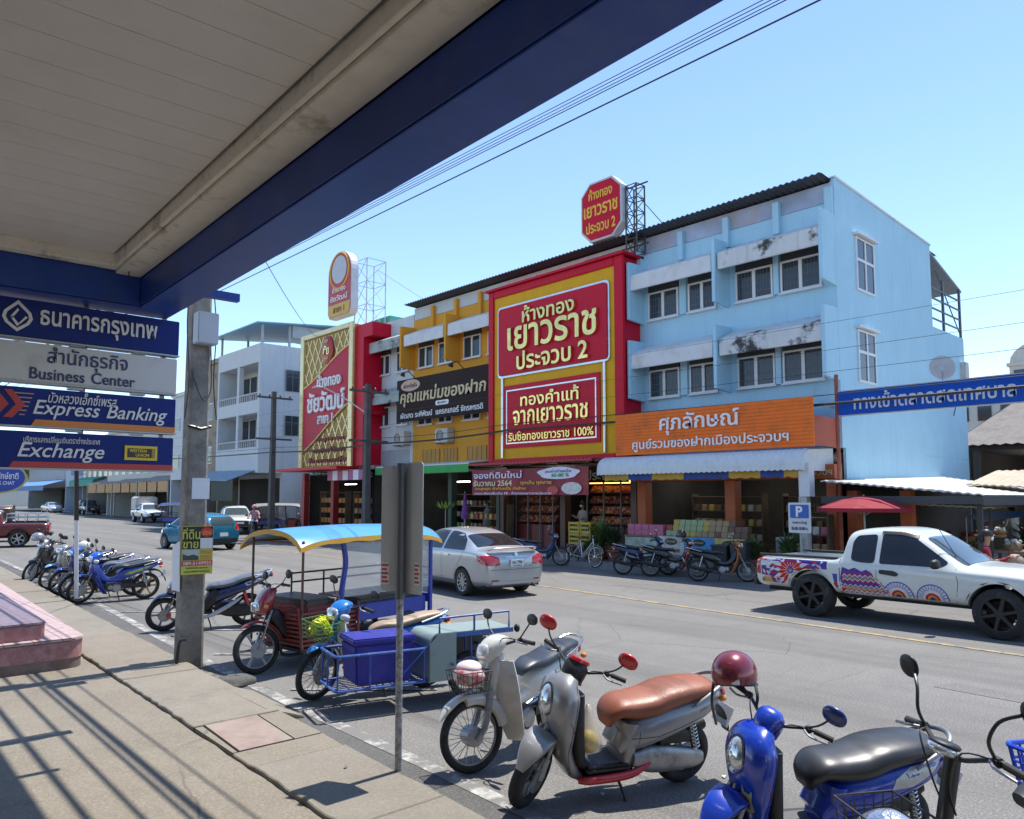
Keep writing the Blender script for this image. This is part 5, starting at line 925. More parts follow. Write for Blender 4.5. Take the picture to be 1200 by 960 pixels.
    b = MB(); b.sweep([(-0.02, 0.36), (-0.14, 0.45), (-0.32, 0.515), (-0.55, 0.57), (-0.75, 0.625), (-0.93, 0.685)], [0.13, 0.165, 0.19, 0.18, 0.145, 0.05], [0.05, 0.125, 0.135, 0.12, 0.09, 0.03], p=2.5, n=26, N=32); tb = b.bvh(); b.build('tail_body', col, t, smooth=50)
    for s_ in (1, -1): b = MB(); b.decal(tb, path_strip([(-0.05, 0.46), (-0.3, 0.47), (-0.5, 0.52), (-0.72, 0.575)], 0.005) + path_strip([(-0.16, 0.58), (-0.15, 0.40)], 0.004), ax=1, side=s_, off=0.0015, grid=0.05); b.build('panel_seam', BLK, t, smooth=0)
    if sidew:
        for s_ in (1, -1):
            b = MB(); b.decal(tb, [[(-0.42, 0.55), (-0.46, 0.61), (-0.58, 0.66), (-0.86, 0.70), (-0.74, 0.62), (-0.58, 0.555)]], ax=1, side=s_, off=0.003, grid=0.04); b.build('side_graphic', sidew, t, smooth=50)
    b = MB(); b.sweep([(0.045, 0.53), (0.035, 0.60), (-0.03, 0.655), (-0.16, 0.655), (-0.30, 0.67), (-0.42, 0.71), (-0.60, 0.735), (-0.78, 0.74), (-0.86, 0.72)], [0.08, 0.125, 0.15, 0.165, 0.18, 0.18, 0.17, 0.14, 0.07], [0.03, 0.05, 0.07, 0.085, 0.09, 0.085, 0.075, 0.06, 0.02], p=2.6, n=26, N=46, flat=0.15); b.build('seat', seatm, t, smooth=55)
    b = MB(); b.tube([(-0.60, -0.175, 0.665), (-0.74, -0.165, 0.735), (-0.88, -0.11, 0.785), (-0.94, 0, 0.80), (-0.88, 0.11, 0.785), (-0.74, 0.165, 0.735), (-0.60, 0.175, 0.665)], [0.013, 0.015, 0.017, 0.017, 0.017, 0.015, 0.013], 10, smooth=34); b.build('grab_rail', mat('grey grab rail', (0.28, 0.28, 0.28), 0.4, metal=0.4), t)
    b = MB(); b.ell((-0.92, 0, 0.675), (0.045, 0.075, 0.045), 16, 10, power=2.4); b.build('tail_light', RLENS, t, smooth=60)
    for s_ in (1, -1): b = MB(); b.ell((-0.88, s_ * 0.115, 0.67), (0.035, 0.03, 0.026), 12, 8); b.build('indicator', AMB, t, smooth=60)
    b = MB(); b.sweep([(-0.78, 0.64), (-0.92, 0.56), (-1.0, 0.42), (-1.02, 0.36)], [0.085, 0.08, 0.06, 0.045], [0.03, 0.015, 0.009, 0.006], n=14, N=14); b.build('rear_fender', BLK, t, smooth=50); plate_rear(t, -0.985, 0.49, -22)
    # engine unit, belt case, shock, exhaust, stand
    b = MB(); b.sweep([(-0.12, 0.30), (-0.3, 0.28), (-0.62, 0.25), (-0.72, 0.25)], [0.045, 0.05, 0.045, 0.03], [0.05, 0.10, 0.075, 0.04], y=0.125, p=2.8, n=18, N=16); b.build('belt_case', ALU, t, smooth=50)
    b = MB(); b.cbox((-0.25, 0, 0.30), (0.3, 0.2, 0.17)); b.cyl((-0.05, 0, 0.28), (-0.2, 0, 0.3), 0.075)
    for k in range(5): b.cbox((-0.06 - 0.022 * k, 0, 0.285), (0.008, 0.2, 0.18))
    b.build('engine', ENG, t, bevel=0.012)
    b = MB(); b.sweep([(-0.34, 0.42), (-0.52, 0.43), (-0.64, 0.40)], [0.05, 0.055, 0.035], [0.05, 0.06, 0.04], y=0.10, p=3, n=14, N=10); b.build('air_box', BLK, t, smooth=50)
    b = MB(); b.tube([(-0.66, 0.13, 0.28), (-0.58, 0.13, 0.58)], 0.02, 8)
    for k in range(8): b.torus((-0.655 + 0.0065 * k * 1.2, 0.13, 0.34 + 0.027 * k), (0.25, 0, 1), 0.03, 0.006, 14, 6)
    b.build('shock', CHROME, t); exhaust(t, -0.45, 0.27)
    if stand:
        b = MB(); b.tube([(-0.02, 0.10, 0.17), (-0.045, 0.16, 0.09), (-0.06, 0.215, -0.02), (-0.02, 0.23, -0.025)], 0.011, 7, smooth=10); b.build('side_stand', BLK, t)
    return t
def underbone(label, col, seatm, steer=0, name='motorcycle', legm=None, spokes='wire', rim=None, cub=False, group='motorcycles parked at the near kerb', basket=None, lampm=None, headcol=None, mir=True, mirm=None, fenderm=None, sticker=None, tall=0.0, legs=True):
    t = thing(name, label, 'motorcycle', group=group); wb = 1.22; xf, xr, r = wb / 2, -wb / 2, 0.28; legm = legm or col; headcol = headcol or col; fenderm = fenderm or col
    F = steerM((0.42, 0, 0.66), (-0.42, 0, 0.91), steer)
    wheel(t, xf, r, F, spokes, rim, 0.031, disc=not cub); wheel(t, xr, r, None, spokes, rim, 0.035, disc=False)
    if cub:
        b = MB(F)
        for z_ in (0.0,): b.lathe([(0.02, -0.07), (0.075, -0.06), (0.08, 0.0), (0.075, 0.06), (0.02, 0.07)], (xf, 0, r), (0, 1, 0), 22)
        b.build('hub', ALU, t)
        for s_ in (1, -1): b = MB(F); b.tube([(xf + 0.0, s_ * 0.075, r - 0.02), (0.53, s_ * 0.075, 0.36), (0.47, s_ * 0.07, 0.62)], [0.022, 0.026, 0.03], 10, smooth=10); b.build('fork', ALU, t)
    else: fork(t, F, xf, r, (0.455, 0.62), 0.065, 0.014, 0.021)
    wf = 0.058 if cub else 0.05
    b = MB(F); b.sweep(arc(xf, r, r + 0.035, 28 if cub else 58, 172 if cub else 165, 9), [0.02] + [wf] * 7 + [wf * 0.9], [0.008] + [0.02 if cub else 0.013] * 7 + [0.006], p=2.2, n=16, N=26); b.build('front_fender', fenderm, t, smooth=50)
    if cub:
        b = MB(F); b.sweep(arc(xf, r, r - 0.0, 75, 168, 7), [0.068] * 7, [0.045] * 7, p=3.5, n=16, N=18); b.build('fender_skirt', fenderm, t, smooth=50)
    # headset and leg shield
    hz = 0.93 + tall
    b = MB(F); b.sweep([(0.475, hz - 0.10), (0.44, hz - 0.02), (0.36, hz + 0.045), (0.27, hz + 0.055)], [0.055, 0.10, 0.105, 0.05], [0.03, 0.075, 0.065, 0.03], p=2.6, n=22, N=18); hb = b.bvh(); b.build('headset', headcol, t, smooth=50)
    b = MB(F @ Mx.Translation((0.492, 0, hz - 0.02)) @ Mx.Rotation(R(-18), 4, 'Y')); b.ell((0, 0, 0), (0.048, 0.08, 0.066), 20, 10, power=2.8); b.build('headlight', lampm or LENS, t, smooth=60)
    if not cub:
        for s_ in (1, -1): b = MB(F @ Mx.Translation((0.435, s_ * 0.125, hz - 0.035)) @ Mx.Rotation(R(s_ * 35), 4, 'Z')); b.ell((0, 0, 0), (0.035, 0.058, 0.036), 14, 8, power=2.5); b.build('indicator', CLR, t, smooth=60)
    bars(t, F, (0.33, 0, hz + 0.03), 0.325, 0.04, 0.10)
    if mir:
        for s_ in (1, -1): mirror(t, F, (0.27, s_ * 0.19, hz + 0.075), (0.24, s_ * 0.34, hz + 0.24), mirm or BLACKM, shape=(0.018, 0.072, 0.045))
    b = MB(); b.sweep([(0.435, 0.60), (0.42, 0.72), (0.385, 0.84), (0.36, 0.90)], [0.055, 0.07, 0.075, 0.05], [0.05, 0.06, 0.055, 0.03], n=18, N=14); b.build('front_cover', col, t, smooth=50)
    if legs:
        for s_ in (1, -1):
            y0 = s_ * 0.05; rs = []
            prof = [(0.40, 0.86, 0.05, 0.15), (0.405, 0.72, 0.05, 0.215), (0.385, 0.58, 0.05, 0.245), (0.34, 0.42, 0.06, 0.255), (0.28, 0.28, 0.085, 0.245), (0.24, 0.20, 0.11, 0.20)] if cub else [(0.40, 0.84, 0.06, 0.12), (0.405, 0.72, 0.05, 0.175), (0.385, 0.58, 0.05, 0.205), (0.33, 0.42, 0.06, 0.215), (0.25, 0.28, 0.09, 0.20), (0.20, 0.20, 0.11, 0.17)]
            pr_ = cat(prof, 18)
            for x, z, a, c_ in pr_:
                ring = []
                for yy, dx in ((a, 0.03), (lerp(a, c_, 0.5), 0.012), (c_, -0.035), (c_ - 0.004, -0.05), (lerp(a, c_, 0.5), -0.006), (a, 0.012)): ring.append((x + dx, s_ * yy, z))
                rs.append(ring)
            b = MB(); b.rings(rs); b.build('leg_shield', legm, t, smooth=45)
    # spine, side covers, tail
    b = MB(); b.sweep([(0.37, 0.72), (0.28, 0.56), (0.14, 0.46), (-0.02, 0.46), (-0.16, 0.52)], [0.055, 0.065, 0.06, 0.06, 0.085], [0.07, 0.075, 0.055, 0.06, 0.09], p=2.6, n=18, N=22); b.build('spine_cover', col, t, smooth=50)
    b = MB(); b.sweep([(-0.06, 0.52), (-0.18, 0.575), (-0.36, 0.625), (-0.56, 0.675), (-0.74, 0.73), (-0.87, 0.775)], [0.07, 0.115, 0.13, 0.12, 0.10, 0.05], [0.06, 0.105, 0.095, 0.07, 0.05, 0.02], p=2.6, n=22, N=28); tb = b.bvh(); b.build('side_cover', col, t, smooth=50)
    if sticker:
        for s_ in (1, -1): b = MB(); b.decal(tb, [[(-0.15, 0.56), (-0.2, 0.61), (-0.55, 0.71), (-0.72, 0.74), (-0.5, 0.64), (-0.28, 0.575)]], ax=1, side=s_, off=0.003, grid=0.05); b.build('side_graphic', sticker, t, smooth=50)
    b = MB(); b.sweep([(0.045, 0.655), (0.01, 0.705), (-0.1, 0.735), (-0.25, 0.735), (-0.42, 0.765), (-0.60, 0.80), (-0.76, 0.815), (-0.82, 0.81)], [0.04, 0.08, 0.11, 0.125, 0.125, 0.12, 0.10, 0.05], [0.02, 0.03, 0.045, 0.05, 0.05, 0.045, 0.035, 0.012], p=2.8, n=22, N=34, flat=0.15); b.build('seat', seatm, t, smooth=55)
    b = MB(); b.tube([(-0.52, -0.125, 0.745), (-0.72, -0.12, 0.80), (-0.86, -0.08, 0.845), (-0.89, 0, 0.85), (-0.86, 0.08, 0.845), (-0.72, 0.12, 0.80), (-0.52, 0.125, 0.745)], 0.011, 8, smooth=26); b.build('grab_rail', CHROME, t)
    b = MB(); b.ell((-0.87, 0, 0.745), (0.05, 0.07, 0.045), 16, 10, power=2.6); b.build('tail_light', RLENS, t, smooth=60)
    for s_ in (1, -1): b = MB(); b.ell((-0.85, s_ * 0.12, 0.70), (0.03, 0.032, 0.026), 12, 8); b.build('indicator', AMB, t, smooth=60)
    b = MB(); b.sweep([(-0.55, 0.62), (-0.72, 0.62), (-0.86, 0.58), (-0.97, 0.44), (-1.0, 0.36)], [0.05, 0.065, 0.07, 0.06, 0.045], [0.02, 0.02, 0.014, 0.009, 0.006], n=14, N=18); b.build('rear_fender', BLK, t, smooth=50); plate_rear(t, -0.955, 0.53, -25)
    # engine
    b = MB(); b.cbox((0.02, 0, 0.30), (0.32, 0.16, 0.15)); b.cyl((0.16, 0, 0.33), (0.30, 0, 0.36), 0.065)
    for k in range(6): b.cyl((0.17 + 0.02 * k, 0, 0.332 + 0.004 * k), (0.178 + 0.02 * k, 0, 0.333 + 0.004 * k), 0.088)
    b.build('engine', ENG, t, bevel=0.015)
    for s_ in (1, -1): b = MB(); b.cyl((-0.02, s_ * 0.08, 0.295), (-0.02, s_ * 0.125, 0.295), 0.095, 0.08, 24); b.cyl((0.09, s_ * 0.08, 0.315), (0.09, s_ * 0.115, 0.315), 0.06, 0.05, 20); b.build('engine_cover', ALU, t, bevel=0.006)
    b = MB(); b.sweep([(-0.14, 0.33), (-0.4, 0.325), (-0.68, 0.32)], [0.014, 0.014, 0.014], [0.035, 0.038, 0.05], y=0.085, p=4, n=12, N=10); b.build('chain_case', BLK, t, smooth=50)
    for s_ in (1, -1):
        b = MB(); b.tube([(-0.1, s_ * 0.07, 0.3), (-0.61, s_ * 0.075, 0.28)], 0.018, 8); b.build('swingarm', BLK, t)
        b = MB(); b.tube([(-0.60, s_ * 0.11, 0.30), (-0.50, s_ * 0.11, 0.62)], 0.013, 8)
        for k in range(9): b.torus((-0.585 + 0.0086 * k, s_ * 0.11, 0.36 + 0.026 * k), (0.3, 0, 1), 0.026, 0.0055, 12, 6)
        b.build('shock', CHROME, t)
    b = MB(); b.tube([(0.06, -0.24, 0.255), (0.06, 0.24, 0.255)], 0.009, 6)
    for s_ in (1, -1): b.tube([(0.06, s_ * 0.17, 0.258), (0.06, s_ * 0.25, 0.262)], 0.018, 8)
    b.build('foot_pegs', BLK, t); exhaust(t, -0.32, 0.27, -1, 0.48, 0.042, CHROME if cub else BLK)
    b = MB(); b.tube([(-0.04, 0.10, 0.22), (-0.06, 0.16, 0.12), (-0.08, 0.215, -0.02), (-0.04, 0.23, -0.025)], 0.011, 7, smooth=10); b.build('side_stand', BLK, t)
    t['F'] = 0; return t, F
def place(o, fx, fy, rx, ry, roll=-9, z=0.0):
    """stand a two wheeler on its two contact points, leaning on its stand"""
    a = math.atan2(fy - ry, fx - rx); o.location = ((fx + rx) / 2, (fy + ry) / 2, z); o.rotation_euler = Euler((R(roll), 0, a), 'XYZ')
    return o
def wire_basket(name, parent, M, x0, x1, w_, z0, z1, m, nx=6, nz=4, ny=6, rw=0.003, taper=0.82, thing_=None):
    b = MB(M); 
    def ring(z, k): xm = (x0 + x1) / 2; hx = (x1 - x0) / 2 * k; hy = w_ * k; return [(xm - hx, -hy, z), (xm + hx, -hy, z), (xm + hx, hy, z), (xm - hx, hy, z)]
    for i in range(nz + 1):
        k = lerp(taper, 1, i / nz); q = ring(lerp(z0, z1, i / nz), k); b.tube(q + [q[0]], rw * (2 if i == nz else 1), 5, cap=False)
    q0, q1 = ring(z0, taper), ring(z1, 1)
    for e in range(4):
        a0, a1, c0, c1 = V(q0[e]), V(q0[(e + 1) % 4]), V(q1[e]), V(q1[(e + 1) % 4]); n_ = nx if e % 2 == 0 else ny
        for i in range(n_): u = i / n_; b.tube([a0.lerp(a1, u), c0.lerp(c1, u)], rw, 4, cap=False)
    for i in range(1, nx): u = i / nx; b.tube([V(q0[0]).lerp(V(q0[1]), u), V(q0[3]).lerp(V(q0[2]), u)], rw, 4, cap=False)
    return b.build(name, m, parent)

# --- the bikes in front -------------------------------------------------------
GREY = paint('satin grey paint', (0.28, 0.275, 0.275), metal=0.3, rough=0.38, var=0.06); BROWN = mat('tan brown seat leather', (0.27, 0.085, 0.04), 0.45, var=0.15, scale=6, bump=0.1)
RDP = paint('bright red plastic', (0.55, 0.02, 0.025)); BLUEP = paint('vivid blue paint', (0.008, 0.045, 0.42), var=0.08, dirt=(0.01, 0.05, 0.36)); BLKSEAT = mat('black vinyl seat', (0.03, 0.03, 0.031), 0.38, var=0.2, scale=5, coat=0.15)
gray = scooter('grey scooter with tan brown seat, red mirrors and red dial ring, beside the white step-through', GREY, BROWN, trim=RDP, steer=38, mirm=RDP, speedo=RDP, headcol=BLK)
text('Scoopy-i', 0.14, CHROME, gray, (-0.70, 0.172, 0.62), (-1, 0.13, 0.28), (0.28, 0, 1), height=0.03, ext=0.003)
place(gray, 3.83, 4.02, 5.02, 3.56)
blue = scooter('vivid blue scooter with black seat, helmet hanging from its mirror, in the foreground', BLUEP, BLKSEAT, steer=30, mirm=mat('dark blue mirror shell', (0.012, 0.03, 0.16), 0.3, coat=0.6), headcol=BLUEP, inner=BLK, sidew=mat('silver side graphic', (0.5, 0.5, 0.47), 0.35, metal=0.3, var=0.25, scale=14), rim=ALU)
b = MB(); b.prism([(0.515, 0.03, 0.50), (0.505, 0.06, 0.46), (0.49, 0.12, 0.44), (0.485, 0.13, 0.50), (0.49, 0.11, 0.56), (0.50, 0.085, 0.60), (0.50, 0.06, 0.555), (0.505, 0.04, 0.57)], (0.004, 0, 0)); b.bm.free()
place(blue, 3.97, 2.55, 4.91, 2.0); blue.scale = (0.94,) * 3
WHT = paint('aged white paint', (0.62, 0.60, 0.53), var=0.06, dirt=(0.42, 0.38, 0.3)); NVSEAT = mat('dark navy seat vinyl', (0.025, 0.035, 0.05), 0.42, var=0.2)
cub, Fc = underbone('old white step-through motorcycle with dark seat and a red bag in its front basket', WHT, NVSEAT, steer=-24, cub=True, lampm=CLR, legm=WHT)
wire_basket('basket', cub, Fc, 0.50, 0.76, 0.14, 0.62, 0.78, BLACKM, rw=0.0025)
place(cub, 3.98, 4.80, 5.14, 5.05, roll=-7)
# ------------------------------------------------------------------ sporty scooter behind the utility pole
def sport_scooter(label, col, seatm, low, tip, steer=0, group='motorcycles parked at the near kerb'):
    t = thing('motor_scooter', label, 'motor scooter', group=group); wb = 1.28; xf, xr, r = wb / 2, -wb / 2, 0.275
    F = steerM((0.45, 0, 0.60), (-0.42, 0, 0.91), steer); rim = mat('dark cast wheel', (0.2, 0.2, 0.2), 0.4, metal=0.6)
    wheel(t, xf, r, F, rim=rim, n=5, tr=0.042); wheel(t, xr, r, None, rim=rim, n=5, tr=0.048, disc=False); fork(t, F, xf, r, (0.50, 0.55), 0.07)
    b = MB(F); b.cbox((xf - 0.06, 0.09, r - 0.01), (0.06, 0.03, 0.07)); b.build('brake_caliper', RDP, t, bevel=0.01)
    b = MB(F); b.sweep([(xf + 0.20, r + 0.19), (xf + 0.08, r + 0.30), (xf - 0.1, r + 0.31), (xf - 0.24, r + 0.22)], [0.012, 0.06, 0.08, 0.06], [0.008, 0.022, 0.03, 0.01], p=2.2, n=16, N=20); b.build('front_fender', col, t, smooth=45)
    b = MB(); b.sweep([(0.60, 0.60), (0.53, 0.70), (0.43, 0.83), (0.35, 0.93)], [0.02, 0.15, 0.17, 0.10], [0.02, 0.075, 0.08, 0.05], p=2.2, n=22, N=22); ap = b.bvh(); b.build('nose_cowl', col, t, smooth=45)
    b = MB(); b.sweep([(0.20, 0.22), (0.30, 0.32), (0.37, 0.48), (0.42, 0.64)], [0.12, 0.15, 0.17, 0.15], [0.04, 0.06, 0.08, 0.08], p=2.6, n=22, N=20); b.build('leg_shield', BLK, t, smooth=50)
    for s_ in (1, -1):
        b = MB(); b.decal(ap, [[(0.47, 0.66), (0.60, 0.62), (0.56, 0.69), (0.46, 0.74)]], ax=1, side=s_, off=0.004, grid=0.03); b.build('headlight', LENS, t, smooth=60)
    b = MB(F); b.sweep([(0.40, 0.93), (0.33, 0.98), (0.26, 1.0)], [0.07, 0.09, 0.05], [0.03, 0.045, 0.02], n=18, N=12); b.build('handlebar_cowl', BLK, t, smooth=50); bars(t, F, (0.31, 0, 0.98), 0.32, 0.03, 0.11)
    for s_ in (1, -1): mirror(t, F, (0.25, s_ * 0.19, 1.02), (0.22, s_ * 0.34, 1.17), BLACKM)
    b = MB(); b.prism([(0.24, -0.15, 0.27), (0.24, 0.15, 0.27), (-0.08, 0.16, 0.27), (-0.08, -0.16, 0.27)], (0, 0, 0.05)); b.build('floorboard', BLK, t, bevel=0.015)
    b = MB(); b.sweep([(0.06, 0.30), (-0.02, 0.42), (-0.1, 0.55), (-0.16, 0.62)], [0.12, 0.14, 0.15, 0.14], [0.06, 0.09, 0.11, 0.09], p=3, n=20, N=16); b.build('seat_box', BLK, t, smooth=50)
    b = MB(); b.sweep([(-0.02, 0.45), (-0.18, 0.55), (-0.4, 0.63), (-0.65, 0.71), (-0.90, 0.82), (-1.02, 0.88)], [0.13, 0.155, 0.165, 0.14, 0.10, 0.03], [0.07, 0.11, 0.10, 0.08, 0.05, 0.015], p=2.3, n=22, N=28); tb = b.bvh(); b.build('tail_body', col, t, smooth=45)
    for s_ in (1, -1):
        b = MB(); b.decal(tb, [[(-0.55, 0.74), (-0.6, 0.70), (-0.9, 0.81), (-1.0, 0.88), (-0.94, 0.885)]], ax=1, side=s_, off=0.004, grid=0.04); b.build('tail_panel', tip, t, smooth=45)
        b = MB(); b.tube([(0.20, s_ * 0.15, 0.21), (0.0, s_ * 0.17, 0.24), (-0.2, s_ * 0.175, 0.33), (-0.42, s_ * 0.17, 0.46), (-0.52, s_ * 0.16, 0.53)], [0.02, 0.03, 0.036, 0.03, 0.008], 10, smooth=20); b.build('side_skirt', low, t, smooth=60)
    b = MB(); b.sweep([(0.02, 0.63), (-0.04, 0.70), (-0.2, 0.715), (-0.38, 0.75), (-0.5, 0.80), (-0.7, 0.85), (-0.86, 0.87)], [0.06, 0.11, 0.135, 0.14, 0.135, 0.12, 0.07], [0.03, 0.045, 0.055, 0.055, 0.05, 0.04, 0.012], p=2.6, n=22, N=30, flat=0.2); b.build('seat', seatm, t, smooth=55)
    b = MB(); b.tube([(-0.72, -0.13, 0.83), (-0.95, -0.09, 0.91), (-1.0, 0, 0.92), (-0.95, 0.09, 0.91), (-0.72, 0.13, 0.83)], 0.016, 10, smooth=20); b.build('grab_rail', tip, t)
    b = MB(); b.ell((-1.0, 0, 0.835), (0.03, 0.06, 0.03), 14, 8); b.build('tail_light', RLENS, t, smooth=60)
    b = MB(); b.sweep([(-0.80, 0.72), (-0.95, 0.66), (-1.05, 0.52), (-1.1, 0.42)], [0.07, 0.06, 0.045, 0.04], [0.03, 0.012, 0.007, 0.005], n=12, N=14); b.build('rear_fender', BLK, t); plate_rear(t, -1.04, 0.56, -30)
    b = MB(); b.sweep([(-0.15, 0.33), (-0.35, 0.31), (-0.64, 0.29), (-0.76, 0.3)], [0.05, 0.055, 0.05, 0.02], [0.06, 0.105, 0.085, 0.03], y=0.125, p=2.8, n=18, N=16); b.build('belt_case', BLK, t, smooth=50)
    b = MB(); b.cbox((-0.28, 0, 0.33), (0.32, 0.2, 0.2)); b.build('engine', ENG, t, bevel=0.02); exhaust(t, -0.45, 0.3); b = MB(); b.tube([(-0.66, 0.12, 0.3), (-0.56, 0.12, 0.6)], 0.028, 10); b.build('shock', RDP, t)
    b = MB(); b.tube([(-0.02, 0.10, 0.19), (-0.05, 0.17, 0.1), (-0.07, 0.22, -0.02)], 0.011, 7); b.build('side_stand', BLK, t)
    return t
NAVYP = paint('dark navy paint', (0.012, 0.02, 0.09)); SILV = paint('silver plastic', (0.5, 0.5, 0.52), metal=0.3); SSEAT = mat('sunlit grey seat vinyl', (0.10, 0.11, 0.13), 0.4, var=0.15, coat=0.2)  # SSEAT: sun on black vinyl put into a lighter grey
clk = sport_scooter('dark navy sporty scooter with silver tail parked behind the utility pole', NAVYP, SSEAT, SILV, SILV, steer=8)
place(clk, 4.36, 12.98, 5.62, 12.62, roll=-7)

# ------------------------------------------------------------------ row of step-throughs at the far left
CREAM = paint('dull cream paint', (0.45, 0.42, 0.35)); LBLUE = paint('light blue paint', (0.14, 0.36, 0.55)); BLU2 = paint('cobalt blue paint', (0.012, 0.05, 0.34)); BRBL = paint('bright azure paint', (0.01, 0.10, 0.55)); BLK2 = paint('glossy black paint', (0.014, 0.014, 0.016)); SILVP = paint('silver grey paint', (0.32, 0.32, 0.33), metal=0.4)
GRAPH = mat('yellow green side graphic', (0.35, 0.4, 0.06), 0.4, var=0.6, scale=18); PALEST = mat('pale rear plastic', (0.5, 0.5, 0.52), 0.4)
GOLD_W = mat('gold cast wheel', (0.35, 0.25, 0.1), 0.4, metal=0.7)
wv, Fw = underbone('royal blue step-through motorcycle with gold front rim, nearest of the row by the leaning pole', BLU2, BLKSEAT, steer=16, spokes='cast', rim=GOLD_W, headcol=BRBL, sticker=GRAPH)
place(wv, 4.24, 17.4, 5.44, 17.35, roll=-8)
wv2, Fv2 = underbone('black step-through motorcycle with wire front basket and light grey tail beside the leaning pole', BLK2, SSEAT, steer=10, headcol=BLK2, sticker=PALEST)
wire_basket('basket', wv2, Fv2, 0.52, 0.78, 0.16, 0.66, 0.90, BLACKM); place(wv2, 4.25, 18.1, 5.45, 18.15, roll=-8)
wv3, _ = underbone('cobalt step-through motorcycle, second behind the leaning pole in the left row', BLU2, BLKSEAT, steer=14, spokes='cast', headcol=BRBL)
place(wv3, 4.3, 19.3, 5.5, 19.4, roll=-8)
wv4, _ = underbone('cream motorcycle with light blue front fender in the left row', CREAM, BLKSEAT, steer=14, fenderm=LBLUE, headcol=SILVP)
place(wv4, 4.32, 20.5, 5.5, 20.8, roll=-8)
wv5, _ = underbone('old black motorcycle with round silver lamp, farthest in the left row', BLK2, BLKSEAT, steer=18, headcol=SILVP, legs=False, tall=0.06)
place(wv5, 4.25, 22.3, 5.35, 22.9, roll=-8)
wv6 = scooter('dark scooter mostly hidden behind the farthest motorcycle of the left row', BLK2, BROWN, steer=12)
place(wv6, 4.7, 23.8, 5.8, 24.3)

# helmets: separate things
def helmet(label, m, loc, rot, strap=True, group='crash helmets left on the motorcycles', r=0.135):
    t = thing('helmet', label, 'helmet', loc, rot, group)
    b = MB(); b.ell((0, 0, 0), (r * 1.12, r, r * 1.02), 26, 16, top=-0.42, power=2.15); b.build('shell', m, t, smooth=60)
    b = MB(); b.ell((0, 0, -0.003), (r * 1.03, r * 0.92, r * 0.94), 20, 12, top=-0.44); b.build('lining', BLACKM, t, smooth=60)
    b = MB(); b.torus((0, 0, -r * 0.42), (0, 0, 1), r * 0.95, 0.007, 28, 6); b.build('trim', BLACKM, t)
    if strap:
        b = MB()
        b.tube([(0.02, -r * 0.9, -r * 0.35), (0.06, -r * 0.95, -r * 1.0), (-0.04, -r * 1.1, -r * 1.6), (-0.16, -r * 1.2, -r * 2.3)], 0.009, 6, smooth=14); b.build('strap', BLACKM, t)
        b = MB(); b.tube([(0.02, r * 0.9, -r * 0.35), (0.08, r * 1.05, -r * 0.85), (0.06, r * 0.95, -r * 1.25)], 0.009, 6, smooth=14); b.build('strap', BLACKM, t)
    b = MB(); b.cbox((r * 0.95, 0.03, -r * 0.28), (0.03, 0.05, 0.03)); b.build('sticker', PWHT, t, bevel=0.004)
    return t
MAROON = paint('metallic maroon paint', (0.22, 0.03, 0.045), metal=0.35)
# ------------------------------------------------------------------ blue motorcycle with a cargo sidecar
TANSEAT = mat('tan seat vinyl', (0.40, 0.29, 0.19), 0.45, var=0.12); BLUEF = mat('blue painted frame tube', (0.035, 0.09, 0.33), 0.45, var=0.25, scale=12, dirt=(0.2, 0.24, 0.32), dscale=14, dlo=0.55, dhi=0.7)
BAZ = paint('azure blue paint', (0.012, 0.17, 0.52)); CBIN = mat('blue plastic crate', (0.022, 0.022, 0.26), 0.5, var=0.12, scale=3, dirt=(0.05, 0.05, 0.3), dscale=5); SAGE = mat('sage green painted board', (0.24, 0.31, 0.29), 0.45, var=0.08, scale=2, dirt=(0.2, 0.25, 0.23), dscale=4)
car_, Fs = underbone('azure blue motorcycle with tan seat carrying a cargo sidecar with a blue bin', BAZ, TANSEAT, steer=26, headcol=BAZ, name='sidecar_motorcycle', legm=WHT, mirm=BLACKM)
sd = bpy.data.objects.new('sidecar', None); COL.objects.link(sd); sd.parent = car_
def tubes(name, paths, r, m, parent, sm=0, n=8):
    for p in paths: b = MB(); b.tube(p, r, n, smooth=sm); b.build(name, m, parent)
def loop(x0, x1, y0, y1, z, r=0.05):
    q = []
    for cx, cy, a0 in ((x1 - r, y1 - r, 0), (x0 + r, y1 - r, 90), (x0 + r, y0 + r, 180), (x1 - r, y0 + r, 270)):
        for k in range(4): a = R(a0 + 30 * k); q.append((cx + r * math.cos(a), cy + r * math.sin(a), z))
    return q + [q[0]]
x0, x1, y0, y1 = -0.30, 0.66, 0.26, 0.84
tubes('rail_frame', [loop(x0, x1, y0, y1, 0.60)], 0.015, BLUEF, sd); tubes('rail_frame', [loop(x0, x1, y0, y1, 0.27)], 0.013, BLUEF, sd)
for q in [[(x, y, 0.27), (x, y, 0.60)] for x, y in ((x1 - 0.02, y0 + 0.02), (x1 - 0.02, y1 - 0.02), (0.32, y1), (0.02, y1), (x1, 0.55), (x0 + 0.05, y1), (x0 + 0.05, y0))] + [[(-0.28, y1 + 0.01, 0.62), (0.10, y1 + 0.01, 0.27)]]: tubes('upright', [q], 0.010, BLUEF, sd)
b = MB()
for k in range(14): x = lerp(-1.25, 0.64, k / 13); b.tube([(x, 0.26, 0.262), (x, 0.84, 0.262)], 0.005, 5)
for k in range(9): y = lerp(0.27, 0.83, k / 8); b.tube([(-1.25, y, 0.266), (0.64, y, 0.266)], 0.005, 5)
b.build('floor_grid', BLUEF, sd)
tubes('cross_tube', [[(-0.60, 0.1, 0.42), (-0.55, 0.9, 0.42)], [(0.35, 0.05, 0.33), (0.35, 0.4, 0.27)], [(-1.1, 0.1, 0.5), (-1.1, 0.4, 0.5)], [(-1.25, 0.26, 0.27), (-1.25, 0.84, 0.27)]], 0.014, BLUEF, sd)
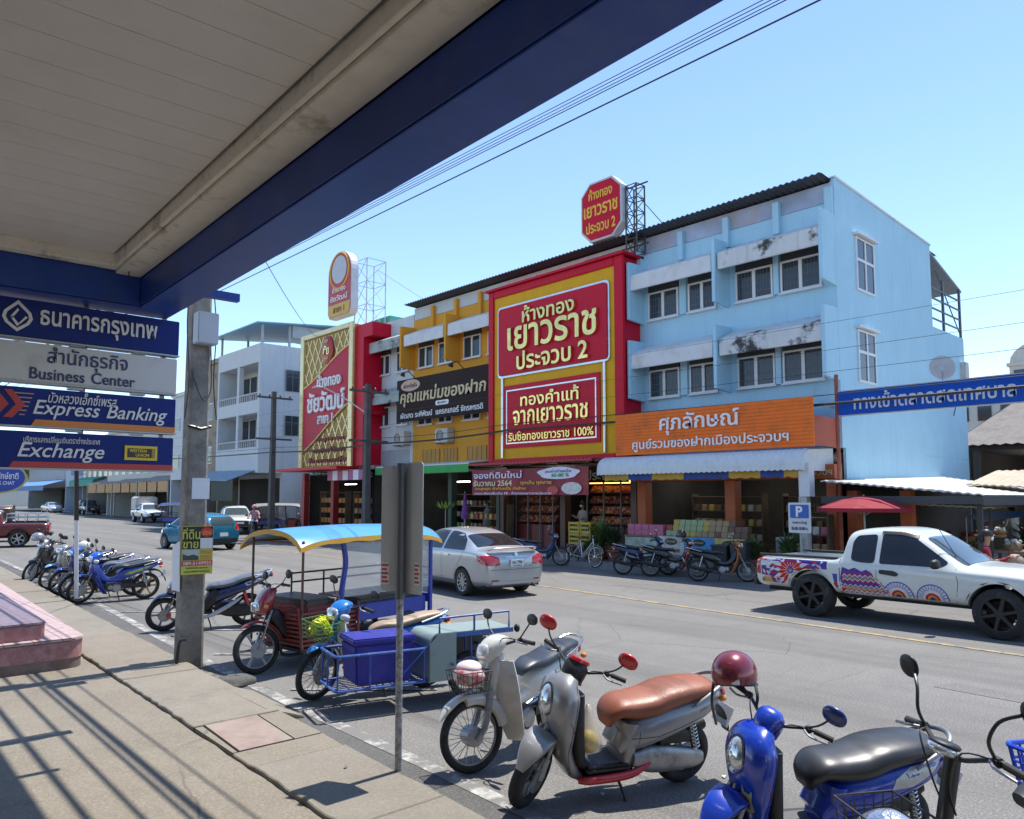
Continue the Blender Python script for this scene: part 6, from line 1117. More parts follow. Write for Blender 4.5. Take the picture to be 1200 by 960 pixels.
# sage green wheel box: rounded front, flat lid with a blue rail
b = MB(); pr = []
xr_, xf_, zt, rr = -1.28, -0.30, 0.74, 0.10
pts = [(xr_, zt)] + [(xf_ - rr + rr * math.sin(R(a)), zt - rr + rr * math.cos(R(a))) for a in range(0, 91, 15)] + [(xf_, 0.26)]
inn = [(x - 0.012 if i > 0 else x, z - 0.012) for i, (x, z) in enumerate(pts)]
b.rings([[(p[0], y, p[1]) for p, y in ((a, 0.30), (a, 0.86), (c, 0.86), (c, 0.30))] for a, c in zip(pts, inn)]); b.build('wheel_box', SAGE, sd, smooth=40)
b = MB(); b.prism([(xf_ - 0.006, 0.861, 0.26), (xf_ - 0.006, 0.861, zt - rr), (xf_ - rr, 0.861, zt - 0.004), (-0.60, 0.861, zt - 0.004), (-0.60, 0.861, 0.26)], (0, 0.008, 0)); b.build('side_board', SAGE, sd, smooth=0)
b = MB(); b.box(xr_, -0.602, 0.855, 0.868, zt - 0.05, zt - 0.005); b.build('edge_strip', BLUEF, sd, smooth=0)
b = MB(); b.box(xr_, xf_ - 0.03, 0.30, 0.315, 0.27, zt - 0.02); b.build('inner_board', BLK, sd, smooth=0)
tubes('hand_rail', [[(-1.24, 0.84, zt), (-1.24, 0.84, zt + 0.17), (-0.42, 0.84, zt + 0.15), (-0.42, 0.84, zt)], [(-0.82, 0.84, zt), (-0.82, 0.84, zt + 0.16)]], 0.012, BLUEF, sd)
b = MB(Mx.Translation((0, 0.60, 0))); c_ = (-0.85, 0, 0.25); wheelroot = wheel(sd, -0.85, 0.25, Mx.Translation((0, 0.66, 0)), 'wire', ALU, 0.035, disc=False); b.bm.free()
tubes('mudguard_stay', [[(-0.85, 0.73, 0.25), (-0.83, 0.73, 0.70)], [(-0.85, 0.59, 0.25), (-0.83, 0.59, 0.70)], [(-0.62, 0.84, 0.44), (-0.95, 0.84, 0.44)]], 0.012, BLUEF, sd)
b = MB(); b.ell((-1.34, 0.84, zt - 0.02), (0.03, 0.045, 0.045), 14, 8); b.build('rear_lamp', BLK, sd); 
wire_basket('basket', car_, Fs, 0.50, 0.78, 0.15, 0.68, 0.86, mat('green wire', (0.05, 0.2, 0.06), 0.5), rw=0.003)
place(car_, 4.13, 7.50, 5.30, 7.22, roll=0)
bx = thing('storage_bin', 'lidded deep blue plastic bin standing in the motorcycle sidecar', 'bin'); bx.location = car_.matrix_local @ V((0.14, 0.53, 0.28)); bx.rotation_euler = car_.rotation_euler
MWc = Mx.Translation(car_.location) @ car_.rotation_euler.to_matrix().to_4x4()
bx.location = MWc @ V((0.14, 0.53, 0.28))
b = MB(); b.rings([[(sx * a, sy * c, z) for sx, sy in ((1, 1), (-1, 1), (-1, -1), (1, -1))] for z, a, c in ((0, 0.29, 0.215), (0.40, 0.315, 0.235))]); b.build('body', CBIN, bx, bevel=0.02)
b = MB(); b.box(-0.335, 0.335, -0.25, 0.25, 0.403, 0.46); b.build('lid', CBIN, bx, bevel=0.014)
def crumple(r, seed, n=3):
    random.seed(seed); b = MB(); b.ell((0, 0, 0), r, 22, 14); ph = [(random.uniform(5, 16), V((random.uniform(-1, 1), random.uniform(-1, 1), random.uniform(-1, 1))).normalized(), random.uniform(0, 6)) for _ in range(9)]
    for v in b.bm.verts:
        k = sum(math.sin(v.co.dot(d) * f * 3 + p) for f, d, p in ph) / 9; v.co *= 1 + 0.22 * k
    return b
NEON = mat('neon yellow plastic', (0.62, 0.68, 0.02), 0.5, var=0.2, scale=30)
def in_world(M, F, p): return (M @ F) @ V(p)
nt_ = thing('rope_bundle', 'bundle of neon yellow cord in the azure motorcycle basket', 'rope', in_world(MWc, Fs, (0.64, 0, 0.76)))
b = MB()
random.seed(3)
for k in range(16):
    a = random.uniform(0, 6.28); q = []
    for i in range(12):
        t_ = i / 11 * 6.28 * 0.9; q.append((0.085 * math.cos(t_ + a) + random.uniform(-.015, .015) + 0.03 * math.cos(a * 3), 0.11 * math.sin(t_ + a) + random.uniform(-.015, .015), 0.06 * math.sin(t_ * 2 + a * 2) + 0.01 + k * 0.004))
    b.tube(q, 0.011, 5)
b.build('cord', NEON, nt_)
MWk = Mx.Translation(cub.location) @ cub.rotation_euler.to_matrix().to_4x4()
bg_ = thing('shopping_bag', 'red and white plastic bag of food lying in the old white motorcycle basket', 'bag', in_world(MWk, Fc, (0.63, 0, 0.745)))
crumple((0.12, 0.135, 0.085), 5).build('bag', mat('red white plastic bag', (0.55, 0.12, 0.13), 0.3, var=0.3, scale=6, dirt=(0.7, 0.6, 0.6), dscale=9, dlo=0.4, dhi=0.6, coat=0.3), bg_, smooth=70)
crumple((0.095, 0.11, 0.05), 8).build('knot', mat('pinkish white bag film', (0.68, 0.55, 0.55), 0.3, var=0.1), bg_, loc=(0, 0, 0.06), smooth=70)
MWg = Mx.Translation(gray.location) @ gray.rotation_euler.to_matrix().to_4x4()
b2 = thing('carrier_bag', 'clear plastic bag with yellow fruit hanging behind the grey scooter leg shield', 'bag', MWg @ V((0.20, 0.04, 0.53)))
b = MB(); b.lathe([(0.01, 0.16), (0.03, 0.12), (0.075, 0.0), (0.10, -0.08), (0.095, -0.15), (0.04, -0.18)], n=18); 
for v in b.bm.verts: v.co.x += 0.01 * math.sin(v.co.z * 60 + v.co.y * 40)
b.build('bag', mat('milky bag film', (0.6, 0.55, 0.42), 0.2, alpha=0.45, var=0.1), b2, smooth=70)
crumple((0.075, 0.08, 0.085), 11).build('fruit', mat('yellow fruit', (0.62, 0.45, 0.03), 0.5, var=0.3, scale=9, dirt=(0.5, 0.12, 0.03), dscale=6), b2, loc=(0, 0, -0.09), smooth=70)
MWb = Mx.Translation(blue.location) @ blue.rotation_euler.to_matrix().to_4x4(); Fb = steerM((0.45, 0, 0.60), (-0.34, 0, 0.94), 30)
hp_ = in_world(MWb, Fb, (0.20, -0.32, 1.08))
helmet('metallic maroon helmet hanging upright on the blue scooter mirror with loose straps', MAROON, hp_ + V((0, 0, -0.09)), (R(4), R(-8), R(200)))
tmpb = MB(); tmpb.sweep([(0.27, 0.20), (0.33, 0.26), (0.395, 0.40), (0.42, 0.55), (0.425, 0.72), (0.40, 0.84), (0.345, 0.91)], [0.10, 0.125, 0.15, 0.20, 0.215, 0.185, 0.10], [0.04, 0.055, 0.06, 0.08, 0.105, 0.095, 0.04], p=2.5, n=28, N=34); bv = tmpb.bvh()
b = MB(); b.decal(bv, [[(0.035, 0.50), (0.05, 0.44), (0.10, 0.43), (0.145, 0.47), (0.14, 0.53), (0.155, 0.60), (0.12, 0.565), (0.105, 0.575), (0.09, 0.565), (0.075, 0.61), (0.06, 0.555)]], ax=0, side=1, off=0.004, grid=0.03); b.build('badge', mat('tan badge sticker', (0.38, 0.36, 0.22), 0.5, var=0.3, scale=40), blue, smooth=60)
b = MB(); b.decal(bv, [[(0.06, 0.515), (0.075, 0.47), (0.115, 0.465), (0.128, 0.51), (0.10, 0.545)]], ax=0, side=1, off=0.007, grid=0.03); b.build('badge', mat('dark badge ink', (0.07, 0.07, 0.06), 0.5, var=0.4, scale=30), blue, smooth=60); tmpb.bm.free()

# ------------------------------------------------------------------ red three wheel taxi with blue awning roof
REDS2 = mat('faded red steel', (0.24, 0.035, 0.03), 0.5, var=0.2, scale=6, dirt=(0.16, 0.06, 0.045), dscale=7); BRN = mat('brown painted post', (0.12, 0.055, 0.045), 0.5); BLUEC = mat('blue painted cab post', (0.03, 0.05, 0.32), 0.45, var=0.12, dirt=(0.08, 0.09, 0.3), dscale=8)
RFAIR = paint('worn red fairing', (0.32, 0.02, 0.025), var=0.2)
sm = thing('samlor_taxi', 'red motorcycle taxi with sky blue and yellow awning roof and slatted passenger cab', 'samlor')
O_ = (4.18, 9.12); H_ = math.atan2(-0.17, -0.985); sm.location = (O_[0], O_[1], 0); sm.rotation_euler = (0, 0, H_)
Fr = steerM((-0.22, 0, 0.75), (-0.42, 0, 0.91), -14)
wheel(sm, 0, 0.29, Fr, 'cast', ALU, 0.036, n=6); fork(sm, Fr, 0, 0.29, (-0.18, 0.74), 0.07, 0.014, 0.02, CHROME)
b = MB(Fr); b.sweep(arc(0, 0.29, 0.325, 55, 165, 9), [0.015] + [0.06] * 7 + [0.05], [0.006] + [0.015] * 7 + [0.006], p=2.2, n=16, N=26); b.build('front_fender', REDS2, sm, smooth=50)
b = MB(Fr); b.sweep([(-0.06, 0.72), (-0.09, 0.82), (-0.16, 0.94), (-0.24, 0.99)], [0.11, 0.145, 0.14, 0.08], [0.05, 0.085, 0.075, 0.03], p=3.6, n=22, N=18); fb = b.bvh(); b.build('fairing', RFAIR, sm, smooth=45)
b = MB(Fr @ Mx.Translation((0.0, 0, 0.80))); b.ell((0, 0, 0), (0.05, 0.105, 0.06), 18, 10, power=4); b.build('headlight', LENS, sm, smooth=60)
for s_ in (1, -1): b = MB(Fr); b.ell((-0.07, s_ * 0.16, 0.80), (0.03, 0.035, 0.03), 12, 8); b.build('indicator', AMB, sm, smooth=60)
bars(sm, Fr, (-0.22, 0, 1.0), 0.33, 0.05, 0.07)
for s_ in (1, -1): mirror(sm, Fr, (-0.26, s_ * 0.2, 1.05), (-0.28, s_ * 0.36, 1.17), BLACKM)
b = MB(); b.sweep([(-0.2, 0.72), (-0.3, 0.60), (-0.45, 0.45), (-0.7, 0.40)], [0.07, 0.10, 0.12, 0.12], [0.08, 0.10, 0.12, 0.09], p=3, n=18, N=18); b.build('engine_cover', BLK, sm, smooth=50)
tubes('frame_tube', [[(-0.18, 0.05, 0.80), (-0.35, 0.12, 0.72), (-0.5, 0.2, 0.55)], [(-0.25, 0.1, 0.80), (-0.42, 0.2, 0.76), (-0.5, 0.34, 0.60)]], 0.02, REDS2, sm, 14); tubes('guard_loop', [[(-0.25, 0.12, 0.34), (-0.3, 0.12, 0.2), (-0.55, 0.14, 0.18), (-0.75, 0.16, 0.26)]], 0.02, BLK, sm, 16)
b = MB()
for k in range(8):
    z = 0.30 + 0.055 * k; b.box(-1.25, -0.36 + 0.02 * k * 0.5, 0.36, 0.385, z, z + 0.03)
b.build('slat_panel', REDS2, sm, smooth=0, bevel=0.004)
b = MB()
for k in range(8): z = 0.30 + 0.055 * k; b.box(-0.40 + 0.01 * k, -0.375 + 0.01 * k, -0.55, 0.358, z, z + 0.03)
b.build('slat_panel', REDS2, sm, smooth=0, bevel=0.004)
tubes('frame_tube', [[(-0.36, 0.41, 0.28), (-0.30, 0.40, 0.78)], [(-1.25, 0.41, 0.28), (-1.25, 0.41, 0.78)], [(-0.8, 0.4, 0.28), (-0.8, 0.4, 0.74)]], 0.016, REDS2, sm)
b = MB(); b.box(-2.7, -0.38, -0.62, 0.37, 0.235, 0.275); b.build('floor', BLK, sm, smooth=0)
b = MB(); b.box(-0.95, -0.50, -0.55, 0.30, 0.28, 0.78); b.build('seat_box', REDS2, sm, bevel=0.02); b = MB(); b.box(-0.98, -0.47, -0.58, 0.33, 0.785, 0.86); b.build('seat', BLKSEAT, sm, bevel=0.03)
b = MB(); b.box(-2.58, -1.3, -0.6, 0.36, 0.5, 0.72); b.build('bench_base', BLUEC, sm, bevel=0.01); b = MB(); b.box(-2.55, -1.32, -0.57, 0.34, 0.723, 0.80); b.build('seat', BLKSEAT, sm, bevel=0.03)
for p_ in ([(-0.34, 0.42, 0.3), (-0.34, 0.42, 1.60)], [(-0.34, -0.62, 0.3), (-0.34, -0.62, 1.62)]): tubes('post', [p_], 0.016, BRN, sm)
for p_ in ([(-2.62, -0.62, 0.3), (-2.62, -0.62, 1.62)],): tubes('post', [p_], 0.016, BRN, sm)
for p_ in ([(-0.98, 0.40, 0.5), (-0.96, 0.41, 0.9), (-1.02, 0.41, 1.3), (-0.97, 0.40, 1.58)],):
    b = MB(); b.tube(p_, 0.036, 8, smooth=18); b.build('cab_post', BLUEC, sm)
for x_, y_ in ((-2.62, 0.40),): b = MB(); b.box(x_ - 0.03, x_ + 0.03, y_ - 0.025, y_ + 0.025, 0.35, 1.6); b.build('cab_post', BLUEC, sm, bevel=0.006)
tubes('side_rail', [[(-0.95, -0.62, 0.98), (-2.62, -0.62, 0.98)], [(-0.95, -0.62, 1.10), (-2.62, -0.62, 1.10)], [(-0.95, -0.62, 0.7), (-0.95, -0.62, 1.12)], [(-1.5, -0.62, 0.7), (-1.5, -0.62, 1.1)]], 0.013, mat('dark rail', (0.09, 0.05, 0.05), 0.5), sm)
tubes('side_rail', [[(-2.64, -0.6, 1.0), (-2.64, 0.38, 1.0)], [(-2.64, -0.6, 1.12), (-2.64, 0.38, 1.12)]], 0.013, mat('dark rail', (0.09, 0.05, 0.05), 0.5), sm)
b = MB(); b.box(-2.665, -2.61, -0.62, 0.40, 0.62, 0.74); b.build('rear_beam', BLUEC, sm, smooth=0)
b = MB(); b.box(-2.673, -2.668, -0.61, 0.39, 0.75, 1.55); b.build('rain_sheet', mat('hazy clear plastic sheet', (0.62, 0.62, 0.6), 0.15, alpha=0.32, var=0.1, dirt=(0.75, 0.75, 0.74), dscale=3), sm, smooth=0)
b = MB(); b.box(-2.58, -1.0, 0.405, 0.41, 0.85, 1.55); b.build('rain_sheet', mat('hazy clear plastic sheet', (0.62, 0.62, 0.6), 0.15, alpha=0.32), sm, smooth=0)
for y_ in (-0.55, 0.35): wheel(sm, -2.2, 0.27, Mx.Translation((0, y_, 0)), 'cast', ALU, 0.05, disc=False)
# canopy: taut cloth, low corners, yellow hem
SKYB = mat('sky blue canvas', (0.06, 0.28, 0.66), 0.4, var=0.05, coat=0.2); HEM = mat('yellow orange hem', (0.7, 0.36, 0.03), 0.5, var=0.08)
nx_, ny_ = 24, 16; xa, xb, ya, yb = -0.27, -2.78, 0.47, -0.80
def can_z(u, v_):
    e = max(abs(2 * u - 1), abs(2 * v_ - 1)); cu = abs(2 * u - 1); cv = abs(2 * v_ - 1)
    return 1.585 + 0.20 * (1 - cu ** 2.6) * 0.12 + 0.20 * (1 - cv ** 2.2) * 0.7 - 0.05 * (cu ** 6) * (cv ** 6) * 1.4 + 0.015 * (1 - cu)
G = [[(lerp(xa, xb, i / nx_), lerp(ya, yb, j / ny_), can_z(i / nx_, j / ny_)) for j in range(ny_ + 1)] for i in range(nx_ + 1)]
b = MB(); T = [[b.v(p) for p in r] for r in G]; Bt = [[b.v((p[0], p[1], p[2] - 0.012)) for p in r] for r in G]
for i in range(nx_):
    for j in range(ny_):
        b.f([T[i][j], T[i + 1][j], T[i + 1][j + 1], T[i][j + 1]]); b.f([Bt[i][j], Bt[i][j + 1], Bt[i + 1][j + 1], Bt[i + 1][j]])
b.build('canopy', SKYB, sm, smooth=60, recalc=False)
per = [G[i][0] for i in range(nx_ + 1)] + [G[nx_][j] for j in range(1, ny_ + 1)] + [G[i][ny_] for i in range(nx_ - 1, -1, -1)] + [G[0][j] for j in range(ny_ - 1, -1, -1)]
b = MB(); cxm, cym = (xa + xb) / 2, (ya + yb) / 2
def outp(p, k): return (cxm + (p[0] - cxm) * k, cym + (p[1] - cym) * k)
top = [b.v((*outp(p, 1.004), p[2] + 0.006)) for p in per]; bot = [b.v((*outp(p, 1.012), p[2] - 0.055 - 0.008 * math.sin(i * 1.3))) for i, p in enumerate(per)]; bo2 = [b.v((*outp(p, 1.004), p[2] - 0.055 - 0.008 * math.sin(i * 1.3))) for i, p in enumerate(per)]; to2 = [b.v((*outp(p, 0.999), p[2] + 0.006)) for p in per]
for i in range(len(per) - 1):
    b.f([top[i], top[i + 1], bot[i + 1], bot[i]]); b.f([bot[i], bot[i + 1], bo2[i + 1], bo2[i]]); b.f([bo2[i], bo2[i + 1], to2[i + 1], to2[i]])
b.build('hem', HEM, sm, smooth=50)
tubes('roof_frame', [[(-0.34, 0.42, 1.57), (-2.62, 0.42, 1.57)], [(-0.34, -0.62, 1.57), (-2.62, -0.62, 1.57)], [(-0.34, 0.42, 1.57), (-0.34, -0.62, 1.57)], [(-2.62, 0.42, 1.57), (-2.62, -0.62, 1.57)], [(-1.0, 0.42, 1.58), (-1.0, -0.62, 1.58)]], 0.014, BRN, sm)

# ------------------------------------------------------------------ electric bicycle at the lower right
eb = thing('electric_bicycle', 'black electric bicycle with wire front basket in the lower right corner', 'bicycle'); D_ = V((-0.86, 0.51, 0)).normalized(); ea = math.atan2(D_.y, D_.x)
eb.location = (3.77, 1.31, 0); eb.rotation_euler = (R(-4), 0, ea)
Fe = steerM((0, 0, 0.8), (-0.3, 0, 0.95), 0)
b = MB(Fe); b.tube([(0.04, 0, 0.55), (-0.03, 0, 1.03)], 0.034, 12); b.build('stem', BLACKM, eb)
bars(eb, Fe, (-0.02, 0, 1.03), 0.33, 0.05, 0.06); wheel(eb, 0.20, 0.22, Fe, 'cast', BLACKM, 0.035, n=5, disc=False); wheel(eb, -0.92, 0.22, None, 'cast', BLACKM, 0.035, n=5, disc=False); fork(eb, Fe, 0.20, 0.22, (0.05, 0.58), 0.06, 0.014, 0.02, BLACKM)
for s_ in (1, -1):
    b = MB(Fe); b.tube([(-0.06, s_ * 0.20, 1.08), (-0.02, s_ * 0.20, 1.16), (-0.04, s_ * 0.23, 1.25), (-0.08, s_ * 0.30, 1.30)], 0.008, 8, smooth=16); b.build('mirror_stem', BLACKM, eb)
    b = MB(Fe @ Mx.Translation((-0.09, s_ * 0.345, 1.315)) @ Mx.Rotation(R(8), 4, 'Y')); b.ell((0, 0, 0), (0.018, 0.062, 0.055), 18, 10, power=2.2); b.build('mirror', BLACKM, eb, smooth=60)
b = MB(Fe @ Mx.Translation((0.03, 0, 1.06)) @ Mx.Rotation(R(-20), 4, 'Y')); b.ell((0, 0, 0), (0.06, 0.065, 0.028), 18, 10, power=2.6); b.build('headlight', LENS, eb, smooth=60)
b = MB(Fe @ Mx.Translation((0.012, 0, 1.078)) @ Mx.Rotation(R(-16), 4, 'Y')); b.ell((0, 0, 0), (0.065, 0.066, 0.018), 18, 8, power=2.4); b.build('lamp_shell', BLK, eb, smooth=60)
wire_basket('basket', eb, Fe, 0.12, 0.42, 0.19, 0.55, 0.80, BLACKM, rw=0.003)
b = MB(); b.sweep([(-0.12, 0.30), (-0.4, 0.24), (-0.75, 0.30)], [0.08, 0.1, 0.08], [0.05, 0.05, 0.06], n=16, N=14); b.build('frame', BLACKM, eb, smooth=50); b = MB(); b.tube([(0.02, 0, 0.62), (-0.1, 0, 0.32)], 0.03, 10); b.tube([(-0.55, 0, 0.3), (-0.62, 0, 0.78)], 0.022, 10); b.build('frame_tube', BLACKM, eb)
b = MB(); b.sweep([(-0.38, 0.80), (-0.5, 0.83), (-0.66, 0.84), (-0.74, 0.83)], [0.04, 0.085, 0.11, 0.06], [0.03, 0.045, 0.045, 0.02], p=2.8, n=20, N=16); b.build('saddle', BLKSEAT, eb, smooth=55)
bb = thing('plastic_basket', 'bright blue plastic basket on the rear rack of the electric bicycle', 'basket'); bb.location = (4.60, 0.98, 0.63); bb.rotation_euler = (0, 0, ea)
BBK = mat('bright blue plastic', (0.012, 0.06, 0.5), 0.4, var=0.08)
b = MB()
for z in (0, 0.05, 0.1, 0.15, 0.2, 0.27):
    k = lerp(0.82, 1, z / 0.27); q = loop(-0.17 * k, 0.17 * k, -0.22 * k, 0.22 * k, z, 0.04); b.tube(q, 0.007 if z < 0.26 else 0.013, 6, cap=False)
for k in range(36):
    u = k / 36 * 17; q0 = loop(-0.17 * .82, 0.17 * .82, -0.22 * .82, 0.22 * .82, 0, 0.04); q1 = loop(-0.17, 0.17, -0.22, 0.22, 0.27, 0.04); i = int(u) % 16; f = u - int(u); b.tube([V(q0[i]).lerp(V(q0[i + 1]), f), V(q1[i]).lerp(V(q1[i + 1]), f)], 0.006, 5, cap=False)
b.box(-0.13, 0.13, -0.17, 0.17, -0.005, 0.006); b.build('shell', BBK, bb)
tubes('rack', [[(-0.75, 0.08, 0.62), (-1.05, 0.08, 0.62)], [(-0.75, -0.08, 0.62), (-1.05, -0.08, 0.62)], [(-0.9, 0.08, 0.62), (-0.92, 0.06, 0.22)], [(-0.9, -0.08, 0.62), (-0.92, -0.06, 0.22)], [(-0.6, 0, 0.6), (-0.75, 0.08, 0.62)]], 0.01, BLACKM, eb)
MWe = Mx.Translation(eb.location) @ eb.rotation_euler.to_matrix().to_4x4()
fb_ = thing('foil_bundle', 'crumpled silver foil bundle lying in the electric bicycle front basket', 'bundle', (MWe @ Fe) @ V((0.28, 0.02, 0.70)))
crumple((0.13, 0.16, 0.11), 21).build('bundle', mat('crumpled silver foil', (0.6, 0.6, 0.62), 0.25, metal=0.9, var=0.3, scale=20, bump=0.6, bscale=25), fb_, smooth=25)
# ------------------------------------------------------------------ cars
CGLASS = glass('tinted car glass', (0.012, 0.016, 0.02)); CGLASS2 = glass('sky lit car glass', (0.05, 0.07, 0.08), 0.02); TRIM = mat('black car trim', (0.015, 0.015, 0.016), 0.5); UNDER = mat('dark underbody', (0.012, 0.012, 0.012), 0.9)  # CGLASS2: sky reflection put into a paler glass colour
def body_mesh(stations, n_sub=2, N=None):
    """closed car body: stations (x, z low, z belt, z top, half width low, half width belt, half width top)"""
    rs = []
    for x, zl, zb, zt, wl, wb, wt in stations:
        zm = lerp(zl, zb, 0.5); h = [(0, zl), (wl * 0.7, zl), (wl * 0.97, zl + 0.02), (lerp(wl, wb, 0.6) + 0.012, zm), (wb, zb - 0.03), (wb - 0.012, zb + 0.012), (lerp(wb, wt, 0.55), lerp(zb, zt, 0.5)), (wt, zt - 0.05 * min(1, (zt - zb) / 0.2 + 0.15)), (wt * 0.72, zt - 0.006), (0, zt)]
        rs.append([(x, y, z) for y, z in h] + [(x, -y, z) for y, z in h[-2:0:-1]])
    b = MB(); b.rings(rs); bmesh.ops.recalc_face_normals(b.bm, faces=b.bm.faces[:]); return b
def finish_body(b, wheels, r_arch, cuts=()):
    """subdivide, then carve wheel arches and boxes out of the body"""
    me = bpy.data.meshes.new('tmp'); b.bm.to_mesh(me); b.bm.free(); o = bpy.data.objects.new('tmp', me); COL.objects.link(o); m = o.modifiers.new('s', 'SUBSURF'); m.levels = m.render_levels = 2
    tmp = []
    c = MB()
    for x, z in wheels: c.cyl((x, 2, z), (x, -2, z), r_arch, n=36)
    for bx_ in cuts: c.box(*bx_)
    me2 = bpy.data.meshes.new('cut'); bmesh.ops.recalc_face_normals(c.bm, faces=c.bm.faces[:]); c.bm.to_mesh(me2); c.bm.free(); o2 = bpy.data.objects.new('cut', me2); COL.objects.link(o2)
    md = o.modifiers.new('b', 'BOOLEAN'); md.operation = 'DIFFERENCE'; md.object = o2; md.solver = 'EXACT'
    bpy.context.view_layer.update(); ev = o.evaluated_get(bpy.context.evaluated_depsgraph_get()); r = bpy.data.meshes.new_from_object(ev)
    out = MB(); out.bm.from_mesh(r)
    for q in (o, o2): bpy.data.objects.remove(q)
    for q in (me, me2, r): bpy.data.meshes.remove(q)
    return out
def roundp(pts, r=0.04, k=4):
    out = []; n = len(pts)
    for i in range(n):
        p, a, c = V(pts[i]), V(pts[i - 1]), V(pts[(i + 1) % n]); d1 = (a - p); d2 = (c - p); rr = min(r, d1.length * 0.4, d2.length * 0.4); s_ = p + d1.normalized() * rr; e = p + d2.normalized() * rr
        for j in range(k + 1): t_ = j / k; out.append(tuple(s_.lerp(p, t_).lerp(p.lerp(e, t_), t_)))
    return out
def car_wheel(parent, x, y, r, wd, rim, style=10, dark=None):
    h = bpy.data.objects.new('wheel', None); COL.objects.link(h); h.parent = parent; s_ = 1 if y > 0 else -1; c = (x, y, r)
    rr = r * 0.66; b = MB(); b.lathe([(rr, -wd / 2), (r * 0.93, -wd / 2), (r, -wd / 2 + 0.03), (r, wd / 2 - 0.03), (r * 0.93, wd / 2), (rr, wd / 2)], c, (0, 1, 0), 40, cap=False); b.build('tyre', TYRE, h, smooth=50)
    b = MB(); b.lathe([(rr, s_ * wd * 0.5), (rr - 0.012, s_ * (wd * 0.5 - 0.004)), (rr - 0.02, s_ * wd * 0.25), (rr - 0.02, -s_ * wd * 0.3)], c, (0, 1, 0), 40, cap=False)
    b.lathe([(0.001, s_ * wd * 0.46), (0.05, s_ * wd * 0.46), (0.06, s_ * wd * 0.38)], c, (0, 1, 0), 16, cap=False)
    for k in range(style):
        a = 2 * math.pi * (k + 0.25) / style; d = V((math.cos(a), 0, math.sin(a))); e = V((-d.z, 0, d.x)); o = V((x, y + s_ * wd * 0.40, r)); w0, w1 = (0.028, 0.022) if style > 6 else (0.045, 0.036)
        b.rings([[o + d * q + e * (ww * sx) + V((0, s_ * sy, 0)) for sx, sy in ((1, 0.0), (0.6, 0.018), (-0.6, 0.018), (-1, 0.0), (-1, -0.02), (1, -0.02))] for q, ww in ((0.03, w0), (rr * 0.55, w1 * 0.85), (rr - 0.012, w1))])
    b.build('rim', rim, h, smooth=35); b = MB(); b.lathe([(0.001, s_ * wd * 0.1), (rr * 0.8, s_ * wd * 0.1)], c, (0, 1, 0), 24, cap=False); b.build('brake_disc', dark or UNDER, h); return h
def wmirror(parent, x, y, z, m, s_):
    q = bpy.data.objects
    b = MB(Mx.Translation((x, y + s_ * 0.11, z))); b.ell((0, 0, 0), (0.07, 0.115, 0.075), 18, 10, power=2.8); b.build('wing_mirror', m, parent, smooth=60); b = MB(); b.tube([(x + 0.02, y - s_ * 0.03, z - 0.03), (x, y + s_ * 0.08, z - 0.02)], 0.022, 8); b.build('mirror_arm', TRIM, parent)
RIMS = mat('silver alloy wheel', (0.42, 0.42, 0.43), 0.35, metal=0.8, var=0.1); RIMB = mat('black alloy wheel', (0.03, 0.03, 0.032), 0.35, metal=0.5)

# silver sedan seen from behind
SEDS = [(-2.13, 0.36, 0.62, 0.74, 0.60, 0.64, 0.50), (-2.09, 0.28, 0.74, 0.93, 0.70, 0.74, 0.60), (-1.98, 0.22, 0.86, 0.985, 0.77, 0.80, 0.66), (-1.80, 0.20, 0.92, 1.005, 0.80, 0.825, 0.69), (-1.58, 0.19, 0.945, 1.03, 0.82, 0.835, 0.66), (-1.28, 0.19, 0.95, 1.19, 0.83, 0.838, 0.60), (-0.92, 0.19, 0.945, 1.36, 0.835, 0.84, 0.565), (-0.5, 0.19, 0.935, 1.435, 0.84, 0.845, 0.57), (0.0, 0.19, 0.92, 1.45, 0.84, 0.845, 0.58), (0.40, 0.19, 0.91, 1.41, 0.84, 0.84, 0.58), (0.80, 0.19, 0.90, 1.22, 0.84, 0.835, 0.60), (1.12, 0.19, 0.885, 1.03, 0.835, 0.825, 0.64), (1.45, 0.19, 0.84, 0.95, 0.825, 0.81, 0.62), (1.80, 0.20, 0.75, 0.86, 0.79, 0.76, 0.56), (2.02, 0.24, 0.62, 0.74, 0.70, 0.66, 0.46), (2.10, 0.32, 0.52, 0.62, 0.58, 0.54, 0.36)]
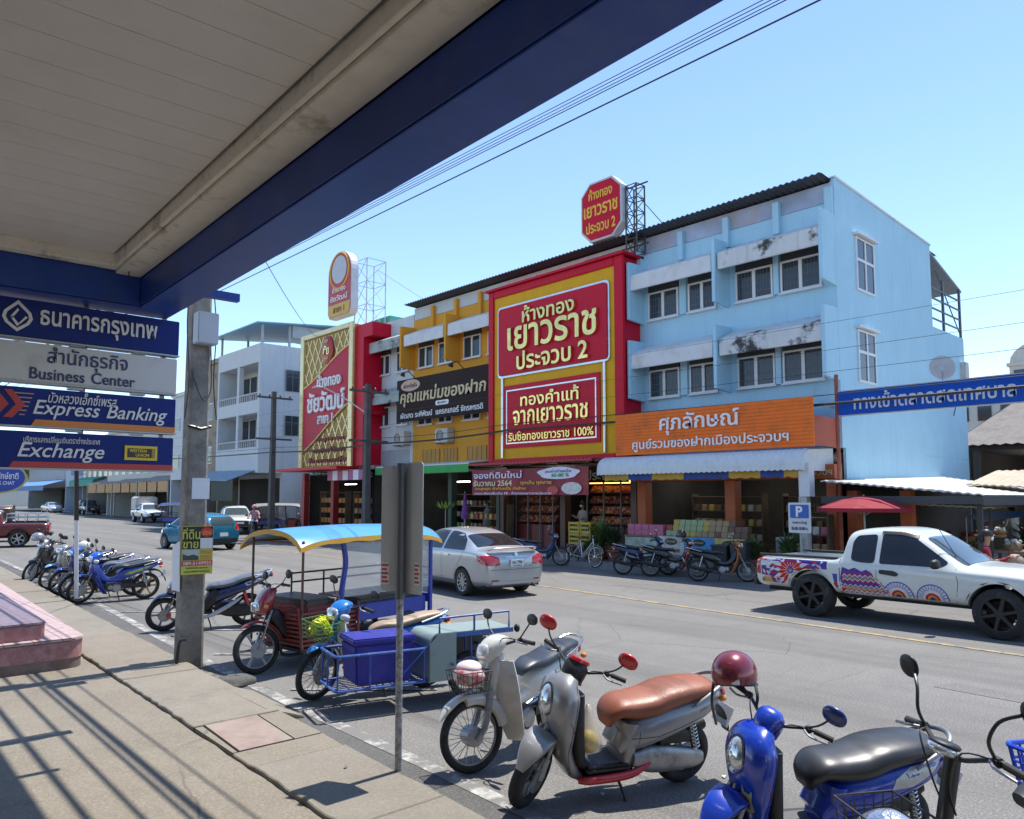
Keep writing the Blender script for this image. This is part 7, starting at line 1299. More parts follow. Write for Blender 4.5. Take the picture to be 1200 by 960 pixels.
def sedan(label, col, glassm, plate_txt=None, group=None):
    t = thing('parked_car' if False else 'sedan_car', label, 'car', group=group); raw = body_mesh(SEDS); wh = [(-1.24, 0.30), (1.31, 0.30)]; b = finish_body(raw, wh, 0.345); bv = b.bvh(); b.build('body', col, t, smooth=40, recalc=False)
    MB().box(-1.95, 1.9, -0.72, 0.72, 0.2, 0.5).build('underbody', UNDER, t, smooth=0)
    for x, z in wh:
        for s_ in (1, -1): car_wheel(t, x, s_ * 0.735, 0.30, 0.19, RIMS, 10)
    for s_ in (1, -1):
        w1 = roundp([(-1.30, 0.985), (-1.10, 1.20), (-0.86, 1.325), (-0.60, 1.365), (-0.42, 1.375), (-0.40, 0.985)], 0.05); w2 = roundp([(-0.32, 0.985), (-0.34, 1.38), (0.05, 1.385), (0.32, 1.345), (0.86, 0.99), (0.70, 0.975)], 0.04)
        for w_ in (w1, w2): b = MB(); b.decal(bv, [w_], ax=1, side=s_, off=0.004); b.build('side_window', glassm, t, smooth=60)
        b = MB(); b.decal(bv, path_strip([(-0.36, 0.96), (-0.37, 0.30)], 0.008) + path_strip([(-1.30, 0.97), (-1.02, 0.62), (-0.93, 0.52), (-0.86, 0.3)], 0.008) + path_strip([(0.78, 0.95), (0.80, 0.6), (0.78, 0.3)], 0.008) + path_strip([(-0.86, 0.3), (0.78, 0.3)], 0.008), ax=1, side=s_, off=0.002, grid=0.08); b.build('door_gap', TRIM, t, smooth=0)
        for hx in (-0.62, 0.40): b = MB(); b.decal(bv, [roundp([(hx - 0.085, 0.845), (hx + 0.085, 0.845), (hx + 0.085, 0.875), (hx - 0.085, 0.875)], 0.012)], ax=1, side=s_, off=0.022, grid=0.03); b.build('door_handle', CHROME, t, smooth=60)
        tl = [(s_ * y, z) for y, z in ((0.42, 0.70), (0.44, 0.86), (0.60, 0.90), (0.80, 0.90), (0.80, 0.72), (0.65, 0.68))]; b = MB(); b.decal(bv, [roundp(tl, 0.03)], ax=0, side=-1, off=0.006, grid=0.04); b.build('tail_light', RLENS, t, smooth=60)
        b = MB(); b.decal(bv, [roundp([(-2.06, 0.72), (-2.03, 0.86), (-1.78, 0.90), (-1.86, 0.78)], 0.03)], ax=1, side=s_, off=0.006, grid=0.04); b.build('tail_light', RLENS, t, smooth=60)
        b = MB(); b.decal(bv, [roundp([(1.62, 0.62), (1.60, 0.74), (1.98, 0.66), (2.04, 0.56)], 0.03)], ax=1, side=s_, off=0.006, grid=0.04); b.build('headlight', LENS, t, smooth=60)
        b = MB(); b.decal(bv, [[(s_ * 0.46, 0.36), (s_ * 0.46, 0.395), (s_ * 0.62, 0.395), (s_ * 0.62, 0.36)]], ax=0, side=-1, off=0.006, grid=0.04); b.build('reflector', RLENS, t, smooth=0); wmirror(t, 0.62, s_ * 0.83, 0.98, col, s_)
    b = MB(); b.decal(bv, [roundp([(-0.98, -0.53), (-0.98, 0.53), (-1.52, 0.60), (-1.52, -0.60)], 0.06)], ax=2, side=1, off=0.004); b.build('rear_window', glassm, t, smooth=60)
    b = MB(); b.decal(bv, [roundp([(0.50, -0.53), (0.50, 0.53), (1.08, 0.60), (1.08, -0.60)], 0.06)], ax=2, side=1, off=0.004); b.build('windscreen', glassm, t, smooth=60)
    b = MB(); b.tube([(-1.96, -0.62, 1.01), (-1.99, -0.5, 1.05), (-2.01, 0, 1.06), (-1.99, 0.5, 1.05), (-1.96, 0.62, 1.01)], 0.022, 8, smooth=24)
    for v in b.bm.verts: v.co.x = -1.97 + (v.co.x + 1.97) * 2.6
    b.build('spoiler', col, t)
    b = MB(); b.decal(bv, path_strip([(-0.66, 0.60), (0.66, 0.60)], 0.008), ax=0, side=-1, off=0.003, grid=0.05); b.build('boot_gap', TRIM, t, smooth=0); b = MB(); b.decal(bv, [[(-0.30, 0.845), (-0.30, 0.875), (0.30, 0.875), (0.30, 0.845)]], ax=0, side=-1, off=0.012, grid=0.05); b.build('chrome_strip', CHROME, t, smooth=0)
    b = MB(); b.box(-2.155, -2.135, -0.17, 0.17, 0.655, 0.805); np_ = b.build('number_plate', PLATE, t, smooth=0, bevel=0.004); text('กข 796', 0.26, TRIM, np_, (-2.158, 0, 0.75), (0, -1, 0), UP, height=0.065, ext=0.003, bold=0.01); text('ประจวบคีรีขันธ์', 0.24, TRIM, np_, (-2.158, 0, 0.685), (0, -1, 0), UP, height=0.028, ext=0.003)
    b = MB(); b.box(-2.14, -2.10, -0.64, 0.64, 0.29, 0.36); b.build('bumper_lip', col, t, bevel=0.015); b = MB(); b.tube([(-2.0, -0.5, 0.23), (-2.16, -0.5, 0.23)], 0.03, 10); b.build('tail_pipe', CHROME, t)
    b = MB(); b.lathe([(0.001, 0), (0.045, 0), (0.045, 0.004)], (-2.105, 0, 0.915), (-1, 0, 0.2), 20); b.build('badge', CHROME, t)
    return t
def face(o, x, y, hx, hy, z=0.0): o.location = (x, y, z); o.rotation_euler = (0, 0, math.atan2(hy, hx)); return o
SILC = paint('silver car paint', (0.42, 0.435, 0.45), metal=0.55, rough=0.3, var=0.03, dirt=(0.38, 0.39, 0.4))
sed = sedan('silver sedan with red tail lights driving away in mid road', SILC, CGLASS)
HD = V((0.13, 1.0, 0)).normalized()           # sedan drives up the street
# rear axle contact 10.57,12.94 (left) and 12.16,12.9 (right)
face(sed, 11.48 + HD.x * 1.24, 13.05 + HD.y * 1.24, HD.x, HD.y)

# white pickup with painted side panels
PKS = [(-2.62, 0.5, 0.84, 0.96, 0.82, 0.86, 0.8), (-2.58, 0.46, 0.9, 1.03, 0.86, 0.9, 0.84), (-2.3, 0.45, 0.95, 1.05, 0.88, 0.91, 0.85), (-1.5, 0.44, 0.96, 1.05, 0.885, 0.915, 0.85), (-0.98, 0.44, 0.965, 1.05, 0.89, 0.915, 0.85), (-0.9, 0.44, 0.97, 1.179, 0.89, 0.915, 0.78), (-0.86, 0.43, 0.975, 1.506, 0.89, 0.915, 0.7), (-0.8, 0.43, 0.975, 1.575, 0.89, 0.915, 0.665), (-0.45, 0.43, 0.975, 1.618, 0.89, 0.915, 0.65), (-0.08, 0.43, 0.97, 1.631, 0.89, 0.915, 0.65), (0.14, 0.43, 0.965, 1.609, 0.89, 0.91, 0.655), (0.34, 0.43, 0.965, 1.549, 0.89, 0.91, 0.66), (0.68, 0.43, 0.96, 1.334, 0.89, 0.905, 0.68), (0.98, 0.43, 0.955, 1.11, 0.89, 0.9, 0.72), (1.14, 0.43, 0.95, 1.067, 0.89, 0.895, 0.74), (1.65, 0.43, 0.935, 1.06, 0.89, 0.89, 0.74), (2.1, 0.44, 0.9, 1.03, 0.88, 0.88, 0.7), (2.45, 0.46, 0.82, 0.96, 0.84, 0.83, 0.62), (2.6, 0.52, 0.72, 0.84, 0.74, 0.72, 0.52), (2.64, 0.58, 0.66, 0.74, 0.64, 0.62, 0.44)]
def pickup(label, col, glassm, rimm, r=0.38, group=None, plain=True):
    t = thing('pickup_truck', label, 'pickup truck', group=group); wh = [(-1.48, r), (1.52, r)]; b = finish_body(body_mesh(PKS), wh, r + 0.075, [(-2.50, -0.99, -0.76, 0.76, 0.62, 1.5)]); bv = b.bvh(); b.build('body', col, t, smooth=40, recalc=False)
    MB().box(-2.4, 2.4, -0.74, 0.74, 0.4, 0.6).build('underbody', UNDER, t, smooth=0); MB().box(-2.49, -1.0, -0.755, 0.755, 0.625, 0.64).build('bed_floor', UNDER, t, smooth=0)
    for x, z in wh:
        for s_ in (1, -1):
            car_wheel(t, x, s_ * 0.78, r, 0.25, rimm, 6)
            b = MB(); arc_ = [(x + (r + 0.075) * math.cos(R(a)), r + (r + 0.075) * math.sin(R(a))) for a in range(8, 173, 12)]; b.decal(bv, path_strip(arc_, 0.06), ax=1, side=s_, off=0.012, grid=0.2); b.build('arch_flare', TRIM, t, smooth=60)
    for s_ in (1, -1):
        w1 = roundp([(-0.74, 1.05), (-0.74, 1.36), (-0.68, 1.47), (-0.33, 1.505), (-0.33, 1.02), (-0.55, 1.02)], 0.07); w2 = roundp([(-0.25, 1.02), (-0.25, 1.51), (0.02, 1.51), (0.28, 1.46), (0.82, 1.09), (0.72, 1.02)], 0.05)
        for w_ in (w1, w2): b = MB(); b.decal(bv, [w_], ax=1, side=s_, off=0.004); b.build('side_window', glassm, t, smooth=60)
        b = MB(); b.decal(bv, path_strip([(-0.27, 1.53), (0.06, 1.525), (0.32, 1.475)], 0.045), ax=1, side=s_, off=0.014); b.build('rain_visor', TRIM, t, smooth=60)
        b = MB(); b.decal(bv, path_strip([(-0.29, 1.0), (-0.30, 0.55), (-0.25, 0.47)], 0.008) + path_strip([(0.93, 1.02), (0.97, 0.8), (0.93, 0.47)], 0.008) + path_strip([(-0.25, 0.47), (0.93, 0.47)], 0.008) + path_strip([(-0.93, 1.06), (-0.93, 0.47)], 0.014), ax=1, side=s_, off=0.002, grid=0.1); b.build('door_gap', TRIM, t, smooth=0)
        b = MB(); b.decal(bv, [roundp([(-0.24, 0.86), (0.04, 0.83), (0.08, 0.875), (0.0, 0.92), (-0.24, 0.925)], 0.03)], ax=1, side=s_, off=0.012, grid=0.04); b.build('door_handle', BLK, t, smooth=60)
        b = MB(); b.decal(bv, [roundp([(2.02, 0.86), (2.06, 0.96), (2.36, 0.91), (2.56, 0.80), (2.40, 0.78)], 0.03)], ax=1, side=s_, off=0.006); b.build('headlight', LENS, t, smooth=60)
        b = MB(); b.decal(bv, [[(-2.60, 0.70), (-2.60, 0.98), (-2.48, 0.98), (-2.48, 0.70)]], ax=1, side=s_, off=0.008); b.build('tail_light', RLENS, t, smooth=60)
        b = MB(); b.decal(bv, [[(s_ * 0.70, 0.70), (s_ * 0.70, 0.98), (s_ * 0.88, 0.98), (s_ * 0.88, 0.70)]], ax=0, side=-1, off=0.008); b.build('tail_light', RLENS, t, smooth=60); wmirror(t, 0.70, s_ * 0.93, 1.08, BLK, s_)
        b = MB(); b.tube([(-2.54, s_ * 0.80, 1.055), (-1.0, s_ * 0.80, 1.06)], 0.025, 8); b.build('bed_rail', TRIM, t)
    b = MB(); b.decal(bv, [roundp([(0.42, -0.58), (0.42, 0.58), (1.06, 0.70), (1.06, -0.70)], 0.06)], ax=2, side=1, off=0.005); b.build('windscreen', CGLASS2, t, smooth=60)
    b = MB(); b.decal(bv, [[(-0.58, 1.12), (0.58, 1.12), (0.55, 1.47), (-0.55, 1.47)]], ax=0, side=-1, off=0.005); b.build('rear_window', glassm, t, smooth=60)
    b = MB(); b.decal(bv, [roundp([(-0.42, 0.60), (-0.48, 0.80), (0.48, 0.80), (0.42, 0.60)], 0.05)], ax=0, side=1, off=0.005); b.build('grille', TRIM, t, smooth=60)
    b = MB(); b.box(-2.72, -2.60, -0.80, 0.80, 0.46, 0.60); b.build('rear_bumper', TRIM, t, bevel=0.03); b = MB(); b.tube([(0.86, -0.6, 1.18), (0.6, -0.62, 1.66)], 0.006, 6); b.build('aerial', TRIM, t)
    b = MB(); b.box(2.6, 2.68, -0.55, 0.55, 0.50, 0.60); b.build('front_bumper', TRIM, t, bevel=0.03); b = MB(); b.box(2.66, 2.69, -0.2, 0.2, 0.62, 0.73); b.build('number_plate', PLATE, t, smooth=0)
    return t, bv
WCAR = paint('white car paint', (0.57, 0.6, 0.57), var=0.03, dirt=(0.58, 0.6, 0.58))
pk, pbv = pickup('white pickup truck with colourful mandala artwork on its side at the right', WCAR, CGLASS, RIMB)
# artwork: right side of the truck
AP = lambda n, c: mat(n, c, 0.4, var=0.12, scale=8, spec=0.3)
ART = [AP('art purple', (0.07, 0.03, 0.27)), AP('art red', (0.5, 0.012, 0.012)), AP('art white', (0.62, 0.6, 0.62)), AP('art blue', (0.05, 0.07, 0.4)), AP('art gold', (0.5, 0.28, 0.05)), AP('art pale blue', (0.35, 0.42, 0.62))]
def art(polys, k, off): b = MB(); b.decal(pbv, polys, ax=1, side=-1, off=off, grid=0.12); return b.build('artwork', ART[k], pk, smooth=60)
mc = (-1.86, 0.80)
art([[(-2.46, 0.56), (-2.46, 1.0), (-1.16, 1.0), (-1.16, 0.86), (-1.5, 0.86), (-1.86, 0.80), (-2.02, 0.55)]], 0, 0.003)
def petal(c, a, r0, r1, w_): d = (math.cos(a), math.sin(a)); q = (-d[1], d[0]); f = lambda u, s_: (c[0] + d[0] * u + q[0] * s_, c[1] + d[1] * u + q[1] * s_); return [f(r0, 0), f(lerp(r0, r1, 0.55), w_), f(r1, 0), f(lerp(r0, r1, 0.55), -w_)]
def inside(pl): return all(-2.52 < x < -1.12 and 0.5 < z < 1.12 and math.hypot(x + 1.48, z - 0.38) > 0.455 for x, z in pl)
art([p for p in [petal(mc, 2 * math.pi * k / 16, 0.05, 0.37, 0.04) for k in range(16)] if inside(p)], 2, 0.005); art([p for p in [petal(mc, 2 * math.pi * (k + 0.5) / 16, 0.04, 0.30, 0.034) for k in range(16)] if inside(p)], 1, 0.0065)
art([p for p in [petal(mc, 2 * math.pi * (k + 0.5) / 16, 0.30, 0.42, 0.034) for k in range(16)] if inside(p)], 1, 0.0065); circ = lambda c, r, n=20: [(c[0] + r * math.cos(2 * math.pi * k / n), c[1] + r * math.sin(2 * math.pi * k / n)) for k in range(n)]
art([circ(mc, 0.06)], 3, 0.008); art([circ(mc, 0.03)], 4, 0.0095)
random.seed(12)
for k in (2, 5, 1): art([p for p in [petal((random.uniform(-2.42, -1.22), random.uniform(0.60, 0.97)), random.uniform(0, 6.28), 0.0, 0.11, 0.022) for _ in range(34)] if inside(p) and abs(p[0][0] - mc[0]) > 0.36], k, 0.0055 + 0.0007 * k)
art([[(-2.40, 0.565), (-2.44, 0.64), (-2.3, 0.66), (-2.22, 0.565)]], 4, 0.008); art([circ((-2.12, 0.62), 0.055)], 5, 0.008); art([circ((-2.12, 0.62), 0.03)], 1, 0.0095)
# zigzag block and shells on the door
art([[(-0.88, 0.50), (-0.92, 0.74), (-0.88, 0.93), (-0.76, 0.89), (-0.66, 0.93), (-0.54, 0.87), (-0.46, 0.91), (-0.36, 0.85), (-0.32, 0.74), (-0.24, 0.64), (-0.1, 0.58), (-0.02, 0.50)]], 0, 0.003)
for row in range(12):
    z = 0.51 + row * 0.034; q = []
    for i in range(22):
        x = -0.88 + i * 0.045; top_ = 0.90 - 0.9 * max(0, x + 0.42)
        if z + 0.03 > top_ or x > -0.1: continue
        a = 0.02 if i % 2 else -0.02; c = -a; q.append([(x, z + a), (x + 0.045, z + c), (x + 0.045, z + c + 0.018), (x, z + a + 0.018)])
    art(q, (2, 1, 4, 2, 3, 1, 2, 4, 2, 1, 3, 2)[row], 0.006)
for c, r_ in (((0.05, 0.50), 0.25), ((0.58, 0.50), 0.25)):
    half = lambda rr: [p for p in circ(c, rr, 40) if p[1] >= c[1] - 0.001]
    for k, rr in ((3, r_), (2, r_ * 0.93), (5, r_ * 0.72), (2, r_ * 0.62), (1, r_ * 0.45), (4, r_ * 0.32), (0, r_ * 0.18)): art([half(rr)], k, 0.004 + 0.0012 * (1 - rr / r_) * 6)
    art(sum([path_strip([(c[0] + r_ * 0.72 * math.cos(a), c[1] + r_ * 0.72 * math.sin(a)), (c[0] + r_ * 0.93 * math.cos(a), c[1] + r_ * 0.93 * math.sin(a))], 0.008) for a in [math.pi * k / 14 for k in range(1, 14)]], []), 3, 0.010)
art([[(-1.03, 0.60), (-1.06, 0.80), (-0.97, 0.80), (-0.98, 0.60)], [(-1.0, 0.52), (-1.03, 0.6), (-0.96, 0.6)]], 3, 0.004); art([[(-1.05, 0.62), (-1.0, 0.7), (-0.98, 0.55)], [(-0.9, 0.50), (-0.92, 0.58), (-0.82, 0.56)]], 1, 0.006)
# rear axle contact 13.59,6.62 and front 13.37,3.67 on the near side
HP = V((-0.045, -1.0, 0)).normalized(); near = V((13.5, 5.14, 0)); side = V((-HP.y, HP.x, 0))   # left of heading
face(pk, near.x + side.x * 0.78 - HP.x * 0.02, near.y + side.y * 0.78 - HP.y * 0.02, HP.x, HP.y)

# teal hatchback
HBS = [(-1.80, 0.40, 0.62, 0.72, 0.62, 0.64, 0.52), (-1.77, 0.30, 0.80, 0.96, 0.72, 0.75, 0.62), (-1.68, 0.24, 0.90, 1.16, 0.78, 0.80, 0.60), (-1.55, 0.21, 0.93, 1.34, 0.80, 0.81, 0.57), (-1.3, 0.20, 0.94, 1.44, 0.81, 0.82, 0.56), (-0.8, 0.19, 0.93, 1.49, 0.82, 0.825, 0.57), (-0.2, 0.19, 0.915, 1.50, 0.82, 0.825, 0.58), (0.25, 0.19, 0.905, 1.46, 0.82, 0.82, 0.58), (0.65, 0.19, 0.895, 1.28, 0.82, 0.815, 0.60), (1.05, 0.19, 0.88, 1.04, 0.815, 0.80, 0.62), (1.4, 0.20, 0.82, 0.93, 0.79, 0.77, 0.58), (1.70, 0.24, 0.68, 0.80, 0.70, 0.66, 0.46), (1.80, 0.34, 0.54, 0.64, 0.56, 0.52, 0.36)]
def hatchback(label, col):
    t = thing('hatchback_car', label, 'car'); wh = [(-1.18, 0.29), (1.18, 0.29)]; b = finish_body(body_mesh(HBS), wh, 0.335); bv = b.bvh(); b.build('body', col, t, smooth=40, recalc=False); MB().box(-1.6, 1.6, -0.7, 0.7, 0.2, 0.45).build('underbody', UNDER, t, smooth=0)
    for x, z in wh:
        for s_ in (1, -1): car_wheel(t, x, s_ * 0.72, 0.29, 0.18, RIMS, 8)
    b = MB(); b.decal(bv, [roundp([(-0.52, 0.99), (-0.50, 1.33), (0.50, 1.33), (0.52, 0.99)], 0.06)], ax=0, side=-1, off=0.005); b.build('rear_window', CGLASS2, t, smooth=60)
    b = MB(); b.decal(bv, [roundp([(0.36, -0.53), (0.36, 0.53), (0.98, 0.60), (0.98, -0.60)], 0.06)], ax=2, side=1, off=0.005); b.build('windscreen', CGLASS, t, smooth=60)
    for s_ in (1, -1):
        for w_ in ([(-1.40, 1.02), (-1.30, 1.32), (-0.55, 1.40), (-0.53, 0.98)], [(-0.46, 0.98), (-0.48, 1.41), (0.1, 1.40), (0.30, 1.34), (0.80, 0.97)]): b = MB(); b.decal(bv, [roundp(w_, 0.05)], ax=1, side=s_, off=0.004); b.build('side_window', CGLASS, t, smooth=60)
        b = MB(); b.decal(bv, [roundp([(s_ * 0.56, 0.78), (s_ * 0.60, 1.12), (s_ * 0.74, 1.12), (s_ * 0.80, 0.80)], 0.03)], ax=0, side=-1, off=0.007, grid=0.04); b.build('tail_light', RLENS, t, smooth=60)
        b = MB(); b.decal(bv, [roundp([(1.30, 0.66), (1.28, 0.80), (1.62, 0.72), (1.70, 0.6)], 0.03)], ax=1, side=s_, off=0.006); b.build('headlight', LENS, t, smooth=60); wmirror(t, 0.62, s_ * 0.81, 0.96, col, s_)
    b = MB(); b.box(-1.86, -1.76, -0.66, 0.66, 0.30, 0.47); b.build('rear_bumper', TRIM, t, bevel=0.04); b = MB(); b.box(-1.842, -1.80, -0.18, 0.18, 0.56, 0.70); b.build('number_plate', PLATE, t, smooth=0)
    return t
hb = hatchback('teal blue hatchback seen from behind beyond the utility pole', paint('teal car paint', (0.03, 0.22, 0.36), metal=0.45, var=0.05))
h2 = V((-0.2, 0.98, 0)).normalized(); face(hb, 12.45 + h2.x * 1.2, 31.3 + h2.y * 1.2, h2.x, h2.y)
# more traffic, all further up the street
def box_cover(t, m, wnd=None, x0=-2.5, x1=-0.75, z1=2.15):
    b = MB(); b.rings([[(x, sy * w_, z) for sy, z in ((1, 1.05), (1, z1 - 0.12), (0.8, z1), (-0.8, z1), (-1, z1 - 0.12), (-1, 1.05))] for x, w_ in ((x0, 0.84), (x0 + 0.05, 0.88), (x1 - 0.1, 0.88), (x1, 0.80))]); return b.build('cargo_cover', m, t, bevel=0.03)
hil, _ = pickup('cream white pickup truck facing the camera beyond the teal hatchback', paint('cream car paint', (0.55, 0.55, 0.52)), CGLASS2, RIMS, 0.36); hh = V((-0.30, -1, 0)).normalized(); face(hil, 18.9, 44.6, hh.x, hh.y)
bxp, _ = pickup('white pickup truck with a tall boxed canopy over its bed parked by awnings', paint('white van paint', (0.6, 0.62, 0.63)), CGLASS2, RIMS, 0.36); box_cover(bxp, mat('pale canopy panel', (0.42, 0.41, 0.39), 0.5)); hh = V((-0.08, -1, 0)).normalized(); face(bxp, 21.6, 68.5, hh.x, hh.y)
suv, _ = pickup('dark grey estate car facing the camera far up the street', paint('graphite car paint', (0.14, 0.14, 0.145), metal=0.5), CGLASS2, RIMS, 0.36); box_cover(suv, MATS['graphite car paint'], z1=1.72); face(suv, 25.6, 103, -0.1, -1)
sd2 = sedan('pale grey car far up the street left of the dark estate car', paint('pale grey car paint', (0.4, 0.42, 0.44), metal=0.3), CGLASS2); face(sd2, 24.4, 116, 0.05, -1)
mpk, mbv = pickup('dark maroon pickup truck with chrome bed rails crossing at the far left', paint('maroon car paint', (0.12, 0.008, 0.014)), CGLASS, RIMS, 0.36)
b = MB()
for s_ in (1, -1):
    b.tube([(-2.5, s_ * 0.78, 1.08), (-2.5, s_ * 0.78, 1.42), (-1.05, s_ * 0.78, 1.42), (-1.05, s_ * 0.78, 1.08)], 0.022, 8); b.tube([(-2.5, s_ * 0.78, 1.26), (-1.05, s_ * 0.78, 1.26)], 0.018, 8)
    for x in (-2.1, -1.7, -1.35): b.tube([(x, s_ * 0.78, 1.08), (x, s_ * 0.78, 1.42)], 0.016, 8)
for z in (1.26, 1.42): b.tube([(-2.5, -0.78, z), (-2.5, 0.78, z)], 0.02, 8)
b.build('cargo_rail', CHROME, mpk); hh = V((-0.97, 0.24, 0)).normalized(); face(mpk, 5.6, 39.4, hh.x, hh.y)
van, _ = pickup('bronze brown estate car behind the maroon pickup at the far left', paint('bronze car paint', (0.16, 0.11, 0.085), metal=0.4), CGLASS2, RIMS, 0.36); box_cover(van, MATS['bronze car paint'], z1=1.74); hh = V((-0.97, 0.24, 0)).normalized(); face(van, 5.2, 44.5, hh.x, hh.y)
# ------------------------------------------------------------------ corner building across the side street
cw = thing('corner_building', 'white three storey corner building with two balustraded balconies and a rooftop shed', 'building', (20.3, 48, 0.14)); BALU = mat('pale balustrade', (0.45, 0.45, 0.44), 0.8, var=0.15)
b = WB(cw); y0, y1 = 44.8, 51.3
b.box(21.9, 34, y0, y1, 0.14, 11.6); b.box(20.3, 21.89, y0, y0 + 0.25, 3.6, 11.6); b.box(20.3, 21.89, y1 - 0.25, y1, 3.6, 11.6)
for q in ((10.45, 11.6), (7.3, 8.1), (3.6, 5.2)): b.box(20.3, 21.89, y0 + 0.252, y1 - 0.252, q[0], q[1])
ym = (y0 + y1) / 2
for q in ((8.102, 10.448), (5.202, 7.298)): b.box(20.32, 20.6, ym - 0.16, ym + 0.16, q[0], q[1])
b.build('wall', WWALL, cw, smooth=0)
b = WB(cw)
for z in (8.1, 5.2):
    for a, c in ((y0 + 0.25, ym - 0.16), (ym + 0.16, y1 - 0.25)):
        b.box(20.33, 20.45, a + 0.002, c - 0.002, z + 0.40, z + 0.5)
        for k in range(9): y = lerp(a + 0.15, c - 0.15, k / 8); b.box(20.36, 20.42, y - 0.05, y + 0.05, z + 0.003, z + 0.398)
b.build('balustrade', BALU, cw, smooth=0)
for z in (8.2, 5.3):
    for y in (46.2, 47.4, 49.2, 50.3): WB(cw).box(21.84, 21.895, y - 0.4, y + 0.4, z, z + 1.9).build('door', WGL, cw, smooth=0)
for z0, z1 in ((8.76, 10.1), (5.97, 7.2)):
    w_ = WB(cw).box(22.0, 23.3, y0 - 0.05, y0 + 0.01, z0, z1).build('window', WGL, cw, smooth=0); b = WB(cw)
    for k in range(4): x = lerp(22.0, 23.3, k / 3); b.box(x - 0.03, x + 0.03, y0 - 0.07, y0 - 0.052, z0, z1)
    b.box(22, 23.3, y0 - 0.072, y0 - 0.053, z1 - 0.45, z1 - 0.4); b.build('frame', IRON, w_, smooth=0)
SHEDB = mat('light blue roof sheet', (0.16, 0.40, 0.58), 0.5); b = WB(cw); b.prism([(19.9, y0 - 0.3, 12.75), (26, y0 - 0.3, 13.35), (26, y0 - 0.3, 13.43), (19.9, y0 - 0.3, 12.83)], (0, 7.2, 0)); b.prism([(26.01, y0 - 0.3, 13.35), (34, y0 - 0.3, 12.9), (34, y0 - 0.3, 12.98), (26.01, y0 - 0.3, 13.43)], (0, 7.2, 0)); b.build('shed_roof', SHEDB, cw, smooth=0)
b = WB(cw)
for x in (20.4, 22.2, 25): 
    for y in (y0 + 0.1, y1 - 0.2): b.box(x, x + 0.12, y, y + 0.12, 11.6, 12.95)
b.box(22.4, 33, y0 + 0.02, y0 + 0.06, 12.2, 13.0); b.build('shed_frame', mat('pale shed frame', (0.4, 0.43, 0.45), 0.6), cw, smooth=0)
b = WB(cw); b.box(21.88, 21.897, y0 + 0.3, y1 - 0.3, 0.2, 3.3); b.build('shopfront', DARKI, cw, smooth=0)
tinroof('tin_awning', 'grey blue tin awning at the foot of the white corner building', ((18.6, 51.8, 3.25), (18.6, 45.2, 3.1), (20.28, 45.2, 3.75), (20.28, 51.8, 3.85)), mat('grey blue tin', (0.28, 0.36, 0.42), 0.6, var=0.2), cat_='awning')
cvs = thing('canvas_blind', 'drab olive canvas blind hanging from the corner awning', 'blind', (18.7, 46.2, 1.9)); MB().box(-0.02, 0.02, -1.6, 1.6, 0, 1.25).build('cloth', mat('olive canvas', (0.07, 0.085, 0.07), 0.85, var=0.2), cvs, smooth=0)
# narrow tan block and the row further up, set back where the street widens
TANW = wallmat('tan stained facade', (0.33, 0.27, 0.19), (0.12, 0.10, 0.08), 0.5, 0.7)
def rowblock(label, xf, y0, y1, h, m, rows, depth=12):
    t = thing('row_building', label, 'building', (xf, y0, 0.1)); b = MB(); b.box(0, depth, 0.01, y1 - y0 - 0.01, 3.4, h); b.box(5, depth, 0.01, y1 - y0 - 0.01, 0, 3.396); b.box(0, 5, 0.01, 0.2, 0, 3.396); b.box(0, 5, y1 - y0 - 0.2, y1 - y0 - 0.01, 0, 3.396); b.build('wall', m, t, smooth=0); n = max(1, int((y1 - y0) / 2.2))
    for r_ in range(rows):
        z = 4.3 + r_ * 3.0
        for k in range(n): y = (y1 - y0) * (k + 0.5) / n; f = MB().box(-0.05, 0.02, y - 0.65, y + 0.65, z, z + 1.2).build('window', WFR, t, smooth=0); MB().box(-0.07, -0.052, y - 0.58, y + 0.58, z + 0.07, z + 1.13).build('pane', WGL, f, smooth=0)
    MB().box(4.9, 4.99, 0.2, y1 - y0 - 0.2, 0, 3.3).build('shopfront', DARKI, t, smooth=0); MB().box(-0.15, depth, -0.0, y1 - y0, h + 0.002, h + 0.3).build('parapet', m, t, smooth=0); return t
rowblock('narrow tan stained building beyond the white corner building', 20.6, 51.5, 55.2, 11.2, TANW, 2)
rowblock('white row building with awnings behind the bank signs', 22.4, 55.4, 66, 10.2, WWALL, 2); rowblock('pale cream row building up the street', 24.6, 66.2, 92, 8.8, CREAMW, 1); rowblock('grey row building with green awning up the street', 26.0, 92.2, 108, 9.0, GREYW, 1); rowblock('blank pale blue walled building far up the street', 27.0, 108.2, 121, 7.6, wallmat('pale blue plain wall', (0.42, 0.5, 0.58)), 0); rowblock('low building with blue awning far up the street', 28.0, 121.2, 150, 6.5, GREYW, 0)
PRN = mat('faded orange printed cloth', (0.45, 0.27, 0.12), 0.8, var=0.45, scale=5, dirt=(0.55, 0.4, 0.25), dscale=3); TINB = mat('brown grey tin', (0.27, 0.24, 0.21), 0.7, var=0.25)
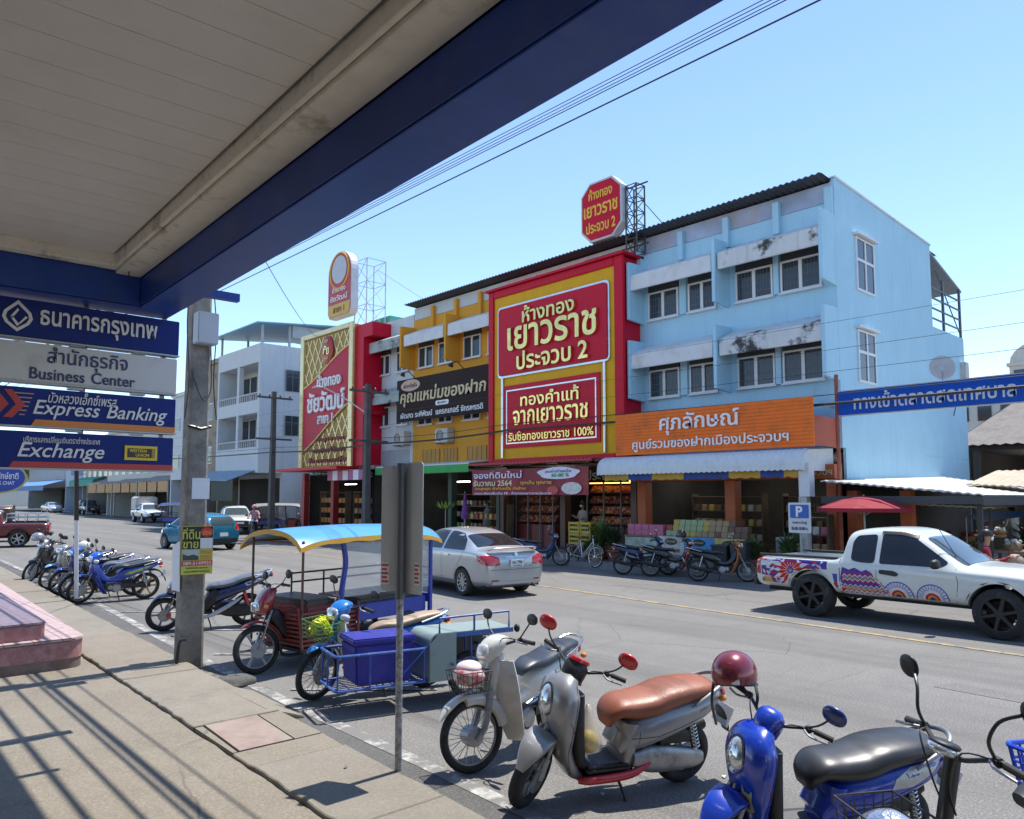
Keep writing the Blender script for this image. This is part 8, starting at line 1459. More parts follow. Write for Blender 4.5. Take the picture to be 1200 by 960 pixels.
for i, (a, c, lb) in enumerate(((68, 76.5, 'nearest'), (77, 86, 'middle'), (86.5, 97, 'farthest'))):
    x0 = 22.9 + (a - 68) * 0.05; t = tinroof('tin_awning', lb + ' of three brown tin awnings with orange printed cloth up the street', ((x0, c, 3.55), (x0, a, 3.55), (x0 + 2.4, a, 4.3), (x0 + 2.4, c, 4.3)), TINB, 0.3, cat_='awning')
    for k in range(3): y = lerp(a + 0.2, c - 0.2, k / 3); WB(t).box(x0 - 0.02, x0 + 0.02, y, y + (c - a) / 3 - 0.5, 2.55, 3.48).build('cloth', PRN, t, smooth=0)
    b = WB(t)
    for y in (a + 0.1, c - 0.1): b.box(x0, x0 + 0.1, y - 0.05, y + 0.05, 0.1, 3.5)
    b.build('post', STEEL, t, smooth=0)
for lb, a, c, z, m_ in (('green fabric awning far up the street', 97.5, 108, 4.6, mat('sea green awning', (0.03, 0.28, 0.22), 0.7)), ('wide blue awning at the far end of the street', 122, 146, 4.2, mat('dusty blue awning', (0.10, 0.22, 0.4), 0.7))):
    t = tinroof('cloth_awning', lb, ((24.5, c, z - 0.5), (24.5, a, z - 0.5), (27.5, a, z + 0.4), (27.5, c, z + 0.4)), m_, 0.4, cat_='awning'); WB(t).box(24.48, 24.52, a, c, z - 1.2, z - 0.53).build('valance', m_, t, smooth=0)
bb_ = thing('billboard', 'small blue printed billboard above the far shops', 'billboard', (26.8, 112, 4.4)); MB().box(-0.1, 0, -5, 5, 0.6, 2.0).build('panel', mat('blue billboard print', (0.04, 0.14, 0.42), 0.5, var=0.6, scale=1.2), bb_, smooth=0)
block('pale apartment block closing the end of the street', 34, 215, 30, 14, 9, PALEC, 3, 4)

# ------------------------------------------------------------------ vegetation
LEAF = mat('mid green leaf', (0.055, 0.11, 0.03), 0.6, var=0.45, scale=1.5); LEAF2 = mat('yellow green leaf', (0.11, 0.16, 0.04), 0.6, var=0.4, scale=2); LEAFD = mat('dark green leaf', (0.03, 0.06, 0.022), 0.6, var=0.4, scale=2); BARK = mat('grey brown bark', (0.12, 0.095, 0.07), 0.9, var=0.3, scale=6); POT = mat('terracotta pot', (0.26, 0.1, 0.06), 0.8, var=0.2)
def tree(label, x, y, h, cr, m, seed, n=1500, ls=0.28, name='street_tree', group=None):
    rnd = random.Random(seed); t = thing(name, label, 'tree', (x, y, 0.1), 0, group); b = MB(); b.tube([(0, 0, 0), (0.08, 0.05, h * 0.3), (0.0, 0.1, h * 0.55)], [0.2 * h / 8, 0.14 * h / 8, 0.07 * h / 8], 8, smooth=8); cl = []
    for k in range(9):
        a = rnd.uniform(0, 6.28); e = V((math.cos(a) * cr * rnd.uniform(0.3, 0.75), math.sin(a) * cr * rnd.uniform(0.3, 0.75), h * rnd.uniform(0.5, 0.92))); b.tube([(0.03, 0.05, h * rnd.uniform(0.25, 0.45)), tuple(e * 0.6 + V((0, 0, h * 0.2))), tuple(e)], [0.07 * h / 8, 0.04 * h / 8, 0.015], 5, smooth=6); cl.append((e, cr * rnd.uniform(0.3, 0.5)))
    b.build('trunk', BARK, t); b = MB()
    for k in range(n):
        c, r_ = rnd.choice(cl); d = V((rnd.gauss(0, 1), rnd.gauss(0, 1), rnd.gauss(0, 0.75))).normalized() * r_ * rnd.uniform(0.35, 1.05); p = c + d; u = V((rnd.gauss(0, 1), rnd.gauss(0, 1), rnd.gauss(0, 0.6))).normalized(); w_ = u.cross(V((rnd.gauss(0, 1), rnd.gauss(0, 1), rnd.gauss(0, 1)))).normalized(); s_ = ls * rnd.uniform(0.6, 1.3)
        b.poly([p - u * s_ * 0.5, p + w_ * s_ * 0.28, p + u * s_ * 0.5, p - w_ * s_ * 0.28])
    b.build('crown', m, t, smooth=0, recalc=False); return t
for i, (x, y, h, cr, m_) in enumerate(((17.5, 150, 10, 4, LEAF), (21.5, 165, 12, 5, LEAFD), (27, 175, 11, 5, LEAF), (31, 160, 9, 4, LEAF2), (38, 190, 13, 6, LEAFD), (16, 185, 13, 5, LEAF))): tree(('mid green', 'dark green', 'bushy green', 'yellow green', 'tall dark', 'tall pale')[i] + ' tree at the far end of the street', x, y, h, cr, m_, 30 + i, 700, 0.8, group='trees at the end of the street')
tree('dark bushy tree by the low wall on the side street corner', 24.2, 45.2 - 1.6, 4.0, 1.4, LEAFD, 50, 1300, 0.22)
def plant(label, x, y, h, n, m, seed, spread=1.0, wd=0.035, group='potted plants along the shopfronts', pot=0.22, z=FZ):
    rnd = random.Random(seed); t = thing('potted_plant', label, 'plant', (x, y, z), 0, group); b = MB(); b.lathe([(pot * 0.7, 0), (pot, pot * 1.35), (pot * 1.08, pot * 1.4), (pot * 1.08, pot * 1.6), (pot * 0.9, pot * 1.6), (pot * 0.85, pot * 1.35), (0.001, pot * 1.35)], n=16, cap=False); b.build('pot', POT, t); b = MB(); z0 = pot * 1.35
    for k in range(n):
        a = rnd.uniform(0, 6.28); ln = h * rnd.uniform(0.55, 1.1); out = rnd.uniform(0.15, 0.75) * spread; d = V((math.cos(a), math.sin(a), 0)); q = V((-d.y, d.x, 0)); w_ = wd * rnd.uniform(0.7, 1.3); zb = z0 + rnd.uniform(0, h * 0.45); prev = None
        for i in range(6):
            u = i / 5; p = d * (0.02 + out * ln * u) + V((0, 0, zb + ln * 0.62 * (u - 0.85 * out * u * u * 1.1))); ww = w_ * (0.5 + u * 1.6 if u < 0.3 else (1 - u) * 1.4) + 0.002; cur = (b.v(p + q * ww), b.v(p + V((0, 0, -ww * 0.4))), b.v(p - q * ww))
            if prev: b.f([prev[0], prev[1], cur[1], cur[0]]); b.f([prev[1], prev[2], cur[2], cur[1]])
            prev = cur
    b.build('foliage', m, t, smooth=0, recalc=False); return t
plant('large spiky palm like potted plant beside the parked bicycle', 18.9, 16.3, 1.25, 150, LEAF2, 1, 1.0, 0.03); plant('dense dark green shrub in a pot beside the spiky palm', 18.75, 15.65, 0.95, 170, LEAFD, 2, 0.8, 0.05); plant('small green potted plant in front of the spiky palm', 18.45, 16.45, 0.55, 70, LEAF, 3, 0.9, 0.03, pot=0.17); plant('low potted plant in terracotta by the kerb under the dark shrub', 18.4, 16.0, 0.42, 50, LEAF, 4, 0.9, 0.03, pot=0.18)
plant('leafy potted shrub beside the parking sign', 18.6, 9.75, 0.95, 120, LEAF, 5, 0.8, 0.045); plant('spiky potted plant between the rubbish bin and the parking sign', 18.7, 10.75, 0.8, 90, LEAF2, 6, 1.0, 0.03); plant('tall leafy plant at the market stalls near the red shirted shopper', 25.0, 6.0, 1.3, 160, LEAF, 7, 0.8, 0.06); plant('dark leafy plant at the market stalls on the right edge', 25.2, 4.9, 1.2, 150, LEAFD, 8, 0.8, 0.06)

# ------------------------------------------------------------------ shop goods
def gm(n, c, v=0.35): return mat(n, c, 0.6, var=v, scale=14)
GB = {}
for n, c in (('tan', (0.34, 0.24, 0.13)), ('pale green', (0.30, 0.38, 0.2)), ('yellow', (0.46, 0.34, 0.08)), ('brown', (0.16, 0.09, 0.06)), ('red', (0.36, 0.05, 0.04)), ('white', (0.46, 0.45, 0.43)), ('pink', (0.45, 0.13, 0.2)), ('orange', (0.5, 0.2, 0.04))): GB[n] = gm(n + ' printed carton', c)
PROTO = {}
def sbox(col, size, place_, x, y, z, grp, what='snack box', rz=0.0):
    """one carton on a shelf or counter; cartons nothing tells apart share a label"""
    key = (col, size, place_)
    if key not in PROTO:
        o = MB().cbox((0, 0, size[2] / 2), size).build(what.replace(' ', '_'), GB[col], smooth=0, bevel=0.006, bseg=1); tag(o, '%s printed %s %s' % (col, what, place_), 'box', grp); o.location = (x, y, z); o.rotation_euler = (0, 0, rz); PROTO[key] = o; return o
    o = PROTO[key].copy(); COL.objects.link(o); o.location = (x, y, z); o.rotation_euler = (0, 0, rz); return o
rnd = random.Random(5)
ct = thing('display_counter', 'shop counter faced with white, blue and yellow snack posters in front of the orange columns', 'counter', (19.1, 12.5, FZ))
MB().box(-0.35, 0.35, -1.45, 1.42, 0.0, 0.86).build('body', mat('counter board', (0.2, 0.17, 0.14), 0.7), ct, smooth=0)
for k, (a, c, m_) in enumerate(((-1.43, -0.5, mat('yellow snack poster', (0.5, 0.4, 0.12), 0.5, var=0.4, scale=4)), (-0.48, 0.5, mat('blue snack poster', (0.05, 0.25, 0.5), 0.5, var=0.45, scale=4)), (0.52, 1.4, mat('white snack poster', (0.5, 0.47, 0.42), 0.5, var=0.45, scale=4)))):
    p_ = MB().box(-0.365, -0.352, a, c, 0.32, 0.85).build('poster', m_, ct, smooth=0); ym = (a + c) / 2; b = MB(); b.prism([(-0.367, ym + 0.22 * math.cos(q), 0.70 + 0.10 * math.sin(q)) for q in [2 * math.pi * j / 20 for j in range(20)]], (-0.004, 0, 0)); bd_ = b.build('badge', BLACKM, p_, smooth=0); text('ศุภลักษณ์', 0.3, CGOLD, bd_, (-0.372, ym, 0.70), LF, UP, height=0.08)
    text(('กรอบ อร่อย', 'ของฝาก', 'ขนมไทย')[k], 0.6, (RTX, WHITE, RTX)[k], p_, (-0.366, ym, 0.47), LF, UP, height=0.13, bold=0.02)
for r_ in range(3):
    for k in range(13):
        y = 11.15 + k * 0.205; col = ('brown', 'brown', 'brown', 'tan', 'tan', 'tan', 'yellow', 'pale green', 'pale green', 'pale green', 'pale green', 'yellow', 'red')[k] if r_ else ('brown', 'brown', 'tan', 'tan', 'brown', 'tan', 'tan', 'tan', 'yellow', 'yellow', 'tan', 'pale green', 'pale green')[k]
        if r_ == 2 and k in (0, 1, 12): continue
        sbox(col, (0.2, 0.19, 0.155), 'stacked on the shop counter between the orange columns', 18.95 + 0.05 * r_, y, FZ + 0.862 + r_ * 0.157, 'snack boxes on the counter', rz=rnd.uniform(-0.05, 0.05))
pb_ = thing('goods_table', 'low table of pink cartons left of the first orange column', 'table', (19.1, 14.5, FZ)); MB().box(-0.3, 0.3, -0.75, 0.75, 0.8, 0.84).build('tabletop', mat('table board', (0.2, 0.14, 0.09), 0.7), pb_, smooth=0)
for sx in (-0.26, 0.26):
    for sy in (-0.7, 0.7): MB().box(sx - 0.03, sx + 0.03, sy - 0.03, sy + 0.03, 0, 0.798).build('leg', STEEL, pb_, smooth=0)
MB().box(-0.31, -0.302, -0.7, 0.7, 0.15, 0.78).build('poster', mat('green white poster', (0.3, 0.38, 0.3), 0.5, var=0.5, scale=4), pb_, smooth=0)
for r_ in range(2):
    for k in range(5): sbox('pink', (0.3, 0.26, 0.16), 'stacked on the low table left of the orange column', 19.05, 13.98 + k * 0.27, FZ + 0.842 + r_ * 0.162, 'pink cartons on the table', rz=rnd.uniform(-0.05, 0.05))
def rack(label, x, y, w_, h, rows, cols, grp, place_, dx=0.35, ncol=9, face=-1, size=(0.2, 0.17, 0.2)):
    t = thing('goods_rack', label, 'shelf', (x, y, FZ + 0.1)); b = MB()
    for r_ in range(rows + 1): z = h * r_ / rows; b.box(-dx / 2, dx / 2, -w_ / 2, w_ / 2, z, z + 0.02)
    b.build('shelf', mat('shelf board', (0.16, 0.11, 0.075), 0.7), t, smooth=0)
    for yy in (-w_ / 2, w_ / 2): MB().box(-dx / 2, dx / 2, yy - 0.02, yy + 0.02, -0.0, h + 0.1).build('side_panel', mat('rack side', (0.12, 0.085, 0.06), 0.7), t, smooth=0)
    for r_ in range(rows):
        for k in range(ncol): sbox(rnd.choice(cols), size, place_, x - 0.03, y - w_ / 2 + (k + 0.5) * w_ / ncol, FZ + 0.1 + h * r_ / rows + 0.022, grp)
    return t
rack('wide dim shelf of boxes at the back of the left orange bay', 22.6, 13.9, 2.6, 1.9, 4, ('tan', 'white', 'brown', 'yellow'), 'boxes on the rear shelves', 'on the rear shelf of the orange shop left bay', ncol=9); rack('dim shelf of boxes at the back of the right orange bay', 22.6, 10.6, 2.6, 1.9, 4, ('tan', 'white', 'red', 'pink'), 'boxes on the rear shelves', 'on the rear shelf of the orange shop right bay', ncol=8)
rack('white wire rack of packets beside the end orange column', 19.6, 9.55, 0.9, 1.35, 3, ('white', 'pink', 'tan'), 'packets on the wire rack', 'on the wire rack by the parking sign', ncol=4)
rack('front shelf of snack boxes in the shop under the green awning', 20.2, 23.3, 2.6, 1.5, 3, ('orange', 'tan', 'yellow', 'red'), 'boxes under the green awning', 'on the front shelf under the green awning', ncol=9); rack('rear shelf of snack boxes in the shop under the green awning', 22.5, 27.0, 2.8, 2.0, 4, ('tan', 'brown', 'white', 'pale green'), 'boxes under the green awning', 'on the rear shelf under the green awning', ncol=9)
rack('shelf of orange boxes in the red columned corner shop', 20.9, 36.5, 2.6, 2.1, 4, ('orange', 'tan', 'orange'), 'boxes in the corner shop', 'on the left shelf of the red columned corner shop', ncol=7, size=(0.22, 0.28, 0.24)); rack('second shelf of orange boxes in the red columned corner shop', 20.9, 33.4, 2.0, 2.1, 4, ('orange', 'brown', 'tan'), 'boxes in the corner shop', 'on the right shelf of the red columned corner shop', ncol=5, size=(0.22, 0.28, 0.24))
for k in range(6): sbox('white', (0.3, 0.3, 0.26), 'stacked on the floor by the inner orange column', 19.9, 10.25 + 0.32 * (k % 2), FZ + 0.11 + 0.262 * (k // 2), 'white cartons on the floor', 'carton')
for k in range(8): sbox('red', (0.35, 0.34, 0.28), 'piled under the red market parasol', 21.2, 6.6 + 0.36 * (k % 4), FZ + 0.005 + 0.282 * (k // 4), 'red cartons by the parasol', 'carton')
# jewellery displays behind glass
VELV = mat('red velvet display', (0.2, 0.02, 0.02), 0.8, var=0.6, scale=9, dirt=(0.4, 0.3, 0.22), dscale=12, dlo=0.52, dhi=0.6); GPC = mat('gold jewellery', (0.85, 0.5, 0.1), 0.3, metal=0.9); WARM = mat('warm display light', (1.0, 0.55, 0.12), 0.5, emit=1.6, var=0.1)
def display(label, y0, y1):
    t = thing('jewellery_display', label, 'display case', (20.6, (y0 + y1) / 2, FZ + 0.1)); w_ = (y1 - y0) / 2; MB().box(0.0, 0.3, -w_, w_, 0, 0.85).build('cabinet', mat('dark red cabinet', (0.14, 0.015, 0.015), 0.4), t, smooth=0)
    for k in range(4): b = MB(); z = 0.95 + k * 0.36; b.prism([(0.0, -w_, z), (0.25, -w_, z + 0.26), (0.27, -w_, z + 0.26), (0.02, -w_, z)], (0, 2 * w_, 0)); b.build('tray', VELV, t, smooth=0)
    b = MB(); r_ = random.Random(int(y0 * 10))
    for k in range(90): z = 0.95 + (k % 4) * 0.36 + r_.uniform(0.04, 0.2); u = (z - 0.95) % 0.36; b.torus((u * 0.95 - 0.012, r_.uniform(-w_ + 0.1, w_ - 0.1), z), (1, 0, -0.5), 0.03, 0.008, 8, 4)
    g_ = b.build('jewellery', GPC, t, smooth=0); g_['kind'] = 'stuff'
    MB().box(0.0, 0.02, -w_ + 0.05, w_ - 0.05, 2.36, 2.52).build('light_strip', WARM, t, smooth=0); b = MB()
    for k in range(4): y = lerp(-w_, w_, k / 3); b.box(-0.1, -0.06, y - 0.025, y + 0.025, 0.0, 2.6)
    b.build('glazing_bar', IRON, t, smooth=0)
display('red velvet jewellery display lit amber, right of the shop door', 16.0, 18.3); display('red velvet jewellery display lit amber, left of the shop door', 20.0, 22.0)
cr = thing('drink_crate', 'yellow plastic crate of green bottles standing by the jewellery shop', 'crate', (19.0, 17.35, FZ + 0.45), 0, 'yellow crates'); CRY = mat('yellow crate plastic', (0.5, 0.34, 0.03), 0.5); b = MB()
for z in (0, 0.14, 0.28): b.box(-0.2, 0.2, -0.22, -0.2, z, z + 0.07); b.box(-0.2, 0.2, 0.2, 0.22, z, z + 0.07); b.box(-0.22, -0.2, -0.22, 0.22, z, z + 0.07); b.box(0.2, 0.22, -0.22, 0.22, z, z + 0.07)
for sx in (-1, 1):
    for sy in (-1, 1): b.box(sx * 0.21 - 0.02, sx * 0.21 + 0.02, sy * 0.21 - 0.02, sy * 0.21 + 0.02, 0, 0.36)
b.box(-0.2, 0.2, -0.2, 0.2, 0, 0.02); b.build('crate', CRY, cr, smooth=0); b = MB()
for i in range(4):
    for j in range(4): b.lathe([(0.035, 0.02), (0.035, 0.2), (0.014, 0.27), (0.014, 0.32)], (-0.15 + i * 0.1, -0.15 + j * 0.1, 0), n=8)
gb_ = b.build('bottles', mat('green bottle glass', (0.03, 0.12, 0.04), 0.1), cr); gb_['kind'] = 'stuff'
for k, (dy, dz, lb) in enumerate(((-0.5, 0, 'right hand lower yellow drink crate by the jewellery shop'), (0, 0.37, 'upper left yellow drink crate by the jewellery shop'), (-0.5, 0.37, 'upper right yellow drink crate by the jewellery shop'))): dup(cr, (19.0, 17.35 + dy, FZ + 0.45 + dz), label=lb)
cst = thing('crate_stand', 'low brown stand under the yellow drink crates', 'stand', (19.0, 17.1, FZ)); MB().box(-0.25, 0.25, -0.55, 0.55, 0.38, 0.448).build('top', MATS['table board'], cst, smooth=0)
for sy in (-0.5, 0.5): MB().box(-0.22, 0.22, sy - 0.03, sy + 0.03, 0, 0.379).build('leg', MATS['table board'], cst, smooth=0)
def bin_(label, x, y, m, z1=0.82):
    t = thing('rubbish_bin', label, 'bin', (x, y, FZ), 0, 'bins beside the counter'); b = MB(); b.rings([[(sx * a, sy * a, z) for sx, sy in ((1, 1), (-1, 1), (-1, -1), (1, -1))] for z, a in ((0, 0.2), (z1 - 0.06, 0.25))]); b.build('body', m, t, smooth=0, bevel=0.02); MB().box(-0.27, 0.27, -0.27, 0.27, z1 - 0.058, z1).build('lid', m, t, bevel=0.02)
BIN = mat('dark grey bin plastic', (0.05, 0.055, 0.055), 0.5, var=0.15); bin_('dark grey rubbish bin right of the poster counter', 18.5, 11.0, BIN); bin_('second dark bin, left of the first, half hidden by the orange motorcycle', 18.55, 11.6, BIN, 0.7)
fl = thing('flower_stand', 'green and yellow lotus shaped paper decoration on a stand under the green awning', 'decoration', (19.3, 24.9, FZ)); MB().tube([(0, 0, 0), (0, 0, 1.6)], 0.02, 6).build('stand', STEEL, fl); b = MB()
for k in range(14): a = 2 * math.pi * k / 14; d = V((math.cos(a), math.sin(a), 0)); q = V((-d.y, d.x, 0)); b.poly([V((0, 0, 1.5)), d * 0.25 + q * 0.09 + V((0, 0, 1.55)), d * 0.42 + V((0, 0, 1.85 if k % 2 else 1.7)), d * 0.25 - q * 0.09 + V((0, 0, 1.55))])
b.build('petals', mat('green yellow paper', (0.25, 0.36, 0.06), 0.6, var=0.5, scale=5), fl, smooth=0, recalc=False)
fu = thing('folded_parasol', 'folded purple and red striped parasol hanging near the crimson banner', 'parasol', (18.6, 22.8, FZ)); MB().tube([(0, 0, 0), (0, 0, 2.2)], 0.018, 6).build('pole', STEEL, fu); b = MB(); b.lathe([(0.02, 2.15), (0.05, 1.95), (0.10, 1.6), (0.15, 1.3), (0.13, 1.15), (0.02, 1.2)], n=12); b.build('canopy', mat('purple striped cloth', (0.14, 0.04, 0.2), 0.8, var=0.7, scale=6, stretch=(1, 1, 3)), fu, smooth=0)
# market stalls: tables with crates of produce
def stall(label, x, y, w_, cols, seed):
    t = thing('market_stall', label, 'stall', (x, y, FZ)); r_ = random.Random(seed); MB().box(-0.45, 0.45, -w_ / 2, w_ / 2, 0.68, 0.74).build('tabletop', MATS['table board'], t, smooth=0)
    for sx in (-0.4, 0.4):
        for sy in (-w_ / 2 + 0.06, w_ / 2 - 0.06): MB().box(sx - 0.03, sx + 0.03, sy - 0.03, sy + 0.03, 0, 0.679).build('leg', MATS['dark market post'], t, smooth=0)
    n = int(w_ / 0.5)
    for k in range(n):
        yy = y - w_ / 2 + (k + 0.5) * w_ / n; c = cols[k % len(cols)]; o = thing('produce_basket', '%s produce heaped in a basket on the %s' % (c[0], label.split(' with')[0]), 'basket', (x - 0.1, yy, FZ + 0.742), 0, 'produce baskets in the market'); bb = MB(); bb.lathe([(0.16, 0), (0.22, 0.14), (0.21, 0.14), (0.15, 0.02)], n=14, cap=False); bb.build('basket', GB['tan'], o); bb = MB()
        for q in range(14): bb.ell((r_.uniform(-0.13, 0.13), r_.uniform(-0.13, 0.13), 0.14 + r_.uniform(0, 0.09)), r_.uniform(0.045, 0.07), 8, 5)
        h_ = bb.build('produce', c[1], o); h_['kind'] = 'stuff'
PC = [('green', mat('green produce', (0.08, 0.2, 0.05), 0.5)), ('orange', mat('orange produce', (0.5, 0.2, 0.03), 0.5)), ('red', mat('red produce', (0.4, 0.04, 0.03), 0.5)), ('purple', mat('purple produce', (0.12, 0.03, 0.1), 0.5)), ('white', mat('white produce', (0.5, 0.5, 0.45), 0.5))]
stall('front market stall with heaped produce under the lean-to', 21.3, 4.4, 2.6, PC, 1); stall('middle market stall with heaped produce behind the pickup cab', 24.6, 8.0, 1.8, PC[2:] + PC[:2], 2); stall('far market stall with heaped produce by the blue tarpaulin', 26.0, 5.0, 3.0, PC[1:], 3); stall('rear market stall with heaped produce in the dark hall', 29.0, 6.5, 4.0, PC[3:] + PC, 4)
# air conditioners, street poles, lamps
def aircon(label, x, y, z):
    t = thing('air_conditioner', label, 'air conditioner', (x, y, z), 0, 'air conditioner units on the terrace'); MB().box(-0.36, 0, -0.45, 0.45, 0, 0.6).build('case', mat('beige unit case', (0.5, 0.49, 0.45), 0.5), t, smooth=0, bevel=0.02); b = MB(); b.torus((-0.365, 0.1, 0.3), (1, 0, 0), 0.22, 0.015, 24, 5)
    for k in range(5): b.torus((-0.364, 0.1, 0.3), (1, 0, 0), 0.04 + 0.036 * k, 0.005, 20, 4)
    b.build('fan_grille', IRON, t); b = MB(); b.box(-0.4, 0.0, -0.4, -0.36, -0.05, -0.003); b.box(-0.4, 0.0, 0.36, 0.4, -0.05, -0.003); b.build('bracket', STEEL, t, smooth=0)
aircon('beige air conditioner unit on the amber facade below the brown sign', XF - 0.02, 26.05, 4.45); aircon('beige air conditioner unit on the grey white facade', XF - 0.02, 29.25, 4.5); aircon('small beige air conditioner on the rear of the sky blue block', 30.3, 9.3, 6.3)
DPOLE = mat('dark concrete pole', (0.11, 0.105, 0.1), 0.9, var=0.3, scale=3)
def fpole(label, x, y, h, arm=True):
    t = thing('power_pole', label, 'utility pole', (x, y, FZ)); b = MB(); b.rings([[(sx * w_, sy * w_, z) for sx, sy in ((1, 1), (-1, 1), (-1, -1), (1, -1))] for z, w_ in ((0, 0.15), (h, 0.10))]); b.build('shaft', DPOLE, t, smooth=0); b = MB()
    for z in (h - 0.4, h - 2.6): b.box(-1.0, 1.0, -0.16, -0.105, z, z + 0.1)
    b.build('crossarm', DPOLE, t, smooth=0); b = MB()
    for x_ in (-0.85, -0.3, 0.3, 0.85): b.lathe([(0.03, 0), (0.06, 0.04), (0.03, 0.08), (0.05, 0.12), (0.02, 0.15)], (x_, -0.13, h - 0.3), n=8)
    b.build('insulators', mat('brown insulator', (0.1, 0.05, 0.03), 0.3), t); return t
p1_ = fpole('dark utility pole with crossarms before the white corner building', 18.3, 38.6, 7.6); p2 = fpole('dark utility pole with a street lamp arm before the grey white shophouse', 18.3, 29.3, 7.0)
b = MB(); b.tube([(0, 0.1, 5.7), (-0.6, 1.2, 6.5), (-1.0, 2.2, 7.0)], 0.03, 6); b.build('lamp_arm', STEEL, p2); b = MB(); b.sweep([(0, 0), (0.3, 0.03), (0.6, 0)], [0.06, 0.1, 0.04], [0.03, 0.06, 0.02], n=12, N=10); b.build('lamp_head', mat('pale lamp head', (0.5, 0.52, 0.54), 0.4), p2, loc=(-1.0, 2.2, 7.0), rot=(0, 0, R(115)))
def wire(label, pts, r, m=BLACKM, sag=0.25, grp='overhead wires'):
    b = MB(); q = []
    for a, c in zip(pts, pts[1:]):
        for i in range(16):
            u = i / 16; p = V(a).lerp(V(c), u); p.z -= sag * 4 * u * (1 - u); q.append(p)
    q.append(V(pts[-1])); c0 = q[0].copy(); b.M = Mx.Translation(-c0); b.tube(q, r, 5); o = b.build('overhead_wire', m, loc=c0); tag(o, label, 'wire', grp); return o
for k, (dx, z, r_, lb) in enumerate(((0, 4.5, 0.05, 'thick sagging black cable bundle crossing in front of the shop signs'), (0.1, 4.75, 0.016, 'thin black wire just above the thick cable bundle'), (-0.15, 5.3, 0.008, 'thin wire running along the terrace at first floor height'), (0.05, 5.9, 0.008, 'thin wire running along the terrace below the brown sign'), (0.0, 6.6, 0.007, 'upper thin wire on the inner crossarm end'))): wire(lb, [(18.3 + dx, 70, z + 0.6), (18.3 + dx, 38.5, z), (18.6 + dx, 29.3, z), (19.1 + dx, 21, z + 0.1), (19.2 + dx, -8, z + 0.1)], r_ * 0.75, sag=0.1)
wire('thin wire dropping across the sky from the canopy to the gold sign roof', [(3.9, 12, 8.6), (20.5, 38, 10.8)], 0.012, sag=0.5)
for k, (x, z, r_, lb) in enumerate(((7.2, 7.15, 0.010, 'single dark wire sweeping across the open sky right of the canopy'), (6.95, 7.15, 0.006, 'thin wire close along the canopy edge, lowest of its bundle'), (6.9, 7.15, 0.005, 'second thin wire close along the canopy edge'), (6.84, 7.15, 0.005, 'third thin wire close along the canopy edge'), (6.78, 7.15, 0.005, 'highest thin wire close along the canopy edge'))): wire(lb, [(x - 0.1, 60, z), (x + 0.15, -26, z)], r_, sag=0.02)
for k, (x, z, r_) in enumerate(((3.15, 5.6, 0.05), (3.45, 5.8, 0.03), (3.0, 6.0, 0.035), (3.62, 5.5, 0.022), (2.75, 5.9, 0.05), (2.45, 6.3, 0.03), (3.85, 5.5, 0.02), (4.0, 5.7, 0.035), (4.2, 5.6, 0.012))): wire('telephone cable bundle strung behind the bank canopy above the footpath', [(x + 0.3, 46, z + 0.3), (x, 9.9, z), (x - 0.9, -26, z)], r_, sag=0.25, grp='telephone cables above the footpath')
# ------------------------------------------------------------------ bikes on the far side, bicycle
DBL = paint('dark blue bike paint', (0.015, 0.025, 0.10)); ORP = paint('orange bike paint', (0.5, 0.13, 0.01))
fb1, _ = underbone('dark blue motorcycle parked at the far kerb before the jewellery shop', DBL, BLKSEAT, group='motorcycles at the far kerb', mirm=CHROME); fb2, _ = underbone('dark navy motorcycle with chrome mirrors at the far kerb, left of the black one', DBL, BLKSEAT, group='motorcycles at the far kerb', mirm=CHROME, steer=8); fb3, _ = underbone('black motorcycle with red side panel at the far kerb', BLK2, BLKSEAT, group='motorcycles at the far kerb', legm=RDP, mirm=CHROME); fb4, _ = underbone('black motorcycle with orange leg shield at the far kerb by the bins', BLK2, BLKSEAT, group='motorcycles at the far kerb', legm=ORP, headcol=ORP, mirm=CHROME)
place(fb1, 17.55, 16.75, 16.65, 17.6); place(fb2, 17.6, 12.75, 16.75, 13.65); place(fb3, 17.65, 11.85, 16.95, 12.85); place(fb4, 17.65, 10.35, 16.85, 11.3)
helmet('dark helmet on the handlebar of the black motorcycle at the far kerb', BLK2, (17.45, 12.2, 1.12), (0, 0, 1), strap=False); helmet('white helmet on a motorcycle in the left row', WHT, (4.75, 19.35, 1.02), (0, 0, 2.8), strap=False); helmet('silver round helmet on the farthest left row motorcycle', SILVP, (4.4, 22.2, 1.12), (0, 0, 2.8), strap=False)
bc = thing('bicycle', 'pale silver city bicycle parked at the far kerb beside the spiky palm', 'bicycle'); PB = paint('pale silver bike paint', (0.5, 0.53, 0.55), metal=0.3)
for x in (0.52, -0.52): wheel(bc, x, 0.33, None, 'wire', CHROME, 0.02, disc=False)
tubes('frame', [[(0.52, 0, 0.33), (0.36, 0, 0.88)], [(0.38, 0, 0.78), (-0.05, 0, 0.33)], [(0.40, 0, 0.66), (-0.02, 0, 0.28)], [(-0.05, 0, 0.28), (-0.2, 0, 0.80)], [(-0.05, 0, 0.28), (-0.52, 0, 0.33)], [(-0.17, 0, 0.68), (-0.52, 0, 0.33)]], 0.018, PB, bc); tubes('handlebar', [[(0.22, -0.28, 1.0), (0.34, -0.16, 1.02), (0.35, 0, 0.94), (0.34, 0.16, 1.02), (0.22, 0.28, 1.0)]], 0.012, CHROME, bc, 18)
b = MB(); b.sweep([(-0.05, 0.86), (-0.2, 0.88), (-0.32, 0.89)], [0.03, 0.08, 0.10], [0.02, 0.03, 0.03], n=14, N=10); b.build('saddle', mat('brown saddle', (0.16, 0.05, 0.03), 0.5), bc)
